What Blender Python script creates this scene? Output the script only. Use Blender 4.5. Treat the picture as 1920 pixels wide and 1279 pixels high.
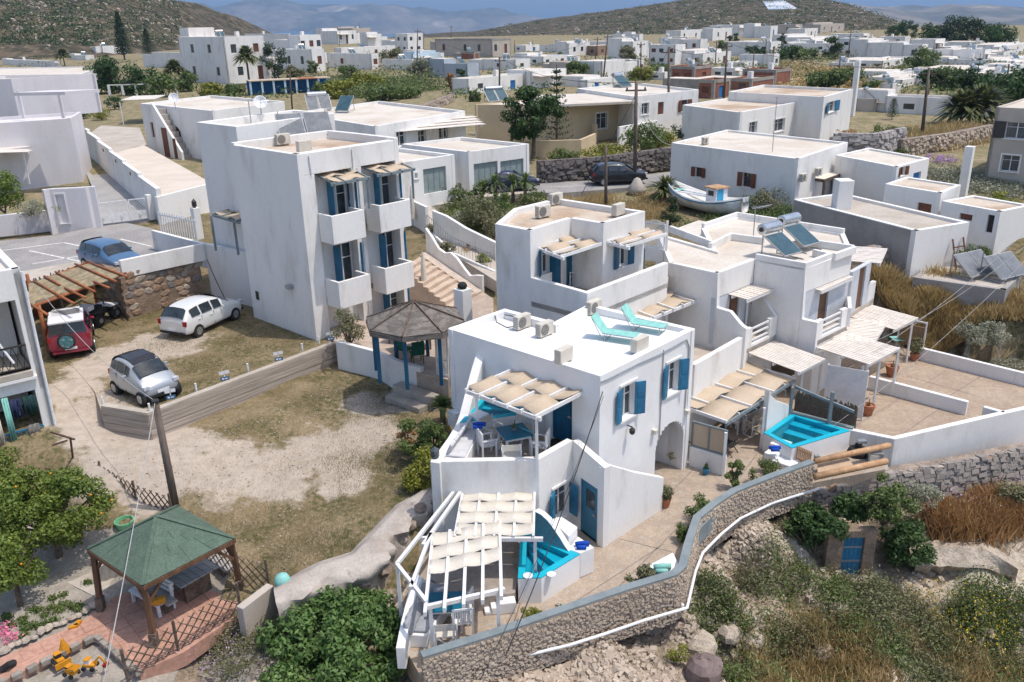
import bpy,math,random
import numpy as np
from mathutils import Vector,Matrix
R_=random.Random(7)
rad=math.radians
for o in list(bpy.data.objects):bpy.data.objects.remove(o)
scene=bpy.context.scene
COL=scene.collection
CAMH,FPX,IW,IH=13.0,1600.0,1920.0,1279.0
_h,_vx=608.0,90.0
_p=math.atan(_h/FPX);_vd=FPX/math.tan(_p);_r=math.asin(_vx/_vd)
_rt=Vector((1,0,0));_fw=Vector((0,math.cos(_p),-math.sin(_p)));_dn=Vector((0,-math.sin(_p),-math.cos(_p)))
CR=math.cos(_r)*_rt+math.sin(_r)*_dn
CD_=-math.sin(_r)*_rt+math.cos(_r)*_dn
cam_d=bpy.data.cameras.new('camera');cam=bpy.data.objects.new('camera',cam_d);COL.objects.link(cam)
cam_d.sensor_width=36;cam_d.lens=36*FPX/IW;cam_d.clip_start=.5;cam_d.clip_end=40000
m=Matrix.Identity(4)
for i in range(3):
 m[i][0]=CR[i];m[i][1]=-CD_[i];m[i][2]=-_fw[i]
m[0][3],m[1][3],m[2][3]=0,0,CAMH
cam.matrix_world=m
scene.camera=cam
SUN_EL,SUN_AZ=rad(68),rad(-12)
world=bpy.data.worlds.new('World');scene.world=world;world.use_nodes=True
nt=world.node_tree;bg=nt.nodes['Background']
sky=nt.nodes.new('ShaderNodeTexSky');sky.sky_type='NISHITA';sky.sun_disc=False
sky.sun_elevation=SUN_EL;sky.sun_rotation=rad(90)-SUN_AZ;sky.altitude=100;sky.air_density=1.0;sky.dust_density=2.6;sky.ozone_density=1.0
nt.links.new(sky.outputs[0],bg.inputs['Color']);bg.inputs['Strength'].default_value=.15
sd=bpy.data.lights.new('sun','SUN');sd.energy=2.4;sd.angle=rad(.5);sd.color=(1,.94,.86)
sun=bpy.data.objects.new('sun',sd);COL.objects.link(sun)
_s=Vector((math.cos(SUN_EL)*math.cos(SUN_AZ),math.cos(SUN_EL)*math.sin(SUN_AZ),math.sin(SUN_EL)))
sun.rotation_euler=_s.to_track_quat('Z','Y').to_euler();sun.location=(40,-10,120)
vs=scene.view_settings;vs.view_transform='Standard';vs.look='None';vs.gamma=1;vs.exposure=0.44;vs.use_curve_mapping=False
scene.cycles.use_denoising=True;scene.cycles.max_bounces=8;scene.cycles.transparent_max_bounces=8
scene.cycles.volume_bounces=0
def ray(px,py):return float((px-IW/2)/FPX)*CR+float((py-IH/2)/FPX)*CD_+_fw
def S(px,py,z=0.0):
 d=ray(px,py);t=(z-CAMH)/d.z
 return Vector((d.x*t,d.y*t,z))
def SY(px,py,Y):
 d=ray(px,py);t=Y/d.y
 return Vector((d.x*t,Y,CAMH+d.z*t))
def SF(px,py,a,b):
 """intersection with the vertical plane through a, b -> (distance along, height)"""
 d=ray(px,py);e=Vector((b[0]-a[0],b[1]-a[1],0));L=e.length;e/=L;n=Vector((-e.y,e.x,0))
 t=n.dot(Vector((a[0],a[1],0)))/n.dot(d)
 q=d*t
 return(q.x-a[0])*e.x+(q.y-a[1])*e.y,CAMH+q.z
def V3(p,z):return Vector((p[0],p[1],z))
def lerp(a,b,t):return a+(b-a)*t
def ud(deg):return Vector((math.cos(rad(deg)),math.sin(rad(deg)),0))
U,V=ud(47.6),ud(137.6)
MATS={}
def _node(nt,typ,**kw):
 n=nt.nodes.new(typ)
 for k,v in kw.items():setattr(n,k,v)
 return n
def mat(name,c1,c2=None,scale=1.0,lo=.4,hi=.6,rough=.8,bump=0.,bscale=30.,spec=.3,metal=0.,stretch=(1,1,1),c3=None,scale3=.3,lo3=.5,hi3=.62,fine=.12,fscale=14.,coat=0.,emit=None,trans=0.,detail=6.,local=False,bdist=.02):
 if name in MATS:return MATS[name]
 M=bpy.data.materials.new(name);M.use_nodes=True;t=M.node_tree;L=t.links
 bs=t.nodes['Principled BSDF'];MATS[name]=M
 bs.inputs['Roughness'].default_value=rough;bs.inputs['Metallic'].default_value=metal
 bs.inputs['Specular IOR Level'].default_value=spec;bs.inputs['Coat Weight'].default_value=coat
 bs.inputs['Base Color'].default_value=(*c1,1)
 if trans:bs.inputs['Transmission Weight'].default_value=trans
 geo=_node(t,'ShaderNodeNewGeometry');src=geo.outputs['Position']
 if local:src=_node(t,'ShaderNodeTexCoord').outputs['Object']
 mp=_node(t,'ShaderNodeMapping');mp.inputs['Scale'].default_value=stretch;L.new(src,mp.inputs['Vector'])
 def noise(sc,det):
  n=_node(t,'ShaderNodeTexNoise');n.inputs['Scale'].default_value=sc;n.inputs['Detail'].default_value=det
  n.inputs['Roughness'].default_value=.6;L.new(mp.outputs[0],n.inputs['Vector']);return n
 def ramp(n,a,b):
  r=_node(t,'ShaderNodeMapRange');r.interpolation_type='SMOOTHSTEP'
  r.inputs['From Min'].default_value=a;r.inputs['From Max'].default_value=b;L.new(n.outputs['Fac'],r.inputs['Value']);return r
 def mix(f,a,b,mode='MIX'):
  x=_node(t,'ShaderNodeMix',data_type='RGBA',blend_type=mode)
  if hasattr(f,'is_output'):L.new(f,x.inputs[0])
  else:x.inputs[0].default_value=f
  for v,k in((a,6),(b,7)):
   if hasattr(v,'is_output'):L.new(v,x.inputs[k])
   else:x.inputs[k].default_value=(*v,1)
  return x.outputs[2]
 col=None
 if c2 is not None:
  col=mix(ramp(noise(scale,detail),lo,hi).outputs[0],c1,c2)
  if c3 is not None:col=mix(ramp(noise(scale3,detail),lo3,hi3).outputs[0],col,c3)
  if fine:
   f=ramp(noise(fscale,5),.3,.7)
   g=_node(t,'ShaderNodeMapRange');g.inputs['To Min'].default_value=1-fine;g.inputs['To Max'].default_value=1+fine
   L.new(f.outputs[0],g.inputs['Value'])
   cb=_node(t,'ShaderNodeCombineColor')
   for k in range(3):L.new(g.outputs[0],cb.inputs[k])
   col=mix(1.0,col,cb.outputs[0],'MULTIPLY')
  L.new(col,bs.inputs['Base Color'])
 if bump:
  b=_node(t,'ShaderNodeBump');b.inputs['Strength'].default_value=bump;b.inputs['Distance'].default_value=bdist
  L.new(noise(bscale,6).outputs['Fac'],b.inputs['Height']);L.new(b.outputs[0],bs.inputs['Normal'])
 if emit:
  bs.inputs['Emission Color'].default_value=(*emit[0],1);bs.inputs['Emission Strength'].default_value=emit[1]
 M['_mix']=0
 return M
def leafmat(name,a,b,c=None,trans=.25,nscale=1.2):
 """leaf colours vary leaf by leaf and clump by clump"""
 if name in MATS:return MATS[name]
 M=bpy.data.materials.new(name);M.use_nodes=True;t=M.node_tree;L=t.links;MATS[name]=M
 bs=t.nodes['Principled BSDF'];bs.inputs['Roughness'].default_value=.55;bs.inputs['Specular IOR Level'].default_value=.35
 geo=_node(t,'ShaderNodeNewGeometry')
 cr=_node(t,'ShaderNodeValToRGB');e=cr.color_ramp.elements
 if trans:a,b,c=[tuple(v*1.4 for v in q)if q else q for q in(a,b,c)]
 e[0].color=(*a,1);e[1].color=(*b,1)
 if c:n=e.new(.85);n.color=(*b,1);e[2].color=(*c,1)
 ns=_node(t,'ShaderNodeTexNoise');ns.inputs['Scale'].default_value=nscale;L.new(geo.outputs['Position'],ns.inputs['Vector'])
 ad=_node(t,'ShaderNodeMath',operation='MULTIPLY_ADD');L.new(geo.outputs['Random Per Island'],ad.inputs[0]);ad.inputs[1].default_value=.7
 sb=_node(t,'ShaderNodeMath',operation='SUBTRACT');L.new(ns.outputs['Fac'],sb.inputs[0]);sb.inputs[1].default_value=.35
 L.new(sb.outputs[0],ad.inputs[2]);L.new(ad.outputs[0],cr.inputs['Fac']);L.new(cr.outputs[0],bs.inputs['Base Color'])
 tr=_node(t,'ShaderNodeBsdfTranslucent');L.new(cr.outputs[0],tr.inputs['Color'])
 mx=_node(t,'ShaderNodeMixShader');mx.inputs[0].default_value=trans
 L.new(bs.outputs[0],mx.inputs[1]);L.new(tr.outputs[0],mx.inputs[2]);L.new(mx.outputs[0],t.nodes['Material Output'].inputs['Surface'])
 return M
white=mat('white_plaster',(.78,.765,.735),(.70,.685,.655),scale=.55,lo=.42,hi=.72,rough=.85,bump=.12,bscale=9,fine=.03,c3=(.58,.55,.50),scale3=1.1,lo3=.52,hi3=.80,stretch=(1,1,.35),bdist=.04)
fresh=mat('fresh_white_paint',(.83,.825,.81),(.775,.77,.755),scale=.8,rough=.7,bump=.08,bscale=7,fine=.02,bdist=.03)
lilac=mat('lilac_plaster',(.66,.63,.635),(.61,.58,.585),scale=.5,rough=.85,bump=.1,bscale=8,fine=.03,stretch=(1,1,.35),bdist=.04)
cream=mat('cream_plaster',(.58,.47,.31),(.54,.43,.28),scale=.5,rough=.85,bump=.1,bscale=8,fine=.03)
beige=mat('beige_plaster',(.50,.44,.38),(.45,.40,.35),scale=.5,rough=.85,fine=.04)
roofm=mat('cream_roof_screed',(.62,.57,.50),(.54,.47,.39),scale=.35,lo=.4,hi=.68,rough=.9,c3=(.40,.29,.20),scale3=.22,lo3=.60,hi3=.78,fine=.06,fscale=5)
roofs=mat('rusty_roof_screed',(.55,.47,.38),(.40,.29,.20),scale=.3,lo=.42,hi=.62,rough=.9,fine=.08,fscale=4)
greypl=mat('grey_render',(.36,.34,.32),(.30,.28,.26),scale=.6,rough=.9,bump=.2,bscale=10,fine=.08)
conc=mat('concrete',(.40,.36,.31),(.32,.28,.24),scale=.8,rough=.9,bump=.2,bscale=14,fine=.1)
blue=mat('blue_paint',(.035,.19,.33),(.03,.15,.27),scale=2,rough=.45,fine=.08)
dblue=mat('deep_blue_paint',(.015,.11,.20),(.012,.09,.17),scale=2,rough=.45,fine=.08)
doorbl=mat('greyblue_door_paint',(.06,.20,.30),(.05,.17,.26),scale=2,rough=.5,fine=.05)
pgrey=mat('pale_blue_grey_paint',(.215,.25,.26),(.18,.215,.225),scale=1.5,rough=.6,fine=.05)
slatw=mat('cream_slat_paint',(.72,.66,.59),(.64,.58,.51),scale=3,rough=.6,fine=.06)
pwhite=mat('white_timber_paint',(.75,.745,.735),(.67,.665,.655),scale=2,rough=.5,fine=.04)
canvas=mat('beige_canvas',(.52,.42,.31),(.48,.385,.28),scale=1.2,rough=.9,fine=.05,bump=.1,bscale=4,bdist=.05)
canvasw=mat('ivory_canvas',(.64,.59,.50),(.60,.55,.47),scale=1.2,rough=.9,fine=.04,bump=.1,bscale=4,bdist=.05)
glass=mat('window_glass',(.03,.04,.05),(.06,.075,.085),scale=1.5,rough=.08,spec=.7,fine=0)
dark=mat('dark_interior',(.03,.03,.03),(.045,.04,.04),scale=2,rough=.9)
wood=mat('brown_wood',(.16,.085,.05),(.11,.06,.035),scale=3,rough=.6,stretch=(1,1,.2),fine=.15)
dwood=mat('weathered_dark_wood',(.11,.08,.06),(.17,.13,.10),scale=4,rough=.8,fine=.2)
redwood=mat('orange_stained_wood',(.36,.13,.05),(.26,.085,.035),scale=3,rough=.6,fine=.15)
palewood=mat('pale_pine_wood',(.50,.31,.17),(.40,.23,.12),scale=3,rough=.6,fine=.12)
metal=mat('grey_metal',(.42,.43,.44),(.36,.37,.38),scale=3,rough=.4,metal=.6)
dmetal=mat('dark_iron',(.03,.03,.03),(.05,.045,.04),scale=3,rough=.5)
acm=mat('ivory_ac_casing',(.62,.58,.50),(.55,.51,.44),scale=2,rough=.5,fine=.04)
plast=mat('white_plastic',(.75,.76,.77),(.70,.71,.72),scale=2,rough=.35)
terra=mat('terracotta',(.42,.17,.09),(.34,.13,.07),scale=4,rough=.8)
gdoor=mat('grey_green_steel_door',(.27,.33,.32),(.23,.28,.275),scale=1.5,rough=.5,fine=.06)
rubber=mat('black_rubber',(.02,.02,.02),(.03,.03,.03),scale=4,rough=.8)
asphalt=mat('asphalt_grey',(.27,.255,.245),(.33,.312,.295),scale=.5,lo=.4,hi=.65,rough=.95,fine=.14,fscale=9,bump=.15,bscale=30)
concgr=mat('concrete_ground',(.47,.42,.36),(.40,.35,.29),scale=.4,rough=.95,fine=.08,fscale=6,bump=.15,bscale=20)
paint=mat('road_line_paint',(.72,.71,.68),(.6,.58,.55),scale=3,rough=.8)
WM={}
def wm(o):return WM.get(o.name,Matrix.Identity(4))if o else Matrix.Identity(4)
class MB:
 def __init__(s):s.v=[];s.f=[]
 def add(s,vs,fs):
  n=len(s.v);s.v+=[Vector(v)for v in vs];s.f+=[tuple(i+n for i in f)for f in fs];return s
 def hexa(s,b,t):
  return s.add(list(b)+list(t),[(3,2,1,0),(4,5,6,7),(0,1,5,4),(1,2,6,5),(2,3,7,6),(3,0,4,7)])
 def box(s,c,d,rot=0.0,M=None):
  hx,hy,hz=d[0]/2,d[1]/2,d[2]/2
  if M is None:M=Matrix.Rotation(rot,3,'Z')
  c=Vector(c);q=[c+M@Vector((x,y,z))for z in(-hz,hz)for x,y in((-hx,-hy),(hx,-hy),(hx,hy),(-hx,hy))]
  return s.hexa(q[:4],q[4:])
 def prism(s,poly,z0,z1):
  """z0, z1 numbers or one per corner"""
  n=len(poly);a=sum(poly[i][0]*poly[(i+1)%n][1]-poly[(i+1)%n][0]*poly[i][1]for i in range(n))
  z0=list(z0)if hasattr(z0,'__len__')else[z0]*n;z1=list(z1)if hasattr(z1,'__len__')else[z1]*n
  P=list(zip(poly,z0,z1))
  if a<0:P.reverse()
  vs=[(p[0],p[1],b)for p,b,t in P]+[(p[0],p[1],t)for p,b,t in P]
  return s.add(vs,[tuple(range(n-1,-1,-1)),tuple(range(n,2*n))]+[(i,(i+1)%n,n+(i+1)%n,n+i)for i in range(n)])
 def sheet(s,pts):return s.add(pts,[tuple(range(len(pts)))])
 def bar(s,a,b,w,h,up=(0,0,1)):
  a,b=Vector(a),Vector(b);d=(b-a).normalized();u=Vector(up)
  if abs(d.dot(u))>.95:u=Vector((1,0,0))if abs(d.x)<.9 else Vector((0,1,0))
  x=d.cross(u).normalized();y=x.cross(d)
  q=[p+x*i*w/2+y*j*h/2 for p in(a,b)for i,j in((-1,-1),(1,-1),(1,1),(-1,1))]
  return s.add(q,[(0,1,2,3),(7,6,5,4),(0,4,5,1),(1,5,6,2),(2,6,7,3),(3,7,4,0)])
 def tube(s,path,r,n=7,caps=True):
  path=[Vector(p)for p in path];k=len(path);rs=list(r)if hasattr(r,'__len__')else[r]*k
  o=len(s.v);prev=None
  for i,p in enumerate(path):
   d=(path[min(i+1,k-1)]-path[max(i-1,0)]).normalized()
   u=prev if prev is not None and abs(d.dot(prev))<.9 else(Vector((0,0,1))if abs(d.z)<.8 else Vector((1,0,0)))
   x=d.cross(u).normalized();y=x.cross(d);prev=y
   for j in range(n):
    a=2*math.pi*j/n;s.v.append(p+(x*math.cos(a)+y*math.sin(a))*rs[i])
  for i in range(k-1):
   for j in range(n):
    a=o+i*n+j;b=o+i*n+(j+1)%n;s.f.append((a,b,b+n,a+n))
  if caps:s.f.append(tuple(o+j for j in range(n-1,-1,-1)));s.f.append(tuple(o+(k-1)*n+j for j in range(n)))
  return s
 def lathe(s,c,prof,n=14,M=None):
  c=Vector(c);o=len(s.v);k=len(prof)
  for r,z in prof:
   for j in range(n):
    a=2*math.pi*j/n;q=Vector((r*math.cos(a),r*math.sin(a),z));s.v.append(c+(M@q if M else q))
  for i in range(k-1):
   for j in range(n):
    a=o+i*n+j;b=o+i*n+(j+1)%n;s.f.append((a,b,b+n,a+n))
  s.f.append(tuple(o+j for j in range(n-1,-1,-1)));s.f.append(tuple(o+(k-1)*n+j for j in range(n)))
  return s
 def wall(s,path,th,z0,z1,closed=False):
  """mitred wall along a plan path; z0, z1 numbers or one per vertex; thickness to the left of the path"""
  P=[Vector((p[0],p[1],0))for p in path];n=len(P)
  z0=list(z0)if hasattr(z0,'__len__')else[z0]*n;z1=list(z1)if hasattr(z1,'__len__')else[z1]*n
  off=[]
  for i in range(n):
   a=P[i-1]if(i>0 or closed)else None;b=P[(i+1)%n]if(i<n-1 or closed)else None
   d1=(P[i]-a).normalized()if a is not None else None;d2=(b-P[i]).normalized()if b is not None else None
   if d1 is None:d1=d2
   if d2 is None:d2=d1
   n1=Vector((-d1.y,d1.x,0));n2=Vector((-d2.y,d2.x,0));mm=(n1+n2)
   mm=mm.normalized()if mm.length>1e-6 else n1
   off.append(P[i]+mm*th/max(.35,mm.dot(n1)))
  m=n if closed else n-1
  o=len(s.v)
  for i in range(n):
   s.v+=[V3(P[i],z0[i]),V3(P[i],z1[i]),V3(off[i],z1[i]),V3(off[i],z0[i])]
  for i in range(m):
   a=o+4*i;b=o+4*((i+1)%n)
   for k in range(4):s.f.append((a+k,b+k,b+(k+1)%4,a+(k+1)%4))
  if not closed:
   s.f.append((o,o+1,o+2,o+3));e=o+4*(n-1);s.f.append((e+3,e+2,e+1,e))
  return s
 def holed(s,a,b,z0,z1,th,holes):
  """straight wall from a to b with rectangular or arched (5th item True) openings; thickness to the left; z1 may be (za, zb)"""
  a=Vector((a[0],a[1],0));b=Vector((b[0],b[1],0));e=b-a;L=e.length;e/=L;n=Vector((-e.y,e.x,0))
  za,zb=(z1 if hasattr(z1,'__len__')else(z1,z1));zm=min(za,zb)
  hs=[]
  for h in holes:
   if len(h)>4 and h[4]:
    r=(h[1]-h[0])/2;c=(h[0]+h[1])/2;zc=h[3]-r;K=14
    for k in range(K):
     x0=c-r*math.cos(math.pi*k/K);x1=c-r*math.cos(math.pi*(k+1)/K);xm=(x0+x1)/2
     hs.append((x0,x1,h[2],zc+math.sqrt(max(0,r*r-(xm-c)**2))))
   else:hs.append(tuple(h[:4]))
  xs=sorted({0.0,L,*[min(max(x,0),L)for h in hs for x in h[:2]]});zs=sorted({z0,zm,*[min(max(z,z0),zm)for h in hs for z in h[2:4]]})
  def solid(i,j):
   if i<0 or j<0 or i>=len(xs)-1 or j>=len(zs)-1:return False
   x=(xs[i]+xs[i+1])/2;z=(zs[j]+zs[j+1])/2
   return not any(h[0]<x<h[1]and h[2]<z<h[3]for h in hs)
  def pt(x,z,k):
   if z==zm:z=za+(zb-za)*x/L
   return V3(a+e*x+n*(th if k else 0),z)
  for i in range(len(xs)-1):
   for j in range(len(zs)-1):
    if not solid(i,j):continue
    x0,x1,y0,y1=xs[i],xs[i+1],zs[j],zs[j+1]
    s.add([pt(x0,y0,0),pt(x1,y0,0),pt(x1,y1,0),pt(x0,y1,0)],[(0,1,2,3)])
    s.add([pt(x0,y0,1),pt(x1,y0,1),pt(x1,y1,1),pt(x0,y1,1)],[(3,2,1,0)])
    for(di,dj,p,q)in((-1,0,(x0,y0),(x0,y1)),(1,0,(x1,y1),(x1,y0)),(0,-1,(x1,y0),(x0,y0)),(0,1,(x0,y1),(x1,y1))):
     if not solid(i+di,j+dj):s.add([pt(*p,0),pt(*q,0),pt(*q,1),pt(*p,1)],[(0,1,2,3)])
  return s
 def build(s,name,m,parent=None,smooth=False,bevel=0,local=False):
  me=bpy.data.meshes.new(name);W=wm(parent)
  vs=s.v
  if parent is not None and not local:
   I=W.inverted();vs=[I@v for v in vs]
  me.from_pydata([tuple(v)for v in vs],[],s.f);me.materials.append(m)
  if smooth:me.polygons.foreach_set('use_smooth',[True]*len(me.polygons))
  o=bpy.data.objects.new(name,me);COL.objects.link(o)
  if parent is not None:o.parent=parent;WM[o.name]=W
  if bevel:
   b=o.modifiers.new('soft','BEVEL');b.width=bevel;b.segments=2;b.limit_method='ANGLE';b.angle_limit=rad(40)
  return o
 def top(s,name,m,label,cat,group=None,kind=None,smooth=False,bevel=0):
  """a thing that is one mesh: origin at its base"""
  xs=[v.x for v in s.v];ys=[v.y for v in s.v];zs=[v.z for v in s.v]
  c=Vector(((min(xs)+max(xs))/2,(min(ys)+max(ys))/2,min(zs)))
  q=MB();q.v=[v-c for v in s.v];q.f=s.f
  o=q.build(name,m,None,smooth,bevel);o.location=c;WM[o.name]=Matrix.Translation(c)
  tag(o,label,cat,group,kind);return o
def tag(o,label=None,cat=None,group=None,kind=None):
 if label:o['label']=label
 if cat:o['category']=cat
 if group:o['group']=group
 if kind:o['kind']=kind
 return o
def thing(name,label,cat,loc=(0,0,0),rot=0.0,group=None,scale=1.0):
 o=bpy.data.objects.new(name,None);COL.objects.link(o);o.location=loc;o.rotation_euler=(0,0,rot);o.empty_display_size=.3
 if scale!=1:o.scale=(scale,)*3
 WM[o.name]=Matrix.Translation(Vector(loc))@Matrix.Rotation(rot,4,'Z')@Matrix.Scale(scale,4)
 return tag(o,label,cat,group)
def struct(mb,name,m,**k):return tag(mb.build(name,m,None,**k),kind='structure')
def dup(o,loc,rot=0.0,label=None,group=None,scale=None):
 """copy a thing, its parts and sub-parts"""
 def cp(a,par):
  c=a.copy();COL.objects.link(c);c.parent=par
  for ch in KIDS.get(a.name,[]):cp(ch,c)
  return c
 if o.name not in KIDS:
  for x in[o,*o.children_recursive]:KIDS[x.name]=list(x.children)
 c=cp(o,None);c.location=loc;c.rotation_euler=(0,0,rot)
 if scale:c.scale=(scale,)*3
 WM[c.name]=Matrix.Translation(Vector(loc))@Matrix.Rotation(rot,4,'Z')
 if label:c['label']=label
 if group:c['group']=group
 return c
KIDS={}
def same(o,me_obj,locs):pass
def bulk(name,verts,faces_n,m,parent=None,smooth=False):
 """fast mesh from numpy quads (n,4,3) or tris (n,3,3)"""
 n,k,_=verts.shape;W=wm(parent)
 vv=verts.reshape(-1,3)
 if parent is not None:
  I=np.array(W.inverted());vv=vv@I[:3,:3].T+I[:3,3]
 me=bpy.data.meshes.new(name);me.vertices.add(n*k);me.vertices.foreach_set('co',vv.astype(np.float32).ravel())
 me.loops.add(n*k);me.loops.foreach_set('vertex_index',np.arange(n*k,dtype=np.int32))
 me.polygons.add(n);me.polygons.foreach_set('loop_start',np.arange(0,n*k,k,dtype=np.int32));me.polygons.foreach_set('loop_total',np.full(n,k,dtype=np.int32))
 if smooth:me.polygons.foreach_set('use_smooth',np.ones(n,dtype=bool))
 me.materials.append(m);me.update(calc_edges=True)
 o=bpy.data.objects.new(name,me);COL.objects.link(o)
 if parent is not None:o.parent=parent;WM[o.name]=W
 return o
RNG=np.random.default_rng(11)
def leaf_quads(c,size,aspect=.55,up=.3,out=None,rng=RNG,jit=.5):
 """one folded-free quad per point c (n,3); normals random, leaning up and outward"""
 n=len(c);nr=rng.normal(size=(n,3));nr[:,2]=nr[:,2]+up*2
 if out is not None:nr+=out*1.2
 nr/=np.linalg.norm(nr,axis=1,keepdims=True)+1e-9
 a=rng.normal(size=(n,3));a-=nr*(a*nr).sum(1,keepdims=True);a/=np.linalg.norm(a,axis=1,keepdims=True)+1e-9
 b=np.cross(nr,a);s=size*(1-jit/2+jit*rng.random((n,1)))
 a=a*s*.5;b=b*s*.5*aspect
 return np.stack([c-a,c+b*.9-a*.1,c+a,c-b*.9-a*.1],axis=1)
def blob_pts(blobs,n,rng=RNG,shell=.3):
 """points through the volume of several ellipsoid clumps (cx,cy,cz,rx,ry,rz)"""
 B=np.array(blobs,float);w=(B[:,3]*B[:,4]*B[:,5])**(2/3);k=rng.choice(len(B),n,p=w/w.sum())
 d=rng.normal(size=(n,3));d/=np.linalg.norm(d,axis=1,keepdims=True)
 r=(shell+(1-shell)*rng.random((n,1))**.7)
 return B[k,:3]+d*r*B[k,3:6],d
def patchmat(name,base,alt,pale,centers,green=(.085,.085,.035),pn=.55):
 """dry earth: straw and soil mottling, pale bare patches round given points, green weed flecks"""
 M=mat(name,base,alt,scale=.9,lo=.36,hi=.64,rough=1,bump=.5,bscale=16,fine=.22,fscale=11,spec=.1,bdist=.03)
 t=M.node_tree;L=t.links;bs=t.nodes['Principled BSDF'];col=bs.inputs['Base Color'].links[0].from_socket
 geo=_node(t,'ShaderNodeNewGeometry');acc=None
 for c,r in centers:
  d=_node(t,'ShaderNodeVectorMath',operation='DISTANCE');L.new(geo.outputs['Position'],d.inputs[0]);d.inputs[1].default_value=c
  q=_node(t,'ShaderNodeMath',operation='DIVIDE');L.new(d.outputs['Value'],q.inputs[0]);q.inputs[1].default_value=r
  if acc is None:acc=q.outputs[0]
  else:
   mn=_node(t,'ShaderNodeMath',operation='SMOOTH_MIN');mn.inputs[2].default_value=.25;L.new(acc,mn.inputs[0]);L.new(q.outputs[0],mn.inputs[1]);acc=mn.outputs[0]
 def noise(s,d=7):
  n=_node(t,'ShaderNodeTexNoise');n.inputs['Scale'].default_value=s;n.inputs['Detail'].default_value=d;n.inputs['Roughness'].default_value=.65
  L.new(geo.outputs['Position'],n.inputs['Vector']);return n.outputs['Fac']
 def rng(v,a,b,c=0.,d=1.):
  r=_node(t,'ShaderNodeMapRange',interpolation_type='SMOOTHSTEP');L.new(v,r.inputs[0]);r.inputs[1].default_value=a;r.inputs[2].default_value=b;r.inputs[3].default_value=c;r.inputs[4].default_value=d;return r.outputs[0]
 def mix(f,a,b):
  x=_node(t,'ShaderNodeMix',data_type='RGBA');L.new(f,x.inputs[0]);L.new(a,x.inputs[6])
  if hasattr(b,'is_output'):L.new(b,x.inputs[7])
  else:x.inputs[7].default_value=(*b,1)
  return x.outputs[2]
 g=_node(t,'ShaderNodeMath',operation='MULTIPLY');L.new(rng(noise(.7),.42,.57),g.inputs[0]);L.new(rng(noise(5),.42,.62),g.inputs[1])
 col=mix(g.outputs[0],col,green)
 if acc is not None:
  ad=_node(t,'ShaderNodeMath',operation='MULTIPLY_ADD');L.new(noise(.8),ad.inputs[0]);ad.inputs[1].default_value=-2.2;L.new(acc,ad.inputs[2])
  a2=_node(t,'ShaderNodeMath',operation='MULTIPLY_ADD');L.new(noise(4),a2.inputs[0]);a2.inputs[1].default_value=-.9;L.new(ad.outputs[0],a2.inputs[2])
  pc=_node(t,'ShaderNodeMix',data_type='RGBA');L.new(rng(noise(2.5),.35,.65),pc.inputs[0]);pc.inputs[6].default_value=(*pale,1);pc.inputs[7].default_value=(*[v*.82 for v in pale],1)
  col=mix(rng(a2.outputs[0],-.75,-.3,1.,0.),col,pc.outputs[2])
 L.new(col,bs.inputs['Base Color'])
 return M
_pc=[(S(600,845,-1),1.6),(S(520,880,-1.1),1.6),(S(690,815,-1),1.3),(S(420,880,-1.1),1.6),(S(640,900,-1.2),.9),(S(300,850,-.9),1.8),(S(180,790,-.5),1.5),(S(230,860,-.9),1.6),(S(130,730,0),1.1),(S(300,650,0),1.8),(S(230,670,0),1.5),(S(180,690,0),1.2),(S(330,640,0),1.4),(S(700,760,-.9),1.0),(S(760,740,-.8),1.0),(S(680,1060,-1.5),1.0),(S(300,915,-1.3),1.2)]
earth=patchmat('dry_earth',(.165,.13,.072),(.25,.195,.118),(.46,.39,.32),_pc)
field=patchmat('field_soil',(.22,.185,.11),(.32,.255,.165),(.40,.35,.28),[],green=(.12,.13,.05))
sand=mat('garden_sand',(.36,.32,.27),(.28,.25,.21),scale=1.4,rough=1,bump=.4,bscale=14,fine=.15,bdist=.03)
rocky=mat('rocky_slope_soil',(.32,.25,.18),(.20,.16,.11),scale=.9,lo=.38,hi=.62,rough=1,bump=1.,bscale=5,fine=.25,fscale=8,c3=(.47,.41,.33),scale3=.5,lo3=.46,hi3=.6,bdist=.12)
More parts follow.
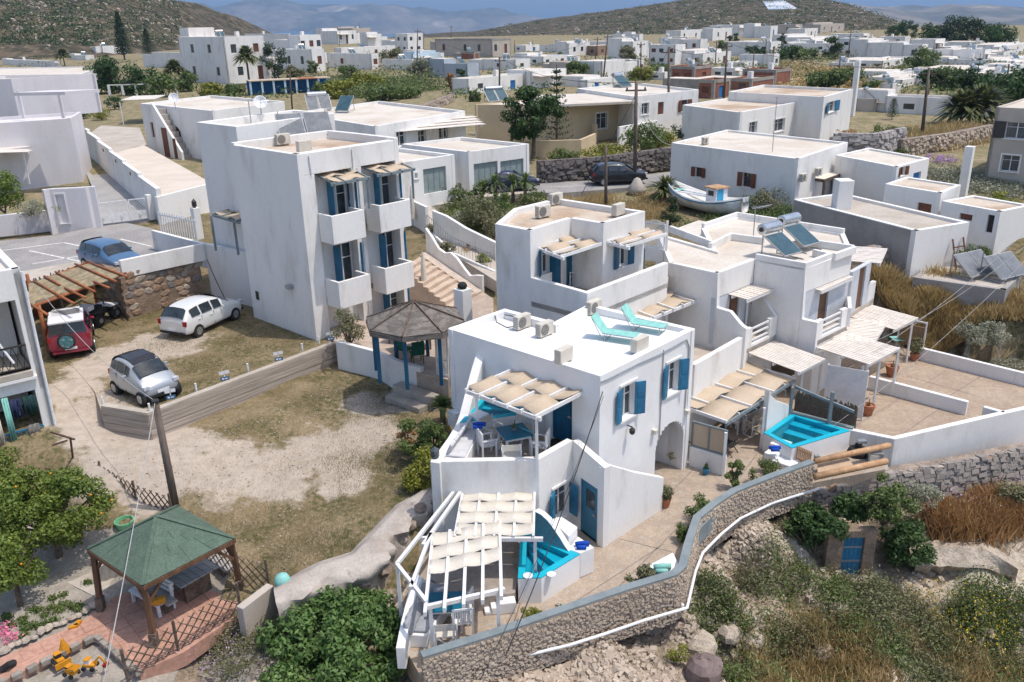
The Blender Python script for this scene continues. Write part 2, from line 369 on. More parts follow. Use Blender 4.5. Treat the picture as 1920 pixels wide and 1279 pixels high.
CP=[(120,700,-.02),(60,660,-.02),(100,725,-.05),(80,690,-.02),(150,742,.02),(120,726,.02),(165,749,.02),(140,735,.02),(172,768,-.3),(192,795,-.85),(240,812,-.85),(284,830,-.85),(330,815,-.8),(150,775,-.4),(230,860,-.9),(300,840,-.8),(450,760,-.75),(620,700,-.75),(400,900,-1.1),(600,850,-1.),(760,800,-.8),(780,900,-1.2),(700,950,-1.4),(550,1050,-1.5),(440,1000,-1.6),(250,960,-1.5),(60,980,-2),(100,1150,-2.25),(300,1180,-2.25),(100,1260,-2.4),(450,1120,-2.1),(420,1240,-2.9),(470,1185,-2.6),(600,1200,-3.4),(760,1270,-3.6),(40,1100,-2.2),(200,1060,-2.2),(-150,1100,-2.2),(-200,800,-1),(1000,1228,-2.6),(900,1262,-2.7),(1000,1279,-3.7),(1130,1192,-2.55),(1200,1168,-2.55),(1250,1230,-4.),(1295,1140,-2.75),(1200,1279,-4.6),(1315,1050,-2.8),(1400,985,-2.8),(1500,945,-3.2),(1330,1279,-5.3),(1400,1100,-4.2),(1500,1150,-4.8),(1588,1080,-4.7),(1500,1279,-5.6),(1660,1090,-4.8),(1800,1000,-3.8),(1780,960,-3.75),(1860,1000,-3.8),(1900,1090,-5),(1760,1090,-4.9),(1800,1279,-6),(1920,1279,-6.2),(1650,948,-3.7),(1750,945,-3.75),(1920,905,-3.6),(1700,968,-3.8),(1920,960,-3.7),(2100,1000,-3.4),(2300,1279,-6),(1750,560,0),(1850,640,-1),(1900,700,-1.6),(1720,640,-1.2),(1640,520,.6),(1600,440,1.),(1850,480,.9),(1750,520,.3),(1920,560,0),(2100,700,-1.2),(1680,580,-.6),(1880,600,-.5),(1250,400,1.4),(1300,425,1.4),(1100,390,1.6),(900,400,1.7),(850,410,1.6),(820,450,1.3),(1000,345,1.9),(1240,340,1.9),(1700,300,2.),(1500,430,1.3),(1400,420,1.4),(1850,400,1.6),(1900,440,1.5),(2100,420,1.6),(400,600,-.1),(500,620,-.1),(250,640,-.05),(560,650,-.1),(200,600,-.05),(100,480,1.3),(0,520,1.3),(-200,560,1.3),(250,440,1.3),(330,420,1.3),(450,440,.9),(200,330,1.35),(-100,400,1.35),(300,300,1.5),(500,330,1.4),(700,500,.4),(700,420,1.2),(780,560,.1),(900,520,.2)]
cpx=np.array([tuple(S(a,b,c))for a,b,c in CP]+[(2,24,-3.2),(6,29,-3.2),(10,30,-3.2),(14,33,-3.2),(20,38,-3.2),(0,30,-1.5),(8,40,-1.5),(4,34,-.6)])
def vnoise(x,y,seed=0):
 """smooth value noise in numpy"""
 r=np.random.default_rng(seed).random((64,64));xi=np.floor(x).astype(int);yi=np.floor(y).astype(int);fx=x-xi;fy=y-yi
 fx=fx*fx*(3-2*fx);fy=fy*fy*(3-2*fy);g=lambda a,b:r[a%64,b%64]
 return(g(xi,yi)*(1-fx)+g(xi+1,yi)*fx)*(1-fy)+(g(xi,yi+1)*(1-fx)+g(xi+1,yi+1)*fx)*fy
def fbm(x,y,seed=0,o=4):
 s=0;a=.5
 for k in range(o):s=s+a*(vnoise(x*2**k,y*2**k,seed+k)-.5);a*=.5
 return s
def inpoly(x,y,poly):
 c=np.zeros(x.shape,bool);n=len(poly)
 for i in range(n):
  x0,y0=poly[i][0],poly[i][1];x1,y1=poly[(i+1)%n][0],poly[(i+1)%n][1]
  k=((y0>y)!=(y1>y))&(x<(x1-x0)*(y-y0)/((y1-y0)if abs(y1-y0)>1e-9 else 1e-9)+x0);c^=k
 return c
CUTS=[]
def ground_z(x,y,cut=True):
 x=np.asarray(x,float);y=np.asarray(y,float)
 num=np.zeros(x.shape);den=np.zeros(x.shape)
 for cx,cy,cz in cpx:
  w=1/((x-cx)**2+(y-cy)**2+.35)**1.9;num+=w*cz;den+=w
 z=num/den
 k=np.clip((y-62)/14,0,1);k=k*k*(3-2*k);far=1.95+.5*fbm(x*.02,y*.02,3)*np.clip((y-80)/60,0,1)
 z=z*(1-k)+far*k
 near=np.clip(1-(y-12)/60,0,1)
 rough=np.where((z<-2.55)&(y<40),.5,.06)
 z=z+near*rough*(fbm(x*1.1,y*1.1,9)*1.4+fbm(x*3.1,y*3.1,5)*.35)
 e=np.clip((y-560)/420,0,1);z=z-125*e*e*(3-2*e)
 if cut:
  for poly,lev in CUTS:z=np.where(inpoly(x,y,poly),np.minimum(z,lev),z)
 return z
def gz(p):return float(ground_z(np.array([p[0]]),np.array([p[1]]))[0])
def SG(px,py,it=6):
 """pixel -> point on the natural ground"""
 z=0.
 for _ in range(it):p=S(px,py,z);z=.5*z+.5*gz(p)
 return S(px,py,z)
def grow(a,b,st,end,g):
 r=list(np.arange(a,b,st));s=st
 while r[-1]<end:s*=g;r.append(r[-1]+s)
 return r
PATIO_TOP=[(793,1233),(925,1192),(1060,1146),(1180,1105),(1270,1078),(1288,1062),(1297,1024),(1314,971),(1345,946),(1381,922),(1450,895),(1528,867)]
PIPE=[(800,1278),(890,1246),(945,1227),(1000,1216),(1060,1202),(1130,1180),(1200,1156),(1280,1133),(1296,1066),(1310,1031),(1345,996),(1381,967),(1441,939),(1528,912)]
patio_out=[S(a,b,-1.4)for a,b in PATIO_TOP]
def expand(poly,d):
 c=sum((Vector((p[0],p[1],0))for p in poly),Vector())/len(poly)
 return[Vector((p[0],p[1],0))+(Vector((p[0],p[1],0))-c).normalized()*d for p in poly]
park_poly=[S(*p,0)for p in((189,768),(277,780),(634,648),(600,620),(384,545),(225,588),(60,572),(48,625),(90,655),(140,690),(178,735))]
CUTS.append((expand(park_poly,-1.7),-.4))
_c=[S(793,1233,-1.4),*patio_out[1:],S(1675,890,-2.6),S(1920,830,-2.4),S(2300,760,-2.2),S(2300,700,-2.2),S(1720,655,-2.2),S(1560,600,-2.0),S(1350,560,-1),S(1000,600,-.8),S(850,700,-.8),S(842,820,-.7),S(812,910,-1.2),S(800,1000,-1.8),S(745,1190,-2.3)]
CUTS.append((_c,-3.4))
xs=sorted({*[-v for v in grow(0,24,.42,3000,1.12)],*grow(0,36,.42,3200,1.12)});ys=grow(12,52,.42,2600,1.07);ys=[-60.,0.,8.]+ys
X,Y=np.meshgrid(np.array(xs),np.array(ys));Z=ground_z(X,Y)
nx,ny=len(xs),len(ys)
me=bpy.data.meshes.new('ground');vv=np.stack([X,Y,Z],-1).reshape(-1,3)
ii=(np.arange(ny-1)[:,None]*nx+np.arange(nx-1)[None,:]);ff=np.stack([ii,ii+1,ii+nx+1,ii+nx],-1).reshape(-1,4)
me.vertices.add(len(vv));me.vertices.foreach_set('co',vv.astype(np.float32).ravel());me.loops.add(ff.size);me.loops.foreach_set('vertex_index',ff.astype(np.int32).ravel())
me.polygons.add(len(ff));me.polygons.foreach_set('loop_start',np.arange(0,ff.size,4,dtype=np.int32));me.polygons.foreach_set('loop_total',np.full(len(ff),4,dtype=np.int32))
me.polygons.foreach_set('use_smooth',np.ones(len(ff),bool))
fx=vv[ff].mean(1);mi=np.zeros(len(ff),np.int32);mi[fx[:,1]>56]=1;mi[(fx[:,2]<-2.5)&(fx[:,1]<45)]=2
mi[(fx[:,0]<-8.2)&(fx[:,1]<24.2)&(fx[:,2]>-2.6)&(fx[:,2]<-1.7)]=3
me.polygons.foreach_set('material_index',mi);me.update(calc_edges=True)
for q in(earth,field,rocky,sand):me.materials.append(q)
go=bpy.data.objects.new('ground',me);COL.objects.link(go);tag(go,kind='structure')
struct(MB().prism(park_poly,-.45,0),'parking_ground',earth)
seam=mat('sea_water',(.015,.06,.13),(.02,.075,.15),scale=.002,rough=.25,spec=.5,fine=0)
struct(MB().sheet([(-16000,600,-112),(16000,600,-112),(16000,17000,-112),(-16000,17000,-112)]),'sea',seam)
maquis=mat('hill_scrub',(.035,.033,.017),(.125,.095,.06),scale=.16,lo=.40,hi=.66,rough=1,c3=(.30,.25,.19),scale3=.3,lo3=.58,hi3=.74,fine=.35,fscale=.35,detail=9)
farland=mat('far_scrub',(.10,.095,.07),(.20,.165,.12),scale=.0016,lo=.42,hi=.6,rough=1,c3=(.45,.38,.30),scale3=.0011,lo3=.60,hi3=.70,fine=.25,fscale=.01,detail=10)
def ridge(name,prof,D,depth,base,m,nu=150,nv=60,rough=6.,seed=0,front=.5,nsc=.02,back=1.):
 """a hill whose crest at distance D follows the skyline profile (pixels)"""
 px=np.array([p[0]for p in prof],float);py=np.array([p[1]for p in prof],float)
 u=np.linspace(px[0],px[-1],nu);h=np.interp(u,px,py);crest=np.array([SY(a,b,D).z for a,b in zip(u,h)]);ang=np.array([ray(a,b).x/ray(a,b).y for a,b in zip(u,h)])
 t=np.linspace(-1,back,nv);V_=np.zeros((nv,nu,3))
 for j,k in enumerate(t):
  y=D+k*depth;x=ang*(D if k>0 else y*.6+D*.4);s=(1-abs(k))**front if k<=0 else 1-.55*k*k
  s=s if k<=0 else max(0,s)
  zz=base+(crest-base)*s
  n=fbm(x*nsc+seed,np.full(nu,y)*nsc,seed+2,5)*rough*(0 if k==0 else min(1,abs(k)*6))*np.clip((crest-base)/40,.15,1.4)
  V_[j]=np.stack([x,np.full(nu,y),zz+n],-1)
 vv=V_.reshape(-1,3);ii=np.arange(nv-1)[:,None]*nu+np.arange(nu-1)[None];f=np.stack([ii,ii+1,ii+nu+1,ii+nu],-1).reshape(-1,4)
 me=bpy.data.meshes.new(name);me.from_pydata(vv.tolist(),[],f.tolist());me.polygons.foreach_set('use_smooth',np.ones(len(f),bool));me.materials.append(m)
 o=bpy.data.objects.new(name,me);COL.objects.link(o);return tag(o,kind='structure')
hillL=ridge('hill',[(-500,-60),(-300,-75),(-60,-70),(60,-45),(150,-30),(230,-18),(262,0),(300,12),(322,30),(345,48),(380,62),(430,70)],520,210,-6,maquis,rough=9,seed=4,front=.75)
hillR=ridge('hill',[(640,86),(740,72),(800,66),(880,62),(960,46),(1020,36),(1100,27),(1200,12),(1300,-2),(1380,-10),(1450,-12),(1520,-6),(1570,2),(1620,22),(1670,45),(1720,66),(1760,78),(1840,88)],760,330,-8,maquis,rough=10,seed=9,front=.7,nu=220)
ridge('mountain',[(150,40),(300,17),(330,15),(380,5),(402,16),(440,9),(480,5),(520,2),(560,8),(600,11),(640,12),(690,7),(710,10),(735,8),(775,15),(790,12),(830,20),(855,22),(870,19),(905,23),(925,23),(960,32),(1000,36),(1090,54),(1150,60)],9000,900,-112,farland,rough=170,seed=2,front=.8,nsc=.0012,nu=260)
ridge('mountain',[(1400,0),(1560,6),(1590,6),(1640,16),(1670,20),(1700,22),(1720,20),(1745,13),(1765,17),(1790,17),(1830,15),(1860,20),(1900,16),(1960,14),(2100,20),(2300,30)],5200,3700,-112,farland,rough=110,seed=6,front=.9,nsc=.0017,nu=200)
hz=bpy.data.materials.new('haze_air');hz.use_nodes=True;t=hz.node_tree
for n in list(t.nodes):
 if n.type!='OUTPUT_MATERIAL':t.nodes.remove(n)
pv=t.nodes.new('ShaderNodeVolumePrincipled');pv.inputs['Density'].default_value=1.1e-4;pv.inputs['Color'].default_value=(.40,.64,1,1);pv.inputs['Anisotropy'].default_value=.2
t.links.new(pv.outputs[0],t.nodes['Material Output'].inputs['Volume'])
hb=MB().box((0,6000,200),(30000,24000,700));ho=hb.build('haze',hz);tag(ho,kind='stuff')
ORD=['first','second','third','fourth','fifth','sixth','seventh','eighth','ninth','tenth','eleventh','twelfth','thirteenth','fourteenth','fifteenth','sixteenth','seventeenth','eighteenth','nineteenth','twentieth','twenty-first','twenty-second','twenty-third','twenty-fourth','twenty-fifth']+[t+'-'+o for t in('twenty','thirty','forty','fifty','sixty','seventy')for o in('first','second','third','fourth','fifth','sixth','seventh','eighth','ninth')][5:]
class Face:
 """outer face of a wall from a to b (building on the left of a->b); s along, z up, d outwards"""
 def __init__(f,a,b):
  f.a=Vector((a[0],a[1],0));f.b=Vector((b[0],b[1],0));e=f.b-f.a;f.L=e.length;f.e=e/f.L;f.o=Vector((f.e.y,-f.e.x,0))
 def p(f,s,z,d=0):return f.a+f.e*s+f.o*d+Vector((0,0,z))
 def px(f,x,y):return SF(x,y,f.a,f.b)
 def box(f,mb,s0,s1,z0,z1,d0,d1):
  return mb.hexa([f.p(s0,z0,d1),f.p(s1,z0,d1),f.p(s1,z0,d0),f.p(s0,z0,d0)],[f.p(s0,z1,d1),f.p(s1,z1,d1),f.p(s1,z1,d0),f.p(s0,z1,d0)])
 def rect(f,tl,bl,tr,br):
  """opening from four pixel corners -> s0, s1, z0, z1"""
  q=[f.px(*k)for k in(tl,bl,tr,br)]
  return((q[0][0]+q[1][0])/2,(q[2][0]+q[3][0])/2,(q[1][1]+q[3][1])/2,(q[0][1]+q[2][1])/2)
def window(par,F,r,frame=None,th=.22,shut=None,angs=(165,165),sill=True,lintel=False,mull=True,surround=None):
 s0,s1,z0,z1=r[:4];frame=frame or pwhite;w=s1-s0;d=-th*.6;t=.05
 b=MB();F.box(b,s0,s0+t,z0,z1,d-.04,d);F.box(b,s1-t,s1,z0,z1,d-.04,d);F.box(b,s0+t,s1-t,z0,z0+t,d-.04,d);F.box(b,s0+t,s1-t,z1-t,z1,d-.04,d)
 if mull:
  c=(s0+s1)/2;F.box(b,c-.03,c+.03,z0+t,z1-t,d-.04,d)
  zt=z0+(z1-z0)*.68;F.box(b,s0+t,c-.03,zt-.015,zt+.015,d-.035,d-.005);F.box(b,c+.03,s1-t,zt-.015,zt+.015,d-.035,d-.005)
 wo=b.build('window',frame,par)
 MB().sheet([F.p(s0,z0,d-.045),F.p(s1,z0,d-.045),F.p(s1,z1,d-.045),F.p(s0,z1,d-.045)]).build('pane',glass,wo)
 if sill:q=MB();F.box(q,s0-.08,s1+.08,z0-.07,z0-.002,-th+.01,.07);q.build('sill',white,wo)
 if lintel:q=MB();F.box(q,s0-.12,s1+.1,z1+.06,z1+.13,.003,.05);q.build('drip_ledge',white,wo)
 if surround:
  q=MB();u=.1
  F.box(q,s0-u,s0-.002,z0-u,z1+u,.002,.03);F.box(q,s1+.002,s1+u,z0-u,z1+u,.002,.03);F.box(q,s0,s1,z1+.002,z1+u,.002,.03);q.build('surround',surround,wo)
 if shut:
  for side,ang in((0,angs[0]),(1,angs[1])):
   if not ang:continue
   hs=s0 if side==0 else s1;wd=w/2;sg=1 if side==0 else-1
   a=rad(ang);dx=math.cos(a)*sg;dd=math.sin(a)
   h=F.p(hs,0,.03);dirv=F.e*dx+F.o*dd;nrm=Vector((-dirv.y,dirv.x,0))
   q=MB()
   def sb(u0,u1,y0,y1,k0,k1):
    pts=[h+dirv*u+nrm*k for u,k in((u0,k0),(u1,k0),(u1,k1),(u0,k1))]
    q.hexa([V3(p,y0)for p in pts],[V3(p,y1)for p in pts])
   H=z1-z0;sb(0,wd,z0,z1,-.02,.02)
   for f0,f1 in((.06,.46),(.54,.94)):
    for k in(-1,1):sb(.07,wd-.07,z0+H*f0,z0+H*f1,.02*k if k>0 else-.032,.032 if k>0 else-.02)
   q.build('shutter',shut,par)
 return wo
def door(par,F,r,m,th=.22,frame=None,glazed=False,handle=True,panels=True,two=False):
 s0,s1,z0,z1=r[:4];d=-th*.45;b=MB();t=.06
 fr=MB();F.box(fr,s0,s0+t,z0,z1,d-.06,d+.02);F.box(fr,s1-t,s1,z0,z1,d-.06,d+.02);F.box(fr,s0+t,s1-t,z1-t,z1,d-.06,d+.02)
 do=fr.build('door_frame',frame or m,par)
 F.box(b,s0+t,s1-t,z0+.01,z1-t,d-.05,d-.01)
 w=s1-s0-2*t;H=z1-z0-t
 if panels:
  cols=2 if two else 1
  for c in range(cols):
   u0=s0+t+w*c/cols+.08;u1=s0+t+w*(c+1)/cols-.08
   for f0,f1 in((.06,.45),(.52,.94)):
    if glazed and f0>.5:continue
    F.box(b,u0,u1,z0+H*f0,z0+H*f1,d-.011,d+.005)
 lo=b.build('door',m,do)
 if glazed:g=MB();F.box(g,s0+t+w*.25,s1-t-w*.2,z0+H*.55,z0+H*.88,d-.012,d+.004);g.build('pane',glass,do)
 if handle:g=MB();F.box(g,s1-t-.16,s1-t-.05,z0+H*.47,z0+H*.50,d-.01,d+.05);g.build('handle',metal,do)
 return do
def french(par,F,r,th=.22,shut=None,angs=(100,100)):
 """tall glazed balcony door with two shutters"""
 s0,s1,z0,z1=r[:4]
 return window(par,F,(s0,s1,z0,z1),th=th,shut=shut,angs=angs,sill=False)
def canvas_pergola(name,label,L,T,Fp,nr,ns,cm,posts=(),beams=('front','left'),amp=.075,group=None,bm=None,ext=.12,rw=.06,rh=.12,cat='pergola',span=(0,1)):
 """rafters run L->T, strips of canvas woven over and under them run L->F"""
 bm=bm or pwhite;e1=T-L;e2=Fp-L;c=(L+T+Fp+(Fp+T-L))/4;zb=min([p.z for p in posts]or[L.z-2.2])
 o=thing(name,label,cat,(c.x,c.y,zb),0,group);d1=e1.normalized();d2=e2.normalized()
 if 'front' in beams:MB().bar(L-d2*ext+Vector((0,0,-rh)),Fp+d2*ext+Vector((0,0,-rh)),.09,.12).build('beam',bm,o)
 if 'back' in beams:MB().bar(T-d2*ext+Vector((0,0,-rh)),T+e2+d2*ext+Vector((0,0,-rh)),.09,.12).build('beam',bm,o)
 for i in range(nr):
  q=L+e2*i/(nr-1);MB().bar(q-d1*ext-Vector((0,0,.05)),q+e1+d1*.02-Vector((0,0,.05)),rw,rh).build('rafter',bm,o)
 K=6
 for j in range(ns):
  b=MB();w0=span[0]+(span[1]-span[0])*(j+.02)/ns;w1=span[0]+(span[1]-span[0])*(j+.98)/ns;n=(nr-1)*K+1
  for i in range(n):
   t=i/(n-1);k=i/K;ph=(1-2*abs((k%2)-1))*(-1 if j%2==0 else 1);sag=-.012*math.sin(math.pi*(k%1))
   for w in(w0,(w0+w1)/2,w1):
    b.v.append(L+e2*t+e1*w+Vector((0,0,ph*amp+sag+R_.uniform(-.006,.006)+(.0 if w!=(w0+w1)/2 else-.02))))
  for i in range(n-1):
   for a in(0,1):b.f.append((i*3+a,(i+1)*3+a,(i+1)*3+a+1,i*3+a+1))
  q=b.build('canvas_strip',cm,o,smooth=True);sm=q.modifiers.new('cloth','SOLIDIFY');sm.thickness=.008
 for p in posts:
  top=L.z-rh-.04;MB().bar(p,V3(p,top),.09,.09,up=(1,0,0)).build('post',bm,o)
 return o
def slat_pergola(name,label,L,T,Fp,n,posts=(),group=None,gap=.27,bm=None,along='F',cat='pergola',th=.03):
 """slats run L->F, laid side by side from L to T on beams"""
 bm=bm or pwhite;e1=T-L;e2=Fp-L;c=(T+Fp)/2;zb=min([p.z for p in posts]or[L.z-2.3]);o=thing(name,label,cat,(c.x,c.y,zb),0,group)
 d1=e1.normalized()
 for t in(.04,.5,.97):MB().bar(L+e2*t-d1*.02+Vector((0,0,-.08)),T+e2*t+d1*.02+Vector((0,0,-.08)),.06,.1).build('beam',bm,o)
 w=e1.length/n
 for i in range(n):
  q=L+e1*(i+.5)/n;MB().bar(q+Vector((0,0,R_.uniform(-.004,.004))),q+e2+Vector((0,0,R_.uniform(-.004,.004))),w*(1-gap)+.01,th).build('slat',slatw,o)
 for p in posts:MB().bar(p,V3(p,L.z-.13),.08,.08,up=(1,0,0)).build('post',bm,o)
 return o
def ac_unit(label,p,rot,group='air conditioning units'):
 o=thing('air_conditioner',label,'air conditioner',p,rot,group,.84)
 b=MB().box((0,0,.33),(.78,.3,.55));b.build('casing',acm,o,local=True,bevel=.02)
 g=MB();M=Matrix.Rotation(rad(90),3,'X')
 g.lathe((-.13,-.152,.33),[(.23,0),(.23,.012),(.2,.02),(.04,.02),(.04,.026)],18,M);g.build('fan_grille',MATS.get('ac_grille')or mat('ac_grille',(.16,.15,.14),(.22,.21,.19),scale=20,rough=.6),o,local=True)
 s=MB()
 for k in range(6):s.box((-.39-.004,0,.14+k*.075),(.01,.24,.03))
 s.build('side_louvres',mat('ac_louvre_shade',(.25,.24,.22),(.3,.28,.25),scale=9,rough=.6),o,local=True)
 f=MB().box((-.25,0,.03),(.06,.32,.05)).box((.25,0,.03),(.06,.32,.05));f.build('foot',conc,o,local=True)
 return o
def slat_chair(loc,rot,label,group,proto=[]):
 if proto:return dup(proto[0],loc,rot,label,group)
 o=thing('garden_chair',label,'chair',loc,rot,group)
 for x in(-.25,.25):
  for y,h in((.22,.62),(-.22,.9)):MB().box((x,y,h/2),(.05,.05,h)).build('leg',pwhite,o,local=True)
  MB().box((x,.02,.64),(.06,.5,.03)).build('armrest',pwhite,o,local=True)
 s=MB()
 for k in range(6):s.box((0,-.2+k*.085,.43),(.46,.065,.02))
 s.build('seat',pwhite,o,local=True)
 MB().box((0,-.22,.88),(.45,.035,.06)).build('top_rail',pwhite,o,local=True)
 for k in range(7):MB().box((-.19+k*.063,-.22,.65),(.03,.02,.40)).build('back_slat',pwhite,o,local=True)
 proto.append(o);return o
def director_chair(loc,rot,label,group,proto=[]):
 if proto:return dup(proto[0],loc,rot,label,group)
 o=thing('director_chair',label,'chair',loc,rot,group)
 for y in(-.2,.2):
  MB().bar((-.25,y,.02),(.25,y,.44),.03,.03).build('leg',pwhite,o,local=True);MB().bar((.25,y*.94,.02),(-.25,y*.94,.44),.03,.03).build('leg',pwhite,o,local=True)
 for x in(-.27,.27):
  MB().box((x,0,.03),(.04,.5,.03)).box((x,.22,.33),(.035,.035,.6)).box((x,-.22,.45),(.035,.035,.85)).build('side_frame',pwhite,o,local=True)
  MB().box((x,0,.635),(.05,.5,.025)).build('armrest',pwhite,o,local=True)
 MB().box((0,0,.445),(.5,.4,.012)).build('seat',canvasw,o,local=True)
 MB().box((0,-.22,.77),(.55,.012,.2)).build('backrest',canvasw,o,local=True)
 proto.append(o);return o
def blue_table(loc,rot,label,size=(.9,.9),name='table',top=None,h=.74):
 o=thing(name,label,'table',loc,rot);x,y=size
 MB().box((0,0,h-.02),(x,y,.04)).build('tabletop',top or mat('blue_table_top',(.01,.13,.21),(.012,.15,.24),scale=2,rough=.3),o,local=True)
 MB().box((0,0,h-.085),(x-.1,y-.1,.09)).build('apron',pwhite,o,local=True)
 for i in(-1,1):
  for j in(-1,1):MB().box((i*(x/2-.07),j*(y/2-.07),(h-.13)/2),(.07,.07,h-.13)).build('leg',pwhite,o,local=True)
 return o
def pot_plant(loc,label,r=.22,h=.35,lm=None,blobs=None,n=500,pm=None,name='potted_plant',size=.1,group=None):
 o=thing(name,label,'potted plant',loc,0,group)
 MB().lathe((0,0,0),[(r*.65,0),(r*.95,h*.75),(r*1.02,h*.78),(r,h),(r*.85,h),(r*.8,h*.9)],14).build('pot',pm or terra,o,local=True,smooth=False)
 blobs=blobs or[(0,0,h+.35,.32,.32,.34)]
 c,d=blob_pts(blobs,n);bulk('foliage',leaf_quads(c+np.array(loc),size,out=d),4,lm,o)
 MB().tube([(0,0,h*.8),(0.02,0,h+.25)],[.025,.015],6).build('stem',dwood,o,local=True)
 return o
def bush(name,label,cat,base,blobs,n,size,lm,group=None,trunk=None,aspect=.55,tm=None,up=.3,shell=.3,cname='crown'):
 """plant: trunk or stems and a crown of leaf-sized faces"""
 o=thing(name,label,cat,base,0,group)
 bl=[(base[0]+b[0],base[1]+b[1],base[2]+b[2],*b[3:])for b in blobs]
 c,d=blob_pts(bl,n,shell=shell);bulk(cname,leaf_quads(c,size,aspect,up=up,out=d),4,lm,o)
 mbt=MB()
 if trunk:
  for path,rr in trunk:mbt.tube(path,rr,7)
 else:
  for b in blobs[:6]:
   mbt.tube([(0,0,0),(b[0]*.5,b[1]*.5,b[2]*.5),(b[0],b[1],b[2])],[.05,.035,.015]if b[2]>.6 else[.03,.02,.01],5)
 mbt.build('trunk' if trunk else 'stems',tm or dwood,o,local=True)
 return o
def rblobs(rx,ry,z0,z1,k,r,rr=R_,sq=.8):
 """k clumps spread over a crown of half-widths rx, ry between z0 and z1"""
 out=[]
 for i in range(k):
  a=rr.uniform(0,2*math.pi);q=math.sqrt(rr.random());z=rr.uniform(z0,z1);f=1-.45*abs((z-(z0+z1)/2)/max(.01,(z1-z0)/2))
  s=r*rr.uniform(.7,1.25);out.append((rx*q*math.cos(a)*f,ry*q*math.sin(a)*f,z,s,s,s*sq))
 return out
lm_lemon=leafmat('lemon_leaf',(.05,.085,.012),(.13,.17,.03),(.24,.25,.05))
lm_fig=leafmat('fig_leaf',(.042,.085,.022),(.10,.165,.045),(.19,.25,.08))
lm_dark=leafmat('dark_green_leaf',(.02,.045,.012),(.045,.085,.022),(.08,.12,.035))
lm_mid=leafmat('mid_green_leaf',(.055,.085,.024),(.105,.14,.04),(.18,.19,.07))
lm_yel=leafmat('yellow_green_leaf',(.10,.12,.015),(.20,.20,.03),(.32,.28,.05))
lm_olive=leafmat('olive_leaf',(.09,.095,.05),(.155,.15,.075),(.24,.22,.12))
lm_silver=leafmat('silver_leaf',(.16,.17,.12),(.25,.25,.18),(.34,.33,.25))
lm_straw=leafmat('straw_grass',(.24,.18,.08),(.38,.28,.13),(.5,.39,.22))
lm_rust=leafmat('rust_grass',(.22,.12,.05),(.32,.19,.08),(.38,.26,.12))
lm_pine=leafmat('pine_needle',(.018,.035,.012),(.035,.055,.02),(.06,.075,.03),trans=.1)
lm_palm=leafmat('palm_frond',(.05,.065,.02),(.10,.11,.04),(.17,.15,.07))
lm_flo=leafmat('yellow_flower',(.45,.33,.02),(.6,.45,.03),trans=.1)
lm_pink=leafmat('pink_flower',(.45,.08,.16),(.6,.2,.3),trans=.1)
lm_lav=leafmat('mauve_flower',(.30,.18,.33),(.45,.32,.48),trans=.1)
ZT,ZF,ZP,ZL,ZB=2.95,.30,.80,-2.20,-2.40
A,B,C,D,E_,F_=[S(*p,z)for p,z in(((840,619),ZT),((1125.7,706.8),ZT),((1303.3,616.4),ZT+.1),((1105,569.5),ZT+.25),((1039.3,603.5),ZT+.25),((946.2,578.6),ZT+.25))]
mh=thing('main_house','fresh white two storey house with blue shutters, an arched passage and loungers on its roof','house',(lerp(A,C,.5).x,lerp(A,C,.5).y,ZB))
fAB,fBC=Face(A,B),Face(B,C)
w1=fBC.rect((1164.6,734),(1164.6,790),(1189.6,721),(1189.6,775.5));w2=fBC.rect((1250.2,688),(1250.2,743),(1272,677),(1272,729))
w1=(w1[0],w1[1],w1[2],w1[2]+1.12);w2=(w2[0],w2[1],w1[2],w1[3])
aL,aR,aT=fBC.px(1227,890)[0],fBC.px(1278,876)[0],fBC.px(1257,793)[1]
dr=fAB.rect((1033,752),(1033.4,811),(1072.5,762),(1072.5,822));dr=(dr[0],dr[1],ZF,ZF+1.95)
TH=.24
wl=MB();wl.holed(A,B,-1.3,(ZT+.06,ZT+.02),TH,[dr]);wl.holed(B,C,ZB,(ZT+.02,ZT+.1),TH,[w1,w2,(aL,aR,ZB-.01,aT,True)])
wl.wall([C,D,E_,F_,A],TH,ZB,[ZT+.1,ZT+.25,ZT+.25,ZT+.25,ZT+.06])
wl.build('wall',fresh,mh)
def inset(poly,d):
 n=len(poly);out=[]
 for i in range(n):
  p0,p1,p2=[Vector((poly[k%n][0],poly[k%n][1],0))for k in(i-1,i,i+1)]
  d1=(p1-p0).normalized();d2=(p2-p1).normalized();n1=Vector((-d1.y,d1.x,0));n2=Vector((-d2.y,d2.x,0));mm=(n1+n2).normalized()
  out.append(p1+mm*d/max(.3,mm.dot(n1)))
 return out
rin=inset([A,B,C,D,E_,F_],TH-.02)
MB().prism(rin,ZT-.22,ZT-.03).build('roof',fresh,mh)
MB().prism(inset([A,B,C,D,E_,F_],.05),.06,.1).build('floor_slab',dark,mh)
for r in(w1,w2):window(mh,fBC,r,th=TH,shut=blue,angs=(168,150),lintel=True)
door(mh,fAB,dr,dblue,th=TH,two=True,frame=dblue)
q=MB();e=fBC.e;i_=-fBC.o;pa=fBC.p(aL-.15,0,-TH-.002);pb=fBC.p(aR+.12,0,-TH-.002)
q.wall([pb,pb+i_*3.2,pa+i_*3.2,pa],.1,ZB,ZB+2.5);q.build('passage_wall',white,mh)
b=MB()
for s0 in(.0,):
 zc=[(0,ZT-.16),(.6,ZT-.18),(1.8,ZT-.16),(3.0,ZT-.2),(4.3,ZT-.14),(fBC.L-.55,ZT-.12),(fBC.L-.35,ZT-.45),(fBC.L-.4,.2)]
 b.tube([fBC.p(s,z,.03)for s,z in zc],.022,6)
s2=(fBC.px(1243,660)[0]);b.tube([fBC.p(s2,ZT-.1,.03),fBC.p(s2-.02,.9,.03),fBC.p(s2-.02,-.7,.03)],.018,6)
b.build('conduit',metal,mh)
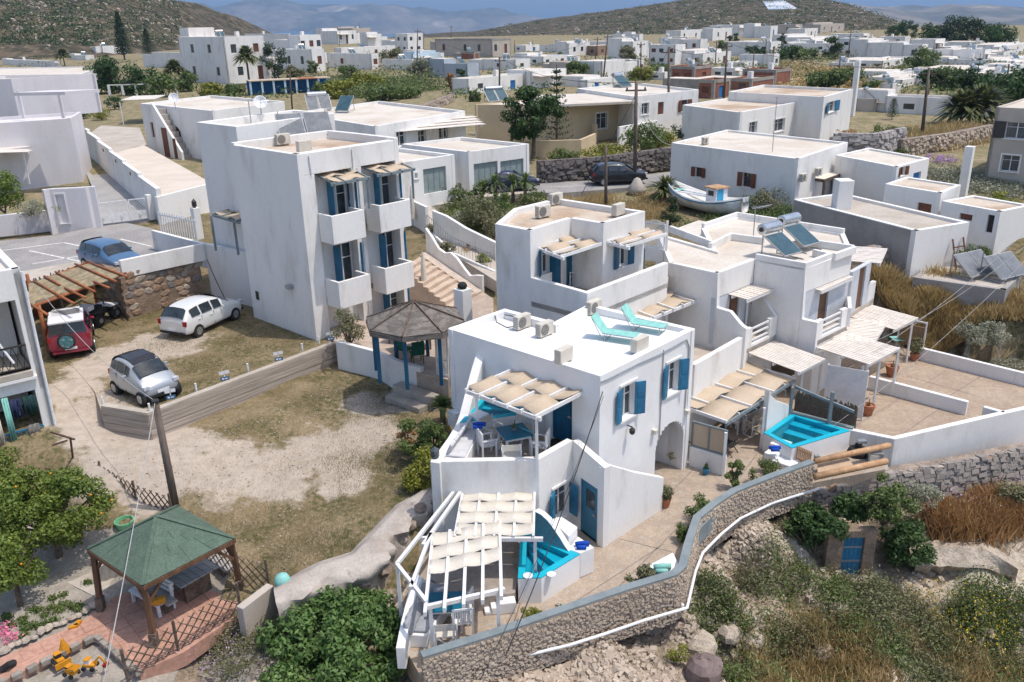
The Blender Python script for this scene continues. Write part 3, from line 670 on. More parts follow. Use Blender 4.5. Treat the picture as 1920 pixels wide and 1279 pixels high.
for px in((1224,808),(1285,771)):
 s,z=fBC.px(*px);k=MB();fBC.box(k,s-.07,s+.1,z-.07,z+.07,0.002,.16);k.build('junction_box',acm,mh)
s,z=fBC.px(1176,800);k=thing('wall_lamp','black lantern lamp on the white front wall under the left blue window','lamp',fBC.p(s,z-.15,.15))
MB().bar(fBC.p(s,z+.05,.0),fBC.p(s,z+.05,.2),.03,.03).build('bracket',dmetal,k)
MB().lathe(fBC.p(s,z-.2,.2),[(.05,0),(.09,.05),(.1,.16),(.03,.24),(.01,.26)],10).build('lantern',dmetal,k)
for rpx,lab,ro in(((979,616),'ivory outdoor unit beside the rear parapet notch, further from the pair of loungers',47.6),((1021,630),'ivory outdoor unit next to the inner parapet corner, second on the fresh white roof',47.6),((1057,680),'ivory outdoor unit at the edge of the roof above the beige canvas pergola',-132),((1199,660),'ivory outdoor unit near the front roof edge below the turquoise loungers',-132),((1113,588),'ivory outdoor unit against the rear parapet, behind the left turquoise lounger',47.6)):
 ac_unit(lab,S(rpx[0],rpx[1],ZT-.03),rad(ro+(R_.uniform(-4,4))))
b=MB()
for pts in([(928,592,.2),(931,604,0),(950,614,0),(966,612,.1)],[(946,590,.2),(985,598,.2),(1005,607,.05),(1015,618,0)],[(1000,601,.1),(1020,612,.05),(1045,612,.2),(1100,580,.15)]):
 b.tube([S(x,y,ZT-.02+z)for x,y,z in pts],.018,5)
b.build('roof_cable',rubber,mh)
sling=mat('turquoise_sling',(.27,.56,.50),(.22,.49,.44),scale=5,rough=.7,fine=.05)
def lounger(p,rot,label):
 o=thing('sun_lounger',label,'sun lounger',p,rot,'loungers on the white roof',.88)
 MB().box((.35,0,.3),(1.25,.58,.025)).build('seat_sling',sling,o,local=True)
 M=Matrix.Rotation(rad(52),3,'Y');MB().box((-.52,0,.58),(.8,.58,.025),M=M).build('backrest',sling,o,local=True)
 for y in(-.31,.31):MB().tube([(-.3,y,.3),(.98,y,.3)],.018,6).build('side_rail',metal,o,local=True)
 for x in(-.2,.85):MB().tube([(x,-.31,.3),(x,-.31,.02),(x,.31,.02),(x,.31,.3)],.016,6).build('leg',metal,o,local=True)
 MB().tube([(-.75,-.28,.85),(-.3,-.28,.05),(-.3,.28,.05),(-.75,.28,.85)],.014,6).build('back_strut',metal,o,local=True)
 return o
def head_foot(h,f,z):
 a,c=S(*h,z),S(*f,z);return lerp(a,c,.45),math.atan2((c-a).y,(c-a).x)
for h,f,lab in(((1118,632),(1186,642),'turquoise sun lounger with raised back, nearer the left end of the white roof'),((1176,614),(1236,624),'turquoise sun lounger with raised back, nearer the rear right parapet of the white roof')):
 p,ro=head_foot(h,f,ZT-.03);lounger(p,ro,lab)
K,K2,Mi,Q=S(806.6,866,ZP),S(1010,862,ZP),S(1073.9,826,ZP),S(1130,1027,ZL)
Wd=S(1242,955,ZL)
sPf=fAB.px(893,661);Pf=fAB.p(max(1.2,sPf[0]),0)
tb=thing('terrace_wall','white plastered terrace block below the main house with a window and a grey blue door','wall',(lerp(K,Q,.5).x,lerp(K,Q,.5).y,-2.4))
f2,f3=Face(K2,Mi),Face(Mi,Q)
wr=f2.rect((1039,919),(1039,976),(1067,904),(1067,961));dr2=f3.rect((1087.6,921),(1088,1011),(1121,934),(1118,1022));dr2=(dr2[0],min(dr2[1],f3.L-.16),ZL,ZL+1.9)
wr=(max(.15,wr[0]),min(wr[1],f2.L-.06),wr[2],wr[3])
wl=MB();wl.wall([K,K2],.22,-2.4,ZP);wl.holed(K2,Mi,-2.4,ZP,.22,[wr]);wl.holed(Mi,Q,-2.4,(ZP,.55),.22,[dr2])
zq=[SF(x,y,Q,Wd)[1]for x,y in((1143,873.7),(1195,884),(1246,895))]
wl.wall([Q,lerp(Q,Wd,.1),lerp(Q,Wd,.5),Wd],.22,-2.4,[.52,max(.5,zq[0]),zq[1],zq[2]])
side=[(893,661),(884,690),(872,735),(858,790),(840,820),(825,841),(806.6,866)];f4=Face(Pf,K)
pts=[];
for x,y in side:
 s,z=f4.px(x,y);s=min(max(s,0),f4.L);pts.append((s,z))
ss=[f4.L*k/12 for k in range(13)];zs=[float(np.interp(s,[p[0]for p in pts],[p[1]for p in pts]))for s in ss];zs[-1]=ZP
wl.wall([f4.p(s,0)for s in ss],.3,-1.6,zs)
wl.build('wall',white,tb,bevel=.025)
MB().prism(inset([V3(K,0),V3(K2,0),V3(Mi,0),fAB.p(min(fAB.L-.5,(Mi-fAB.a).dot(fAB.e)),0,-.1),fAB.p(max(1.2,sPf[0]),0,-.1)],.09),ZF-.25,ZF).build('floor',mat('terrace_tiles',(.42,.36,.30),(.36,.31,.26),scale=3,rough=.7,fine=.1),tb)
window(tb,f2,wr,th=.22,shut=blue,angs=(160,78),lintel=True)
door(tb,f3,dr2,doorbl,th=.1,glazed=True,panels=False)
poolm=mat('turquoise_basin',(.008,.42,.55),(.008,.38,.51),scale=1.2,rough=.5,fine=.03)
def watermat():
 M=bpy.data.materials.new('pool_water');M.use_nodes=True;t=M.node_tree;L=t.links
 for n in list(t.nodes):
  if n.type!='OUTPUT_MATERIAL':t.nodes.remove(n)
 tr=t.nodes.new('ShaderNodeBsdfTransparent');tr.inputs[0].default_value=(.72,.95,1,1);gl=t.nodes.new('ShaderNodeBsdfGlossy');gl.inputs['Roughness'].default_value=.02
 fr=t.nodes.new('ShaderNodeFresnel');fr.inputs[0].default_value=1.33;mx=t.nodes.new('ShaderNodeMixShader');ns=t.nodes.new('ShaderNodeTexNoise');ns.inputs['Scale'].default_value=5
 bp=t.nodes.new('ShaderNodeBump');bp.inputs['Strength'].default_value=.5;bp.inputs['Distance'].default_value=.05;L.new(ns.outputs[0],bp.inputs['Height']);L.new(bp.outputs[0],gl.inputs['Normal']);L.new(bp.outputs[0],fr.inputs['Normal'])
 L.new(fr.outputs[0],mx.inputs[0]);L.new(tr.outputs[0],mx.inputs[1]);L.new(gl.outputs[0],mx.inputs[2]);L.new(mx.outputs[0],t.nodes['Material Output'].inputs['Surface'])
 return M
waterm=watermat()
def pool(label,poly,z,base,rim=.2,depth=.8,step=None,outer=None,spots=()):
 """poly: outer rim corners counter-clockwise"""
 c=sum(poly,Vector())/len(poly);o=thing('plunge_pool',label,'pool',(c.x,c.y,base),0)
 n=len(poly);inn=inset(poly,rim)
 MB().wall([V3(p,0)for p in poly],.06,base,z-.03,closed=True).build('pool_wall',outer or white,o)
 r=MB()
 for i in range(n):
  j=(i+1)%n;a,b_,ia,ib=poly[i],poly[j],inn[i],inn[j]
  r.hexa([V3(a,z-.03),V3(b_,z-.03),V3(ib,z-.03),V3(ia,z-.03)],[V3(a,z),V3(b_,z),V3(ib,z),V3(ia,z)])
 r.build('rim',poolm,o)
 in2=inset(poly,rim-.01)
 bs=MB();
 bs.wall(in2[::-1],.02,z-depth,z-.02,closed=True);bs.sheet([V3(p,z-depth+.01)for p in in2]);bs.build('basin',poolm,o)
 if step is not None:
  i=step;a,b_=inn[i],inn[(i+1)%n];d=(b_-a).normalized();nn=Vector((-d.y,d.x,0))
  for k,(w,h)in enumerate(((.4,.2),(.8,.4))):
   m0,m1=lerp(a,inn[i-1],min(.8,w/max(.1,(inn[i-1]-a).length))),lerp(b_,inn[(i+2)%n],min(.8,w/max(.1,(inn[(i+2)%n]-b_).length)))
   MB().prism([a,b_,m1,m0],z-depth+.01,z-h).build('step',poolm,o)
 MB().sheet([V3(p,z-.07)for p in inset(poly,rim-.005)]).build('water',waterm,o)
 for sp in spots:MB().lathe(sp,[(.13,0),(.13,.012),(.05,.016)],14).build('skimmer_lid',plast,o)
 return o
def ccw(poly):
 a=sum(poly[i].x*poly[(i+1)%len(poly)].y-poly[(i+1)%len(poly)].x*poly[i].y for i in range(len(poly)))
 return poly if a>0 else poly[::-1]
zu=ZF+.75
p1=S(862,792,zu);p2=S(902,741,zu);p3=S(1000,773,zu)
ph=fAB.p(fAB.px(905,742)[0],0,.08);ph2=fAB.p(dr[0]-.25,0,.08)
pool('triangular turquoise pool on the upper terrace under the beige canvas pergola',ccw([V3(p1,0),V3(p3,0),V3(ph2,0),V3(fAB.p(max(1.4,sPf[0]+.35),0,.08),0)]),zu,ZF,depth=.5,step=2,outer=fresh)
_b=S(888,839,ZF);zc=max(ZF+1.95,SY(884,731,_b.y).z)
L_,T_,Fp=S(877,728,zc),S(970,687,zc),S(1008,777,zc)
canvas_pergola('canvas_pergola','pergola of beige canvas strips over the upper terrace table beside the blue double door',L_,T_,Fp,6,2,canvas,posts=[V3(lerp(L_,Fp,.13),ZF),V3(lerp(L_,Fp,.985),ZF)],beams=('front','back'),group='canvas shade pergolas')
tp=S(965,848,ZF);blue_table(tp,rad(20),'square blue topped table on the upper terrace with a small plant in its middle')
pot_plant((tp.x,tp.y,ZF+.75),'small green plant in a grey pot on the blue table of the upper terrace',r=.07,h=.1,lm=lm_mid,blobs=[(0,0,.17,.1,.1,.09)],n=120,pm=metal,size=.05)
gch='chairs round the upper terrace table'
slat_chair(tp+Vector((-.85,-.2,0)),rad(-70),'white slatted armchair on the left of the upper blue table',gch);slat_chair(tp+Vector((.8,-.35,0)),rad(75),'white slatted armchair on the right of the upper blue table',gch)
director_chair(tp+Vector((-.1,-.95,0)),rad(5),'white director chair with its canvas back towards the terrace parapet',gch);director_chair(tp+Vector((-.7,.6,0)),rad(-130),'white director chair behind the upper blue table, by the pool wall',gch)
director_chair(tp+Vector((.35,.85,0)),rad(175),'white director chair behind the upper blue table, towards the blue double door',gch)
mp=S(1038,833,ZF);b=MB().box((mp.x,mp.y,ZF+.012),(.75,.45,.02),rad(48));b.top('door_mat',rubber,'dark door mat before the blue double door of the upper terrace','mat')
bn=thing('masonry_bench','white masonry bench with pale cushions along the curved parapet of the upper terrace','bench',(K.x+.9,K.y+1.0,ZF))
q0,q1=lerp(K,Pf,.10),lerp(K,Pf,.62);dn=(q1-q0).normalized();nn=Vector((dn.y,-dn.x,0))
MB().prism([q0+nn*.25,q0+nn*.95,q1+nn*.75,q1+nn*.25],ZF,ZF+.42).build('seat',fresh,bn)
greyc=mat('pale_grey_cushion',(.58,.58,.59),(.52,.52,.53),scale=4,rough=.95,fine=.05,bump=.15,bscale=8)
MB().prism([q0+nn*.28+dn*.05,q0+nn*.92+dn*.05,q1+nn*.72,q1+nn*.28],ZF+.42,ZF+.5).build('seat_cushion',greyc,bn,bevel=.03)
for k in range(6):
 p=lerp(q0,q1,.1+k*.15)+nn*(.42);M=Matrix.Rotation(math.atan2(dn.y,dn.x),3,'Z')@Matrix.Rotation(rad(25),3,'X')
 tag(MB().box((p.x,p.y,ZF+.68),(.36,.1,.34),M=M).top('cushion',greyc,['lowest','second','third','fourth','fifth','topmost'][k]+' of the pale grey cushions along the curved terrace parapet','cushion','cushions on the upper bench',bevel=.04))
MB().lathe(S(816,858,ZP),[(.1,0),(.13,.06),(.13,.25),(.06,.32),(.02,.36)],12).top('lantern',glass,'glass lantern standing on the corner of the terrace parapet','lantern')
tw=mat('royal_blue_towel',(.01,.07,.42),(.012,.06,.34),scale=4,rough=.95,fine=.1)
def towel(p,label,m=None,s=1.0):
 b=MB();b.tube([p+Vector((-.2*s,0,.07*s)),p+Vector((0,.03,.08*s)),p+Vector((.2*s,.02,.07*s))],.07*s,9);b.tube([p+Vector((-.18*s,-.14*s,.06*s)),p+Vector((.1*s,-.15*s,.06*s))],.06*s,9)
 b.top('rolled_towel',m or tw,label,'towel','rolled blue towels',smooth=True)
st=S(900,830,ZF);MB().prism([st+U*.0,st+U*.5,st+U*.5+V*.5,st+V*.5],ZF,ZF+.85).top('masonry_step',fresh,'white masonry block step beside the upper terrace pool','step',bevel=.04)
towel(S(899,806,ZF+.86)+U*.15+V*.15,'rolled royal blue towels on the white block of the upper terrace')
tilem=mat('patio_mosaic',(.40,.32,.245),(.34,.27,.21),scale=2.5,rough=.8,c3=(.36,.38,.36),scale3=7,lo3=.58,hi3=.68,fine=.14,fscale=16,bump=.1,bscale=20)
pin=[S(a,b,-1.4)for a,b in PATIO_TOP]
floor_poly=[V3(p,0)for p in pin]+[S(1660,880,ZL),S(1600,800,ZL),S(1500,770,ZL),S(1370,690,ZL),V3(lerp(C,D,.9),0),V3(A,0),S(806,985,ZL),S(790,1060,ZL),S(748,1195,ZL)]
struct(MB().prism(floor_poly,-3.0,ZL),'patio_floor',tilem)
b=MB()
for a,c in(((1235,947),(1300,880)),((1130,1130),(1275,985)),((1160,1010),(1260,1035)),((1060,1140),(1245,1020)),((1340,960),(1420,850))):b.bar(S(*a,ZL+.002),S(*c,ZL+.002),.03,.008)
struct(b,'patio_floor_joint',mat('floor_joint',(.22,.19,.16),(.25,.21,.18),scale=3,rough=.9))
pw=thing('patio_parapet','curving patio parapet with pale blue grey coping and stone clad face above white pipe','wall',(pin[6].x,pin[6].y,-3.1))
pp=[V3(p,0)for p in pin]
clad=mat('pebble_cladding',(.47,.39,.31),(.33,.275,.22),scale=9,lo=.42,hi=.6,rough=.95,bump=1.,bscale=11,fine=.3,fscale=9,bdist=.1)
MB().wall(pp,.2,-3.0,-1.45).build('wall',clad,pw)
MB().wall([p for p in pp],.24,-1.45,-1.39).build('coping',pgrey,pw)
def stones_on(path,zt,zb,out,n,s,rng=RNG):
 P=np.array([[p.x,p.y]for p in path]);seg=np.diff(P,axis=0);ln=np.linalg.norm(seg,axis=1);cum=np.concatenate([[0],np.cumsum(ln)])
 u=rng.random(n)*cum[-1];k=np.clip(np.searchsorted(cum,u)-1,0,len(ln)-1);t=((u-cum[k])/ln[k])[:,None];xy=P[k]+seg[k]*t
 nr=np.stack([seg[k,1],-seg[k,0]],1)/ln[k][:,None];h=rng.random(n)
 z=zb+(zt-zb)*h;xy=xy+nr*(out*(1-h))[:,None]
 return np.concatenate([xy,z[:,None]],1),np.concatenate([nr,np.full((n,1),.3)],1),np.concatenate([seg[k]/ln[k][:,None],np.zeros((n,1))],1)
def rock_faces(c,nr,tg,s,rng=RNG,flat=.5):
 """small faceted stones: 8-corner lumps as quads"""
 n=len(c);up=np.cross(nr,tg);up/=np.linalg.norm(up,axis=1,keepdims=True)
 sz=s*(.45+1.15*rng.random((n,1))**1.6);a=sz*(.8+.6*rng.random((n,1)))*.5;b_=sz*(.5+.4*rng.random((n,1)))*.5;d=sz*flat*(.6+.6*rng.random((n,1)))
 cor=[]
 for k,f in((0,1.0),(1,.62)):
  for i,j in((-1,-1),(1,-1),(1,1),(-1,1)):
   jt=1+.35*(rng.random((n,2))-.5);cor.append(c+tg*a*i*f*jt[:,:1]+up*b_*j*f*jt[:,1:]+nr*d*(k-.35))
 q=[(4,5,6,7),(0,1,5,4),(1,2,6,5),(2,3,7,6),(3,0,4,7)]
 return np.concatenate([np.stack([cor[i]for i in f],1)for f in q],0)
stonem=leafmat('rubble_stone',(.30,.24,.185),(.46,.38,.30),(.60,.51,.41),trans=0,nscale=.8)
stonegrey=leafmat('grey_rubble_stone',(.20,.175,.155),(.34,.30,.265),(.50,.45,.40),trans=0,nscale=.8)
c_,n_,t_=stones_on(pp[:9]+pp[9:],-1.5,-2.98,0,11000,.1)
tag(bulk('cladding_stones',rock_faces(c_,n_,t_,.075),4,stonem,pw),kind='stuff')
pipe=MB().tube([S(x,y,-2.42)+Vector((.08,-.2,.03))for x,y in PIPE],.045,8);pipe.tube([S(1280,1133,-2.42),S(1278,1142,-2.6)],.05,8);pipe.top('drain_pipe',plast,'long white plastic pipe running along the foot of the stone clad parapet','pipe',smooth=True)
zp2=-1.35
pl=ccw([V3(S(*p,zp2),0)for p in((971,1084),(1015,1083),(1087,1039),(1004,1002),(976,997))])
st_i=2 if(pl[2]-V3(S(1087,1039,zp2),0)).length<.1 else 1
pool('wedge shaped turquoise pool on the lower patio beside the grey blue door',pl,zp2,ZL,depth=.62,step=st_i,outer=fresh,spots=[V3(S(1034,1077,zp2),zp2+.003)])
MB().lathe(S(990,1080,zp2+.01),[(.14,0),(.14,.02),(.06,.03)],14).top('pool_skimmer',plast,'round white skimmer cover on the front rim of the lower pool','pool cover')
sb=thing('masonry_bench','white masonry seat block at the right end of the lower pool','bench',S(1100,1040,ZL))
s0,s1,s2_=V3(S(1087.5,1038,zp2),0),V3(S(1114,1027,zp2),0),V3(S(1083,1006,zp2),0)
MB().prism([s0,s1,s2_,V3(S(1066,1030,zp2),0)],ZL,zp2+.02).build('block',fresh,sb,bevel=.03)
MB().prism([V3(S(1083,1004,zp2),0),V3(S(1066,1022,zp2),0),V3(S(1032,990,zp2),0),V3(S(1052,984,zp2),0)],ZL,zp2+.3).build('upper_block',fresh,sb,bevel=.03)
towel(S(1092,1024,zp2+.03),'rolled royal blue towels on the white seat of the lower pool')
fcw=Face(V3(S(1002,1006,zp2),0),V3(S(1066,1034,zp2),0));cw=[(fcw.px(*p))for p in((1004,959),(1015,965),(1027,976),(1038,991),(1049,1007),(1058,1022),(1066,1034))]
ss=[min(max(0,s),fcw.L)for s,z in cw];ss[0]=0;ss[-1]=fcw.L
cwall=thing('curved_wall','curved white wall with blue grey inner side sloping down behind the lower pool','wall',fcw.p(fcw.L/2,ZL))
MB().wall([fcw.p(s,0)for s in ss],.2,ZL,[z for s,z in cw]).build('wall',fresh,cwall,bevel=.02)
MB().wall([fcw.p(s,0,.004)for s in ss],.003,zp2+.01,[z-.015 for s,z in cw]).build('painted_side',mat('bluegrey_wall_paint',(.13,.30,.37),(.11,.27,.34),scale=2,rough=.7),cwall)
ZS=-1.75
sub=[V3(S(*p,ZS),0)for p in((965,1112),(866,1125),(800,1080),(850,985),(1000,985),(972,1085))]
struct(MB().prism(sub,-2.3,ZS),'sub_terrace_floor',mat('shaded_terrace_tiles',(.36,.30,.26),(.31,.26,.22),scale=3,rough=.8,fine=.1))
for k in range(3):
 p=S(948-k*12,1122+k*8,ZS-.12-k*.13)
 tag(MB().box((p.x,p.y,ZL+(.36-.12*k)/2),(.5,.5,.36-.12*k),rad(8)).top('masonry_step',fresh,('upper white step beside the lower pool wall','middle white step beside the lower pool wall','lowest white step beside the lower pool wall')[k],'step','steps of the lower patio',bevel=.03))
ZR=-.30
def zr(x,y):return S(x,y,ZR)
canvas_pergola('canvas_pergola','rear panel of ivory canvas squares over the lower patio, against the white terrace wall',zr(853,1003),zr(868,920),zr(1000,1003),5,4,canvasw,posts=[V3(zr(1003,1003),ZL)],beams=('front','back'),amp=.035,group='canvas shade pergolas',rw=.07,rh=.13,ext=.05)
o=canvas_pergola('canvas_pergola','front panel of ivory canvas squares over the lower patio, nearest the stone clad parapet',zr(797,1143),zr(812,1000),zr(940,1113),5,3,canvasw,posts=[V3(zr(806,1128),ZL),V3(zr(933,1100),ZL)],beams=(),amp=.035,group='canvas shade pergolas',rw=.08,rh=.13,span=(.42,1.0))
dz=Vector((0,0,-.12))
for a,c,w in(((798,1131),(946,1098),.1),((788,1003),(1018,1004),.09)):MB().bar(zr(*a)+dz,zr(*c)+dz,w,.11).build('beam',pwhite,o)
fr=thing('timber_frame','open frame of pale timbers leaning over the lumpy concrete wall by the lower patio','frame',V3(zr(748,1062),ZL))
for a,c in(((744,1060),(854,921)),((793,1025),(866,921)),((770,1105),(808,1003)),((744,1060),(800,1131))):MB().bar(zr(*a)+Vector((0,0,.03)),zr(*c)+Vector((0,0,.03)),.09,.1).build('rail',pwhite,fr)
MB().bar(zr(745,1062),V3(zr(745,1062),ZL),.09,.09,up=(1,0,0)).build('post',pwhite,fr)
lb=thing('masonry_bench','white curved masonry bench with grey cushions beside the lower blue table','bench',S(800,1160,ZL))
wp=[S(742,1215,-1.55),S(752,1165,-1.5),S(766,1110,-1.4),S(782,1075,-1.2),S(800,1090,-1.5),S(838,1112,-1.6),S(858,1118,-1.7)]
MB().wall([V3(p,0)for p in wp][::-1],.22,ZL,[p.z for p in wp][::-1]).build('back_wall',fresh,lb,bevel=.04)
seat=[V3(S(*p,-1.8),0)for p in((762,1190),(770,1135),(790,1100),(846,1120),(835,1140),(800,1192))]
MB().prism(seat,ZL,-1.8).build('seat',fresh,lb,bevel=.03)
MB().prism([lerp(p,sum(seat,Vector())/6,.08)for p in seat],-1.8,-1.72).build('seat_cushion',mat('grey_cushion',(.34,.35,.37),(.30,.31,.33),scale=4,rough=.95,fine=.06),lb,bevel=.03)
for k,(x,y,ro)in enumerate(((768,1172,75),(773,1158,72),(780,1145,70),(800,1106,15),(812,1108,10),(826,1112,5))):
 M=Matrix.Rotation(rad(ro),3,'Z')@Matrix.Rotation(rad(-25),3,'X');p=S(x,y,-1.55)
 MB().box(p,(.4,.12,.38),M=M).top('cushion',MATS['grey_cushion'],['nearest','middle','farthest'][k%3]+' grey cushion on the '+('outer side' if k<3 else 'rear side')+' of the lower patio bench','cushion','cushions on the lower bench '+('outer side' if k<3 else 'rear'),bevel=.05)
tp2=S(838,1170,ZL);blue_table(tp2,rad(3),'square blue topped table on the lower patio with a lamp on it',size=(.95,.8))
MB().lathe((tp2.x,tp2.y+.1,ZL+.745),[(.05,0),(.06,.05),(.05,.16),(.02,.18)],10).top('table_lantern',dmetal,'dark lantern on the lower patio table','lantern')
gl='chairs round the lower patio table'
director_chair(S(838,1212,ZL),rad(4),'white director chair on the parapet side of the lower blue table',gl)
slat_chair(S(868,1185,ZL),rad(8),'white slatted armchair standing right of the lower blue table, nearer the parapet',gl);slat_chair(S(868,1160,ZL),rad(75),'white slatted armchair right of the lower blue table, further from the parapet',gl)
def lofted(name,rows,m,nsub=5,amp=.12,label=None,cat=None,seed=0,nsc=1.6,lumps=0):
 """rows of world points lofted into one bumpy sheet body"""
 rows=[np.array([tuple(p)for p in r])for r in rows];k=26
 def res(r):
  d=np.concatenate([[0],np.cumsum(np.linalg.norm(np.diff(r,axis=0),axis=1))]);u=np.linspace(0,d[-1],k*2)
  return np.stack([np.interp(u,d,r[:,i])for i in range(3)],1)
 rows=[res(r)for r in rows];G_=[]
 for a,b_ in zip(rows[:-1],rows[1:]):
  for s in range(nsub):G_.append(a+(b_-a)*s/nsub)
 G_.append(rows[-1]);G_=np.array(G_);h=fbm(G_[...,0]*nsc+G_[...,2],G_[...,1]*nsc+G_[...,2]*nsc,seed,4)*amp*2
 w=np.ones(len(G_));w[:2*nsub+1]*=.2
 gy,gx=np.gradient(G_,axis=(0,1));nr=np.cross(gx,gy);nr/=np.linalg.norm(nr,axis=2,keepdims=True)+1e-9
 nr*=np.sign(nr[...,2:3].mean()+1e-9)
 if lumps:
  r2=np.random.default_rng(seed)
  for _ in range(lumps):
   c=G_[r2.integers(nsub+1,len(G_)-2),r2.integers(2,2*k-2)];rr=r2.uniform(.12,.3)
   h=h+np.exp(-((G_-c)**2).sum(-1)/rr**2)*r2.uniform(.12,.3)
 G_=G_+nr*(h*w[:,None])[...,None];nv,nu=G_.shape[:2]
 ii=np.arange(nv-1)[:,None]*nu+np.arange(nu-1)[None];f=np.stack([ii,ii+1,ii+nu+1,ii+nu],-1).reshape(-1,4)
 b=MB();b.v=[Vector(v)for v in G_.reshape(-1,3)];b.f=[tuple(x)for x in f.tolist()]
 o=b.top(name,m,label,cat,smooth=True);o.data.set_sharp_from_angle(angle=rad(38));return o
lump=mat('lumpy_concrete',(.46,.41,.36),(.36,.31,.27),scale=1.1,lo=.4,hi=.62,rough=.95,bump=.5,bscale=7,fine=.1,c3=(.22,.20,.19),scale3=1.7,lo3=.6,hi3=.75,bdist=.05)
zt_=-1.15
r0=[S(*p,-1.5)for p in((513,1098),(600,1052),(660,1034),(695,995),(740,945),(785,915),(810,905))];r1=[S(*p,zt_)for p in((513,1106),(600,1060),(665,1040),(700,1002),(745,953),(790,922),(812,908))]
r2=[S(*p,zt_)for p in((517,1130),(602,1086),(688,1050),(722,1008),(768,966),(806,940),(838,915))]
def outs(r,d,z):
 o_=[]
 for i in range(len(r)):e=(r[min(i+1,len(r)-1)]-r[max(i-1,0)]).normalized();o_.append(V3(r[i]+Vector((e.y,-e.x,0))*d,z))
 return o_
r3=outs(r2,.06,-1.5);r4=outs(r2,.22,-3.5)
cwo=lofted('concrete_wall',[r0,r1,r2,r3,r4],lump,label='lumpy grey concrete retaining wall with embedded boulders between the dirt lot and the lower patio',cat='wall',seed=5,amp=.13,lumps=40)
for i,(x,y)in enumerate(((674,1089),(689,1124),(709,1066),(727,1033),(765,982),(798,967),(725,1120),(808,942),(829,926),(745,1010),(782,950),(660,1120))):
 best=min(((SF(x,y,a,c),a,c)for a,c in zip(r2[:-1],r2[1:])),key=lambda t:max(-t[0][0],t[0][0]-(t[2]-t[1]).length,0));(s_,z_),a,c=best;e=(c-a).normalized();p=V3(a+e*s_+Vector((e.y,-e.x,0))*.14,z_);rr=random.Random(i);b=MB();R0=rr.uniform(.13,.24)
 b.lathe(p-Vector((0,0,R0)),[(R0*.3,0),(R0*.85,R0*.4),(R0,R0),(R0*.7,R0*1.6),(R0*.2,R0*1.9)],9);b.v=[v+Vector((rr.uniform(-1,1),rr.uniform(-1,1),rr.uniform(-1,1)))*R0*.2 for v in b.v];b.build('boulder',mat('embedded_boulder',(.34,.28,.23),(.24,.19,.155),scale=4,rough=.95,bump=.6,bscale=9,fine=.2),cwo)
ZUP=ZT+.68
cu=S(1101,550,ZUP);fUL=Face(cu+V*12,cu)
def onU(px,py):s,z=fUL.px(px,py);return fUL.p(s,z),z
pA,zA=onU(994,432);pB0,_=onU(928,420);ZRU=zA
pB=V3(pB0,ZRU)
ZFU=ZUP-.85
rf=[V3(pB,0),V3(pA,0),S(1070.5,409,ZRU),S(1131.5,419,ZRU),S(1209.8,396.6,ZRU),S(1044,372,ZRU),S(962.7,391.5,ZRU)]
uh=thing('upper_house','white house with raised flat roof, two canvas pergolas and blue doors behind the main house','house',V3(lerp(rf[0],rf[4],.5),.2))
uL=[V3(cu,0),S(1253.5,492.5,ZUP)]
f5=Face(rf[1],rf[2]);f6=Face(rf[2],rf[3]);f7=Face(rf[3],rf[4])
b=MB();b.wall([rf[4],rf[5],rf[6],rf[0]],.22,.2,[ZRU+.02,ZRU+.02,ZRU+.02,ZRU]);b.wall([rf[0],rf[1]],.22,.2,ZRU)
win_u=(lambda r:(r[0],r[1],ZFU+.9,ZFU+1.95))(f5.rect((1013,470),(1013,500),(1030,468),(1030,496)))
d1_=(1.0,1.0)
sd1=f5.px(1041,520)[0];sd2=f5.px(1072,510)[0]
b.holed(rf[1],rf[2],ZFU,ZRU,.22,[win_u,(min(sd1,f5.L-1.9),min(sd1,f5.L-1.9)+.75,ZFU,ZFU+1.95)]if f5.L>3 else[win_u]);b.wall([rf[2],rf[3]],.22,ZFU,ZRU)
win_v=(lambda s:(s-.32,s+.32,ZFU+.8,ZFU+1.9))(f7.px(1168,478)[0]);b.holed(rf[3],rf[4],ZFU,ZRU,.22,[win_v])
b.wall([rf[1],V3(cu,0),uL[1]],.22,.2,[ZUP+.1,ZUP,ZUP]);b.build('wall',white,uh,bevel=.02)
rr_=inset(rf,.2);MB().prism(rr_,ZRU-.4,ZRU-.22).build('roof',roofs,uh)
MB().prism([rf[1],V3(cu,0),uL[1],S(1262,470,ZFU),rf[4],rf[3],rf[2]],ZFU-.2,ZFU).build('terrace_floor',mat('pale_terrace_floor',(.50,.44,.37),(.44,.38,.32),scale=1.5,rough=.85,fine=.1),uh)
window(uh,f5,win_u,shut=dblue,angs=(150,100));window(uh,f7,win_v,shut=dblue,angs=(170,170))
for xa,xb in((1035,1048),(1062,1082)):
 sa,sb_=max(.1,f5.px(xa,505)[0]),min(f5.L-.08,f5.px(xb,500)[0]);q=MB();f5.box(q,sa,max(sa+.5,sb_),ZFU+.01,ZFU+1.95,.004,.05);dd_=q.build('door',dblue,uh);q=MB();f5.box(q,sa+.1,max(sa+.4,sb_-.1),ZFU+.2,ZFU+.9,.051,.065);f5.box(q,sa+.1,max(sa+.4,sb_-.1),ZFU+1.05,ZFU+1.8,.051,.065);q.build('door_panel',dblue,dd_)
zq=ZFU+2.05
canvas_pergola('canvas_pergola','left beige canvas pergola in the recess of the upper house, over the royal blue table',S(997,456,zq),S(1069,435,zq),S(1054,478,zq),5,2,canvas,posts=[S(1054,538,ZFU)],group='canvas shade pergolas')
canvas_pergola('canvas_pergola','right beige canvas pergola of the upper house beside the arched lattice screen',S(1131,448,zq),S(1205,427,zq),S(1176,459,zq),5,2,canvas,posts=[S(1175,514,ZFU),S(1248,494,ZFU)],group='canvas shade pergolas')
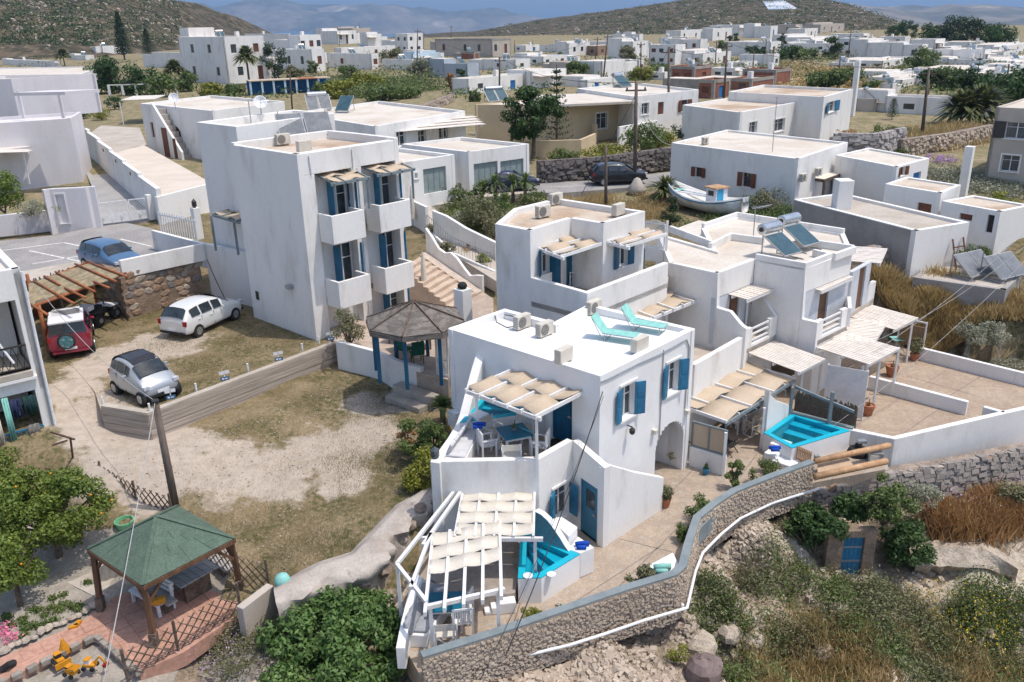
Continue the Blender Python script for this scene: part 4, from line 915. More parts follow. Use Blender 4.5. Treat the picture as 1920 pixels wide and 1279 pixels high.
def lattice(par,F,s0,s1,z0,z1,d,n,m,arch=0.,w=.025,name='lattice'):
 """crossed laths filling a panel; each lath is clipped to the panel"""
 q=MB();W_=s1-s0;H=z1-z0
 for sg in(1,-1):
  k=-H
  while k<W_:
   a,c=(k,0.),(k+H,H)
   t0=max(0,-k/H);t1=min(1,(W_-k)/H)
   if t1-t0>.05:
    x0,y0,x1,y1=k+H*t0,H*t0,k+H*t1,H*t1
    if sg<0:x0,x1=W_-x0,W_-x1
    if arch:y1=min(y1,H-arch+arch*math.sin(math.pi*max(0,min(1,x1/W_))))
    q.bar(F.p(s0+x0,z0+y0,d+.006*sg),F.p(s0+x1,z0+y1,d+.006*sg),w,.012)
   k+=W_/n
 return q.build(name,m,par)
def frame_rect(F,s0,s1,z0,z1,d,w=.05):
 q=MB();F.box(q,s0,s0+w,z0,z1,d-w/2,d+w/2);F.box(q,s1-w,s1,z0,z1,d-w/2,d+w/2);F.box(q,s0+w,s1-w,z0,z0+w,d-w/2,d+w/2);F.box(q,s0+w,s1-w,z1-w,z1,d-w/2,d+w/2);return q
fl=Face(S(1207,486,ZFU),S(1245,492,ZFU));ls=thing('lattice_screen','white arched lattice screen between the upper terrace and the flat cream roof','screen',fl.p(fl.L/2,ZFU))
frame_rect(fl,0,fl.L,ZFU+.6,ZFU+1.7,0).build('frame',pwhite,ls);lattice(ls,fl,.05,fl.L-.05,ZFU+.65,ZFU+1.85,0,8,pwhite,arch=.15)
MB().prism([fl.p(0,0,-.1),fl.p(fl.L,0,-.1),fl.p(fl.L,0,.1),fl.p(0,0,.1)],ZFU,ZFU+.6).build('base_wall',white,ls)
pt=S(1052,532,ZFU);o=thing('round_table','round table under a royal blue cloth on the upper house terrace','table',pt)
MB().lathe((0,0,0),[(.05,0),(.05,.7)],8).build('leg',pwhite,o,local=True);MB().lathe((0,0,.4),[(.44,0),(.42,.2),(.41,.33),(.40,.35)],18).build('tablecloth',tw,o,local=True)
director_chair(S(1073,535,ZFU),rad(110),'white director chair beside the royal blue table of the upper house','chairs on the upper house terrace')
bc=thing('blue_chair','blue ladder back chair at the right end of the upper house terrace','chair',S(1195,506,ZFU),rad(30))
for x in(-.19,.19):
 for y,h in((.19,.45),(-.19,.95)):MB().box((x,y,h/2),(.04,.04,h)).build('leg',dblue,bc,local=True)
MB().box((0,0,.45),(.42,.42,.03)).build('seat',dblue,bc,local=True)
for z in(.6,.72,.85):MB().box((0,-.19,z),(.36,.02,.06)).build('back_slat',dblue,bc,local=True)
for pxy,lab,ro in(((1018,408),'grey outdoor unit on the stained roof of the upper house, by its left recess',40),((1159,405),'outdoor unit near the right edge of the stained upper house roof',-130),((1042,384),'outdoor unit in the rear corner of the stained upper house roof',40)):
 ac_unit(lab,S(*pxy,ZRU-.2),rad(ro))
z_=2.1
canvas_pergola('canvas_pergola','wide beige canvas pergola below the upper house parapet, behind the loungers roof',S(1203,600,z_),S(1140,577,z_)*0+S(1143,577,z_),S(1314,556,z_),7,2,canvas,posts=[S(1247,650,.1),S(1313,620,.1)],group='canvas shade pergolas')
ZR1=3.35;z1_,zb_=2.25,.3
def R1(x,y,z=ZR1):return S(x,y,z)
P=[R1(*p)for p in((1254.7,492.5),(1345.6,512.3),(1415.7,486),(1510,503.5),(1599,470),(1584,437),(1381,405),(1315,427),(1334,466),(1232,437))]
P=[V3(p,0)for p in P]
row=thing('terraced_units','row of white units with cream flat roofs, balconies and recessed doors beside main house','house',V3(lerp(P[1],P[5],.5),ZL))
MB().prism(inset(P,.16),ZR1-.3,ZR1-.1).build('roof',roofm,row)
b=MB()
fa=Face(P[1]+V*8,P[1])
def party(b,top,p0,pxs,zbot,th=.22):
 """wall in the vertical plane through p0 along V whose top edge follows the given pixels (towards the camera side)"""
 F=Face(p0,p0-V*12);q=[F.px(*k)for k in pxs];s=[max(0.,t[0])for t in q]
 for i in range(1,len(s)):s[i]=max(s[i],s[i-1]+.03)
 b.wall([F.p(k,0)for k in s],th,zbot,[t[1]for t in q]);return F,s
b.wall([P[0],P[1]],.22,-.2,ZR1)
party(b,0,P[1],((1345.6,512.3),(1344.5,545),(1343.4,577),(1368.6,584.5),(1386,606),(1392,612),(1399,616.5)),ZL)
party(b,0,P[3],((1510,503.5),(1507,537),(1504,571),(1500.5,597.6),(1515,601),(1533,605)),ZL)
b.wall([P[1],P[2]],.2,zb_+2.0,ZR1);b.wall([P[2],P[3]],.22,-.2,ZR1);b.wall([P[3],P[4]],.2,zb_+2.0,ZR1)
b.wall([P[4],P[5],P[6],P[7],P[8],P[9],P[0]],.22,-.2,ZR1)
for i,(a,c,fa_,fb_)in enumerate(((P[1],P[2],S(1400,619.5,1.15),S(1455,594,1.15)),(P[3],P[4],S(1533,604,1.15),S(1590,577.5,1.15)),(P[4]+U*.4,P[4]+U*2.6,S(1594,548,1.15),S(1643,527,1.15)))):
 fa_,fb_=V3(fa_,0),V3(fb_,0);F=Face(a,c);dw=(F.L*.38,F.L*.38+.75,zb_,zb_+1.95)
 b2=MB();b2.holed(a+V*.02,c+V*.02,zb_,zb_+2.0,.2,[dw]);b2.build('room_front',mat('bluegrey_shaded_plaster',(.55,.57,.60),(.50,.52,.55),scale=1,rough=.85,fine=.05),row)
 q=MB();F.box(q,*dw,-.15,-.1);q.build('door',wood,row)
 MB().prism([a,c,fb_,fa_],zb_-.2,zb_).build('balcony_floor',MATS['pale_terrace_floor'],row)
 G_=Face(fa_,fb_);L=G_.L;k=MB()
 k.holed(fa_,fb_,ZL if i<2 else-.4,1.15,.18,[(L*.2,L*.82,.42,1.16)]);k.build('balustrade',white,row,bevel=.015)
 for z in(.55,.8,1.05):q=MB();G_.box(q,L*.2,L*.82,z-.035,z+.035,-.12,-.06);q.build('balustrade_rail',pwhite,row)
 b.wall([c-V*.0,c+(fb_-c)*.98],.16,zb_,[ZR1-1.0 if i==0 else 1.3,1.15])
b.build('wall',white,row,bevel=.02)
k=MB()
for path in(((1415.7,486),(1510,503.5),(1560,484),(1527,476)),((1584,437),(1381,405),(1315,427)),((1334,466),(1371,447),(1431,455)),((1599,470),(1560,484)),((1254,432),(1334,462)),((1480,464),(1522,459),(1599,470))):
 pth=[V3(R1(*p),0)for p in path];k.wall(pth,.16,ZR1-.1,ZR1+.22)
k.build('parapet',white,row,bevel=.015)
MB().prism([R1(1258,432,2.9),R1(1325,445,2.9),R1(1373,425,2.9),R1(1310,413,2.9)],2.7,2.9).build('canopy_slab',roofm,row)
def slp(label,px,z,n,posts,zp=ZL,along=True):
 L,T,Fp=[S(*p,z)for p in px];return slat_pergola('slatted_pergola',label,L,T,Fp,n,[S(*p,zp)for p in posts],'white slatted pergolas of the terraced units')
slp('white slatted pergola over the first balcony, left of the twin water heaters',((1344,546),(1415.7,517.7),(1402.5,562.6)),z1_,14,[(1397,620)],zb_)
slp('white slatted pergola over the middle balcony below the second roof parapet',((1506,537),(1566,511),(1541,546)),z1_,14,[(1534,604)],zb_)
slp('white slatted pergola at the far right of the units beside the dry stone wall',((1584,461+28),(1600,462),(1652,494)),z1_,12,[(1640,528)],zb_)
slp('white slatted pergola above the first ground terrace, touching the canvas one',((1403,662),(1452,639),(1500,699)),.1,14,[(1532,752),(1497,770)])
slp('white slatted pergola above the middle ground terrace with an angled white screen below',((1530,652),(1589,624),(1630,684)),.1,15,[(1614,775),(1606,780),(1637,765)])
slp('white slatted pergola behind the middle one, touching its rear edge',((1560,636),(1590,597),(1640.5,643)),.1,15,[(1672,742)])
slp('white slatted pergola over the farthest ground terrace beside the straw grass',((1590,593),(1635,572),(1678.8,619)),.1,13,[(1699,680)])
fs=Face(S(1541,775,ZL),S(1616,790,ZL));o=thing('louvred_screen','large white louvred screen standing on the middle ground terrace','screen',fs.p(fs.L/2,ZL))
for k in range(24):q=MB();fs.box(q,0,fs.L,ZL+.1+k*.085,ZL+.178+k*.085,0,.02);q.build('slat',pwhite,o)
for s in(0.0,fs.L-.06):q=MB();fs.box(q,s,s+.06,ZL,ZL+2.15,-.07,-.01);q.build('post',pwhite,o)
tfl=mat('terrace_pavers',(.40,.315,.235),(.34,.26,.195),scale=.7,lo=.35,hi=.65,rough=.9,fine=.14,fscale=8,bump=.1,bscale=20)
tpoly=[S(*p,ZL)for p in((1590,812),(1676,838),(1925,775),(2100,735),(2100,715),(1725,665),(1600,610),(1400,660),(1380,700),(1480,770))]
struct(MB().prism(tpoly,-2.7,ZL+.01),'terrace_floor',tfl)
b=MB()
for a,c in(((1640,850),(1770,760)),((1600,800),(1690,745)),((1700,705),(1830,742)),((1760,755),(1920,655))):b.bar(S(*a,ZL+.012),S(*c,ZL+.012),.03,.008)
struct(b,'terrace_joint',MATS['floor_joint'])
def garden_wall(label,pts,z0,z1,th=.2,m=None,name='garden_wall',bevel=.02,top=True):
 pp=[V3(S(x,y,z1[i]if hasattr(z1,'__len__')else z1),0)for i,(x,y)in enumerate(pts)]
 return MB().wall(pp,th,z0,z1).top(name,m or white,label,'wall',bevel=bevel)
zw=ZL+.6
garden_wall('long white terrace wall with small vents facing the rubble slope, right of the log beams',((1592,806),(1677.6,823.5),(1888,774.6),(2120,722)),-3.3,zw,.22)
garden_wall('white dividing wall between the two paved terraces',((1629.6,706),(1814,754)),ZL,zw)
garden_wall('white wall along the far side of the paved terraces by the straw grass',((1723,652),(1920,700),(2120,750)),ZL-.6,zw)
garden_wall('short white return wall at the corner of the far paved terrace',((1843,763),(1882,774)),ZL,zw)
garden_wall('white wall of the sunken terrace above the large canvas pergola',((1303,684),(1396,631)),ZL,.95)
struct(MB().prism([S(*p,.15)for p in((1303,705),(1396,650),(1400,610),(1254,590),(1200,620))],-.2,.15),'upper_terrace_floor',MATS['pale_terrace_floor'])
for x,y,lab in((1668,707,'small dark vent in the dividing wall nearest the louvred screen'),):pass
tp_=pot_plant(S(1671,705,ZL),'large round terracotta urn on the terrace beside the dividing wall',r=.28,h=.5,lm=lm_olive,n=40,blobs=[(0,0,.5,.1,.1,.05)])
pot_plant(S(1626,778,ZL),'round terracotta urn standing under the middle slatted pergola post',r=.26,h=.46,lm=lm_olive,n=40,blobs=[(0,0,.46,.1,.1,.05)])
pot_plant(S(1714,676,ZL),'terracotta pot with a spiky shrub at the end of the far slatted pergola',r=.22,h=.35,lm=lm_olive,n=500,blobs=[(0,0,.75,.4,.4,.4)])
tg=thing('folding_table','small green folding table under the far slatted pergola','table',S(1682,660,ZL));MB().box((0,0,.68),(.7,.6,.03)).build('tabletop',sling,tg,local=True)
for sg in(-1,1):MB().bar((-.3*sg,.25,0),(.3*sg,.25,.66),.03,.03).bar((-.3*sg,-.25,0),(.3*sg,-.25,.66),.03,.03).build('leg',metal,tg,local=True)
fcs=Face(S(1679,660,ZL),S(1727,672,ZL));o=thing('reed_screen','reed screen with white posts beside the straw grass slope','screen',fcs.p(fcs.L/2,ZL))
reed=mat('reed_cane',(.34,.23,.12),(.24,.16,.085),scale=6,stretch=(6,6,.6),rough=.9,fine=.25,bump=.4,bscale=12)
q=MB();fcs.box(q,0,fcs.L,ZL+.5,ZL+1.5,0,.04);q.build('reed_mat',reed,o)
for s in(0,fcs.L):q=MB();fcs.box(q,s,s+.06,ZL,ZL+1.8,.04,.1);q.build('post',pwhite,o)
q=MB();fcs.box(q,0,fcs.L,ZL+1.74,ZL+1.8,.1,.15);q.build('top_rail',pwhite,o)
zk=-.35
Fk,Rk,Bk=S(1362,789,zk),S(1490.6,708,zk),S(1388,678,zk)
Lk=Fk+(Bk-Rk)
canvas_pergola('canvas_pergola','largest beige canvas pergola, right of the main house over the third table',Lk,Fk,Bk,7,2,canvas,beams=('front',),posts=[S(1355,892,ZL),S(1426,842,ZL),S(1481,776,ZL)],group='canvas shade pergolas',ext=.03)
o=thing('pergola_beam','pale blue grey beam with hooks along the front edge of the largest canvas pergola','beam',V3(lerp(Fk,Rk,.5),zk-.2));MB().bar(Fk+Vector((0,0,-.13)),Rk+Vector((0,0,-.13)),.09,.12).build('beam',pgrey,o)
for k in range(7):q=lerp(Fk,Rk,(k+.4)/7);MB().tube([q+Vector((0,0,-.08)),q-V*.22+Vector((0,0,-.1)),q-V*.22+Vector((0,0,-.35))],.015,5).build('hook',metal,o)
fx_=Face(S(1291,873,ZL),S(1356,893,ZL));o=thing('wind_screen','cream wind screen in a grey frame on a low white wall, by the arch','screen',fx_.p(fx_.L/2,ZL))
q=MB();fx_.box(q,0,fx_.L,ZL,ZL+.75,-.2,0);q.build('base_wall',white,o)
frame_rect(fx_,0,fx_.L,ZL+.76,ZL+1.75,-.1,.06).build('frame',pgrey,o);q=MB();fx_.box(q,fx_.L*.48,fx_.L*.48+.05,ZL+.82,ZL+1.69,-.13,-.07);q.build('mullion',pgrey,o)
q=MB();fx_.box(q,.06,fx_.L-.06,ZL+.82,ZL+1.69,-.11,-.1);q.build('screen_cloth',canvas,o)
zp3=-1.45
pl3=ccw([V3(S(*p,zp3),0)for p in((1432,811),(1485,840),(1595,807),(1486,774))])
pool('four sided turquoise pool on the right patio under the blue grey diagonal beam',pl3,zp3,ZL-.3,depth=.8,step=[i for i in range(4)if(pl3[i]-V3(S(1595,807,zp3),0)).length<.1][0],outer=fresh)
b=MB();b.bar(S(1481,776,zp3),V3(S(1481,776,zp3),zk),.1,.1,up=(1,0,0));bp=thing('timber_frame','pale blue grey timber frame with a long diagonal beam beside the right pool','frame',S(1481,776,ZL));b.build('post',pgrey,bp)
q_=SY(1601,776,S(1597,806,zp3).y);MB().bar(V3(S(1486,772,zp3),zk-.05),V3(S(1597,802,zp3),q_.z),.08,.1).build('diagonal_beam',pgrey,bp)
p_=S(1554,795,zp3);MB().bar(p_,V3(p_,SY(1561,735,p_.y).z),.11,.11,up=(1,0,0)).build('post',pgrey,bp)
MB().bar(S(1486,773,zp3+.03),S(1600,803,zp3+.03),.2,.06).build('sill_beam',pgrey,bp)
fc=Face(S(1486,770,zp3),S(1602,800,zp3));o=thing('reed_fence','low grey reed fence behind the right pool','fence',fc.p(fc.L/2,zp3))
greyreed=mat('grey_reed',(.20,.16,.12),(.13,.105,.08),scale=6,stretch=(6,6,.5),rough=.95,fine=.3,bump=.5,bscale=14)
q=MB()
for k in range(70):s=fc.L*k/70;h=R_.uniform(.72,.92);q.bar(fc.p(s,zp3-.2,-.22),fc.p(s+R_.uniform(-.02,.02),zp3+h-.1,-.22),.05,.04,up=(1,0,0))
tag(q.build('reeds',greyreed,o),kind='stuff');q=MB();fc.box(q,0,fc.L,zp3+.3,zp3+.36,-.2,-.16);q.build('rail',dwood,o)
t3=S(1392,795,ZL);blue_table(t3,rad(40),'square blue topped table in the shade of the largest canvas pergola')
g3='chairs round the right patio table'
slat_chair(S(1376,808,ZL),rad(-40),'white slatted armchair at the shaded right patio table, nearest the house',g3);director_chair(S(1411,815,ZL),rad(30),'white director chair at the shaded right patio table, nearest the pool',g3);director_chair(S(1412,790,ZL),rad(140),'white director chair at the shaded right patio table, against the curved wall',g3)
ch=thing('folding_chair','dark folding chair in the shade behind the cream wind screen','chair',S(1367,850,ZL),rad(50));MB().box((0,0,.4),(.5,.45,.02)).build('seat',rubber,ch,local=True);MB().box((0,.3,.72),(.5,.02,.6),M=Matrix.Rotation(rad(-20),3,'X')).build('backrest',rubber,ch,local=True)
for sg in(-.24,.24):MB().bar((sg,-.25,0),(sg,.25,.55),.03,.03).bar((sg,.25,0),(sg,-.2,.6),.03,.03).build('leg',dwood,ch,local=True)
fw_=Face(S(1434,806,zp3)+U*.1,S(1486,772,zp3)+U*.1);cv=[(1437,737),(1446,741),(1456,751),(1468,755),(1478,758),(1486,768)];cvs=[fw_.px(*p)for p in cv]
ss=[max(0,c[0])for c in cvs]
for i in range(1,len(ss)):ss[i]=max(ss[i],ss[i-1]+.04)
MB().wall([fw_.p(s,0)for s in ss],.2,ZL,[c[1]for c in cvs]).top('curved_wall',white,'white wall with a wavy top behind the right pool','wall',bevel=.02)
sg3=thing('masonry_steps','white stepped masonry block with towels at the corner of the right pool','step',S(1450,870,ZL))
for p,s,h in(((1462,858),.6,.62),((1447,866),.45,.4),((1475,873),.8,.25)):q=S(*p,ZL);MB().box((q.x,q.y,ZL+h/2),(s,s,h),rad(47)).build('step',fresh,sg3,bevel=.03)
towel(S(1447+6,852-9,ZL+.64),'rolled royal blue towels on the white step block of the right pool')
fpk=Face(S(1492,872,ZL),S(1518,884,ZL));o=thing('picket_gate','small pale wooden picket gate beside the right pool wall','gate',fpk.p(fpk.L/2,ZL))
for k in range(9):s=fpk.L*k/8.5;q=MB();fpk.box(q,s,s+.04,ZL+.05,ZL+.78,0,.03);q.build('picket',palewood,o)
for z in(.25,.6):q=MB();fpk.box(q,0,fpk.L,ZL+z,ZL+z+.06,-.03,-.002);q.build('rail',palewood,o)
yard=[S(*p,ZL-.15)for p in((1530,905),(1668,872),(1660,835),(1530,862))]
struct(MB().prism(yard,-3.4,ZL-.35),'yard_floor',conc)
zl_=ZL+.5
MB().tube([S(1528,865,zl_),S(1668,835,zl_)],.11,9).top('log_beam',palewood,'rear pale debarked log spanning the machinery yard','log','log beams',smooth=True)
MB().tube([S(1528,894,zl_),S(1662,865,zl_)],.12,9).top('log_beam',palewood,'front pale debarked log spanning the machinery yard','log','log beams',smooth=True)
MB().prism([S(*p,ZL+.25)for p in((1533,870),(1590,858),(1600,872),(1533,890))],ZL+.2,ZL+.25).top('plywood_board',mat('plywood',(.52,.39,.27),(.46,.33,.22),scale=2,rough=.8),'pale plywood board lying between the two log beams','board')
p=S(1606,862,ZL-.2);o=thing('water_pump','dark water filter drum with cap in the machinery yard','pump',V3(p,ZL-.35));MB().lathe((0,0,0),[(.32,0),(.36,.2),(.36,.5),(.3,.62),(.12,.68),(.12,.8),(.05,.84)],16).build('tank',rubber,o,local=True);MB().box((.1,0,.9),(.3,.2,.1)).build('valve',metal,o,local=True)
p=S(1637,880,ZL-.35);o=thing('electric_cabinet','open grey electric cabinet at the foot of the white wall','cabinet',p,rad(-10));MB().box((0,0,.35),(.5,.3,.7)).build('cabinet',metal,o,local=True);MB().box((-.05,-.16,.38),(.3,.02,.5)).build('panel',acm,o,local=True)
tp=thing('pump_group','grey pump motors and pipes under the front log beam','pump',S(1570,892,ZL-.35))
for i in range(3):MB().tube([(-.5+i*.45,0,.18),(-.15+i*.45,.1,.18)],.15,9).build('motor',metal if i!=1 else rubber,tp,local=True)
MB().tube([(-.7,-.15,.1),(.9,.25,.12),(1.2,.2,.4)],.05,7).build('pipe',plast,tp,local=True)
MB().box(S(1527,895,ZL-.6)+Vector((0,0,.15)),(.16,.16,1.5)).top('wall_post',pgrey,'pale grey post ending the stone clad parapet beside the machinery yard','post')
def heater(label,p,rot,w=1.0,tank=True,group='solar water heaters',n=1,tilt=38,pm=None,ln=1.75):
 """collector panels on a frame, tank behind; faces local -y"""
 o=thing('solar_water_heater',label,'solar heater',p,rot,group)
 col=pm or MATS.get('collector_glass')or mat('collector_glass',(.045,.10,.12),(.035,.08,.10),scale=2,rough=.15,spec=.6)
 M=Matrix.Rotation(rad(tilt),3,'X')
 for i in range(n):
  x=(i-(n-1)/2)*(w+.06);MB().box((x,-.1,.62),(w,ln,.06),M=M).build('collector_frame',metal,o,local=True)
  MB().box(Vector((x,-.1,.62))+M@Vector((0,0,.036)),(w-.08,ln-.08,.012),M=M).build('collector',col,o,local=True)
 for x in(-w*n*.45,w*n*.45):MB().bar((x,.55,0),(x,.55,1.25),.04,.04).bar((x,-.8,.03),(x,.55,.03),.04,.04).build('stand',metal,o,local=True)
 if tank:
  L=max(1.1,w*n*.8);MB().tube([(-L/2-.02,.62,1.2),(-L/2,.62,1.2),(L/2,.62,1.2),(L/2+.02,.62,1.2)],[.18,.24,.24,.18],16).build('tank',mat('polished_tank',(.62,.63,.64),(.55,.56,.57),scale=2,rough=.22,metal=.85),o,local=True,smooth=False)
  MB().lathe((-L/2-.03,.62,1.2),[(.1,0),(.1,.03)],10,Matrix.Rotation(rad(-90),3,'Y')).build('tank_flange',dmetal,o,local=True)
 return o
heater('front water heater of the twin pair on the cream roof, with dark teal collector',S(1462,484,ZR1-.1),rad(36),w=1.15,ln=1.3,tilt=30);heater('rear water heater of the twin pair on the cream roof, with dark teal collector',S(1497,466,ZR1-.1),rad(36),w=1.15,ln=1.3,tilt=30)
def antenna(label,p,h=1.4,rot=.5):
 o=thing('tv_antenna',label,'antenna',p,rot,'television antennas');MB().tube([(0,0,0),(0,0,h)],.025,6).build('mast',metal,o,local=True);MB().tube([(-.2,0,h-.1),(1.,0,h-.05)],.015,5).build('boom',metal,o,local=True)
 q=MB()
 for k in range(6):q.tube([(.0+k*.15,-.3+k*.03,h-.08),(.0+k*.15,.3-k*.03,h-.08)],.01,4)
 q.build('elements',metal,o,local=True);return o
antenna('television antenna on the cream roof behind the twin water heaters',S(1412,447,ZR1-.1),1.5)
Z3=8.0
a3,n3,r3=S(432.7,271.4,Z3),S(556,290,Z3),S(746.5,262,Z3)
th3=thing('three_storey_house','tall white three storey house with four balconies, blue shutters and a shaded blank side','house',V3(lerp(a3,r3,.5),0))
fl3,f3_=Face(a3,n3),Face(n3,r3);dV=(a3-n3).normalized()
bk=[V3(a3,0),V3(n3,0),V3(r3,0),V3(r3,0)+V3(dV,0)*3.2,V3(a3,0)+V3((r3-n3),0)*.98]
RC=.45
def bay(px0,px1,y):return f3_.px(px0,y)[0],f3_.px(px1,y)[0]
b1,b2_=(bay(590,660,330)[0],bay(590,660,330)[1]),(bay(677,742,310)[0],f3_.L-.15)
zt3=f3_.px(600,325)[1]
wins=[]
fin=Face(n3-f3_.o*RC,r3-f3_.o*RC)
for tl,bl,tr,br in(((616,338),(618,396),(634,334),(636,392)),((703,322),(704,377),(718,318),(719,373)),((628,460),(631,516),(644,456),(647,512)),((713,438),(715,493),(726,435),(728,490)),((720,541),(722,574),(733,537),(735,572))):
 r=fin.rect(tl,bl,tr,br);wins.append((r[0]-.08,r[0]+.95,r[3]-2.1,r[3]))
b=MB();b.wall([a3,n3],.25,-.1,Z3);b.wall([V3(r3,0),bk[3],bk[4],V3(a3,0)],.25,-.1,Z3+.1)
f3_.box(b,0,b1[0],-.1,zt3,-RC,-.01);f3_.box(b,b1[1],b2_[0],-.1,zt3,-RC,-.01);f3_.box(b,b2_[1],f3_.L,-.1,zt3,-RC,-.01);f3_.box(b,0,f3_.L,zt3,Z3,-RC,-.01)
b.holed(n3-f3_.o*RC,r3-f3_.o*RC,-.1,zt3+.05,.2,wins);b.build('wall',white,th3,bevel=.02)
for w in wins:french(th3,fin,w,th=.2,shut=blue,angs=(95,105))
MB().prism(inset(bk,.2),Z3-.5,Z3-.28).build('roof',roofs,th3)
for(xa,ya),(xb,yb),bb,w in(((620.5,397),(682,385),b1,wins[0]),((710,378),(768,365),b2_,wins[1]),((633,518),(693,502),b1,wins[2]),((720.7,492.6),(774,480.7),b2_,wins[3])):
 fo=Face(n3+f3_.o*.95,r3+f3_.o*.95);s0,z=fo.px(xa,ya);s1,_=fo.px(xb,yb);zb=w[2]-.05;bo=MB()
 bo.wall([f3_.p(s0,0,.01),fo.p(s0,0),fo.p(s1,0),f3_.p(s1,0,.01)],.12,zb-.25,zb+.95);bal=bo.build('balcony',white,th3,bevel=.015)
 q=MB();f3_.box(q,s0+.12,s1-.12,zb-.2,zb-.02,-.4,.84);q.build('balcony_floor',concgr,bal)
for bb,w,lab in((b1,wins[0],'left'),(b2_,wins[1],'right')):
 z=w[3]+.22;fo=Face(n3+f3_.o*.75,r3+f3_.o*.75)
 canvas_pergola('canvas_pergola',f'small canvas canopy over the upper {lab} balcony of the three storey house',fo.p(bb[0]+.35,z-.1),fin.p(bb[0]+.35,z+.15),fo.p(bb[1]+.25,z-.1),4,2,canvas,posts=[fo.p(bb[0]+.4,w[2]+.85),fo.p(bb[1]+.2,w[2]+.85)],bm=pgrey,amp=.06,group='canvas shade pergolas',rw=.05,rh=.08)
for w in wins[2:4]:
 p=fin.p((w[0]+w[1])/2,w[3]+.2);o=thing('wall_lamp','dark wall lamp over the '+('left' if w is wins[2]else 'right')+' middle balcony door of the three storey house','lamp',p+fin.o*.1);MB().lathe(p+fin.o*.12,[(.04,0),(.09,.02),(.09,.12),(.03,.17)],9).build('lantern',dmetal,o)
s,z=fl3.px(547,538);o=thing('flood_lamp','flood lamp on the shaded side of the three storey house','lamp',fl3.p(s,z,.2));q=MB();fl3.box(q,s-.15,s+.15,z-.05,z+.12,.02,.25);q.build('housing',metal,o)
s,z=fl3.px(483,554);q=MB();fl3.box(q,s-.12,s+.12,z-.2,z+.2,.002,.03);q.build('wall_vent',dmetal,th3)
for pth in(([f3_.p(.55,Z3-.1,.03),f3_.p(.6,zt3,.03)]),([f3_.p(b1[1]+.1,Z3-.1,.03),f3_.p(b1[1]+.1,zt3,.03)]),([f3_.p(b1[1]+.3,zt3,.03),f3_.p(b1[1]+.3,.5,.03)])):MB().tube(pth,.03,6).build('downpipe',plast,th3)
Zb3=8.6;c0,c1=S(368,229,Zb3),S(442,237.4,Zb3)
lb3=thing('stair_tower','taller white block at the rear left corner of the three storey house','house',V3(lerp(c0,c1,.5),0))
rb=[V3(c0,0),V3(c1,0),V3(c1,0)+U*5.5,V3(c0,0)+U*5.5]
MB().wall(rb,.25,0,[Zb3,Zb3,Zb3+.1,Zb3+.1],closed=True).build('wall',white,lb3,bevel=.02);MB().prism(inset(rb,.2),Zb3-.5,Zb3-.3).build('roof',roofm,lb3)
ww=[V3(S(x,y,2.75),0)for x,y in((382,457),(475,476))]
wq=thing('garden_wall','tall white wall at the rear of the parking lot joining the three storey house','wall',V3(ww[0],0));MB().wall(ww,.22,-.1,[2.75,2.75]).build('wall',white,wq,bevel=.02)
zc=SY(402,398,S(405,470,2.75).y).z
canvas_pergola('canvas_pergola','canvas canopy with grey frame over the side terrace left of the three storey house',S(402,400,zc),S(444,388,zc),S(446,412,zc),4,2,canvas,posts=[S(405,470,2.75),S(447,478,2.75)],bm=pgrey,amp=.05,group='canvas shade pergolas')
tbl=blue_table(S(440,470,2.2),0,'blue table on the side terrace of the three storey house',size=(.8,.7))
heater('large tilted collector on the three storey house roof',S(573,258,Z3-.25),rad(20),w=1.25,n=2,tank=False,tilt=32,pm=mat('dusty_collector',(.20,.21,.22),(.15,.16,.17),scale=1.5,rough=.3),group='solar water heaters')
ac_unit('outdoor unit beside the big collector of the three storey house',S(531,272,Z3-.25),rad(40));ac_unit('outdoor unit behind the collector on the rear roof of the three storey house',S(583,238,Z3-.25),rad(-140));ac_unit('outdoor unit on the front roof edge of the three storey house',S(571,286,Z3-.25),rad(-132))
def dish(label,p,r=.55,rot=0.):
 o=thing('satellite_dish',label,'satellite dish',p,rot,'satellite dishes');M=Matrix.Rotation(rad(62),3,'X')
 MB().lathe((0,0,.9),[(.03,-.02),(r*.5,.03),(r*.85,.10),(r,.16),(r*.98,.17),(r*.83,.115),(r*.5,.045),(.03,0)],18,M).build('reflector',plast,o,local=True,smooth=True)
 MB().tube([(0,.1,0),(0,.05,.85)],.03,6).tube([(0,-.1,.7),(0,-.65,1.2)],.015,5).build('mast',metal,o,local=True);return o
dish('large dish on the rear roof of the three storey house',S(492,228,Zb3-.3),.34,rad(20));antenna('antenna beside the large dish on the rear roof',S(471,232,Zb3-.3),1.1)
sw=thing('stone_wall','rough stone retaining wall behind the white hatchback with a white wall on top','wall',S(310,575,0))
g0,g1,g2=V3(S(384,557,0),0),V3(S(240,598,0),0),V3(S(196,560,0),0)
mort=mat('stone_mortar',(.30,.22,.16),(.22,.165,.12),scale=2,rough=1,bump=.8,bscale=9,fine=.2,bdist=.06)
MB().wall([g2,g1,g0],.5,-.2,2.0).build('wall',mort,sw)
gw0,gw1=V3(S(382,457,2.8),0),V3(S(225,489,2.8),0);MB().wall([gw1,gw0],.2,1.95,2.8).build('upper_wall',white,sw,bevel=.02)
warm=[mat('field_stone_%s'%'abcd'[i],c,tuple(v*.75 for v in c),scale=3,rough=.95,bump=.4,bscale=10,fine=.15,bdist=.03)for i,c in enumerate(((.40,.29,.21),(.33,.22,.15),(.45,.38,.31),(.25,.22,.20)))]
for M_,nm in zip(warm,('ochre','brown','pale','grey')):M_.name=nm+'_field_stone'
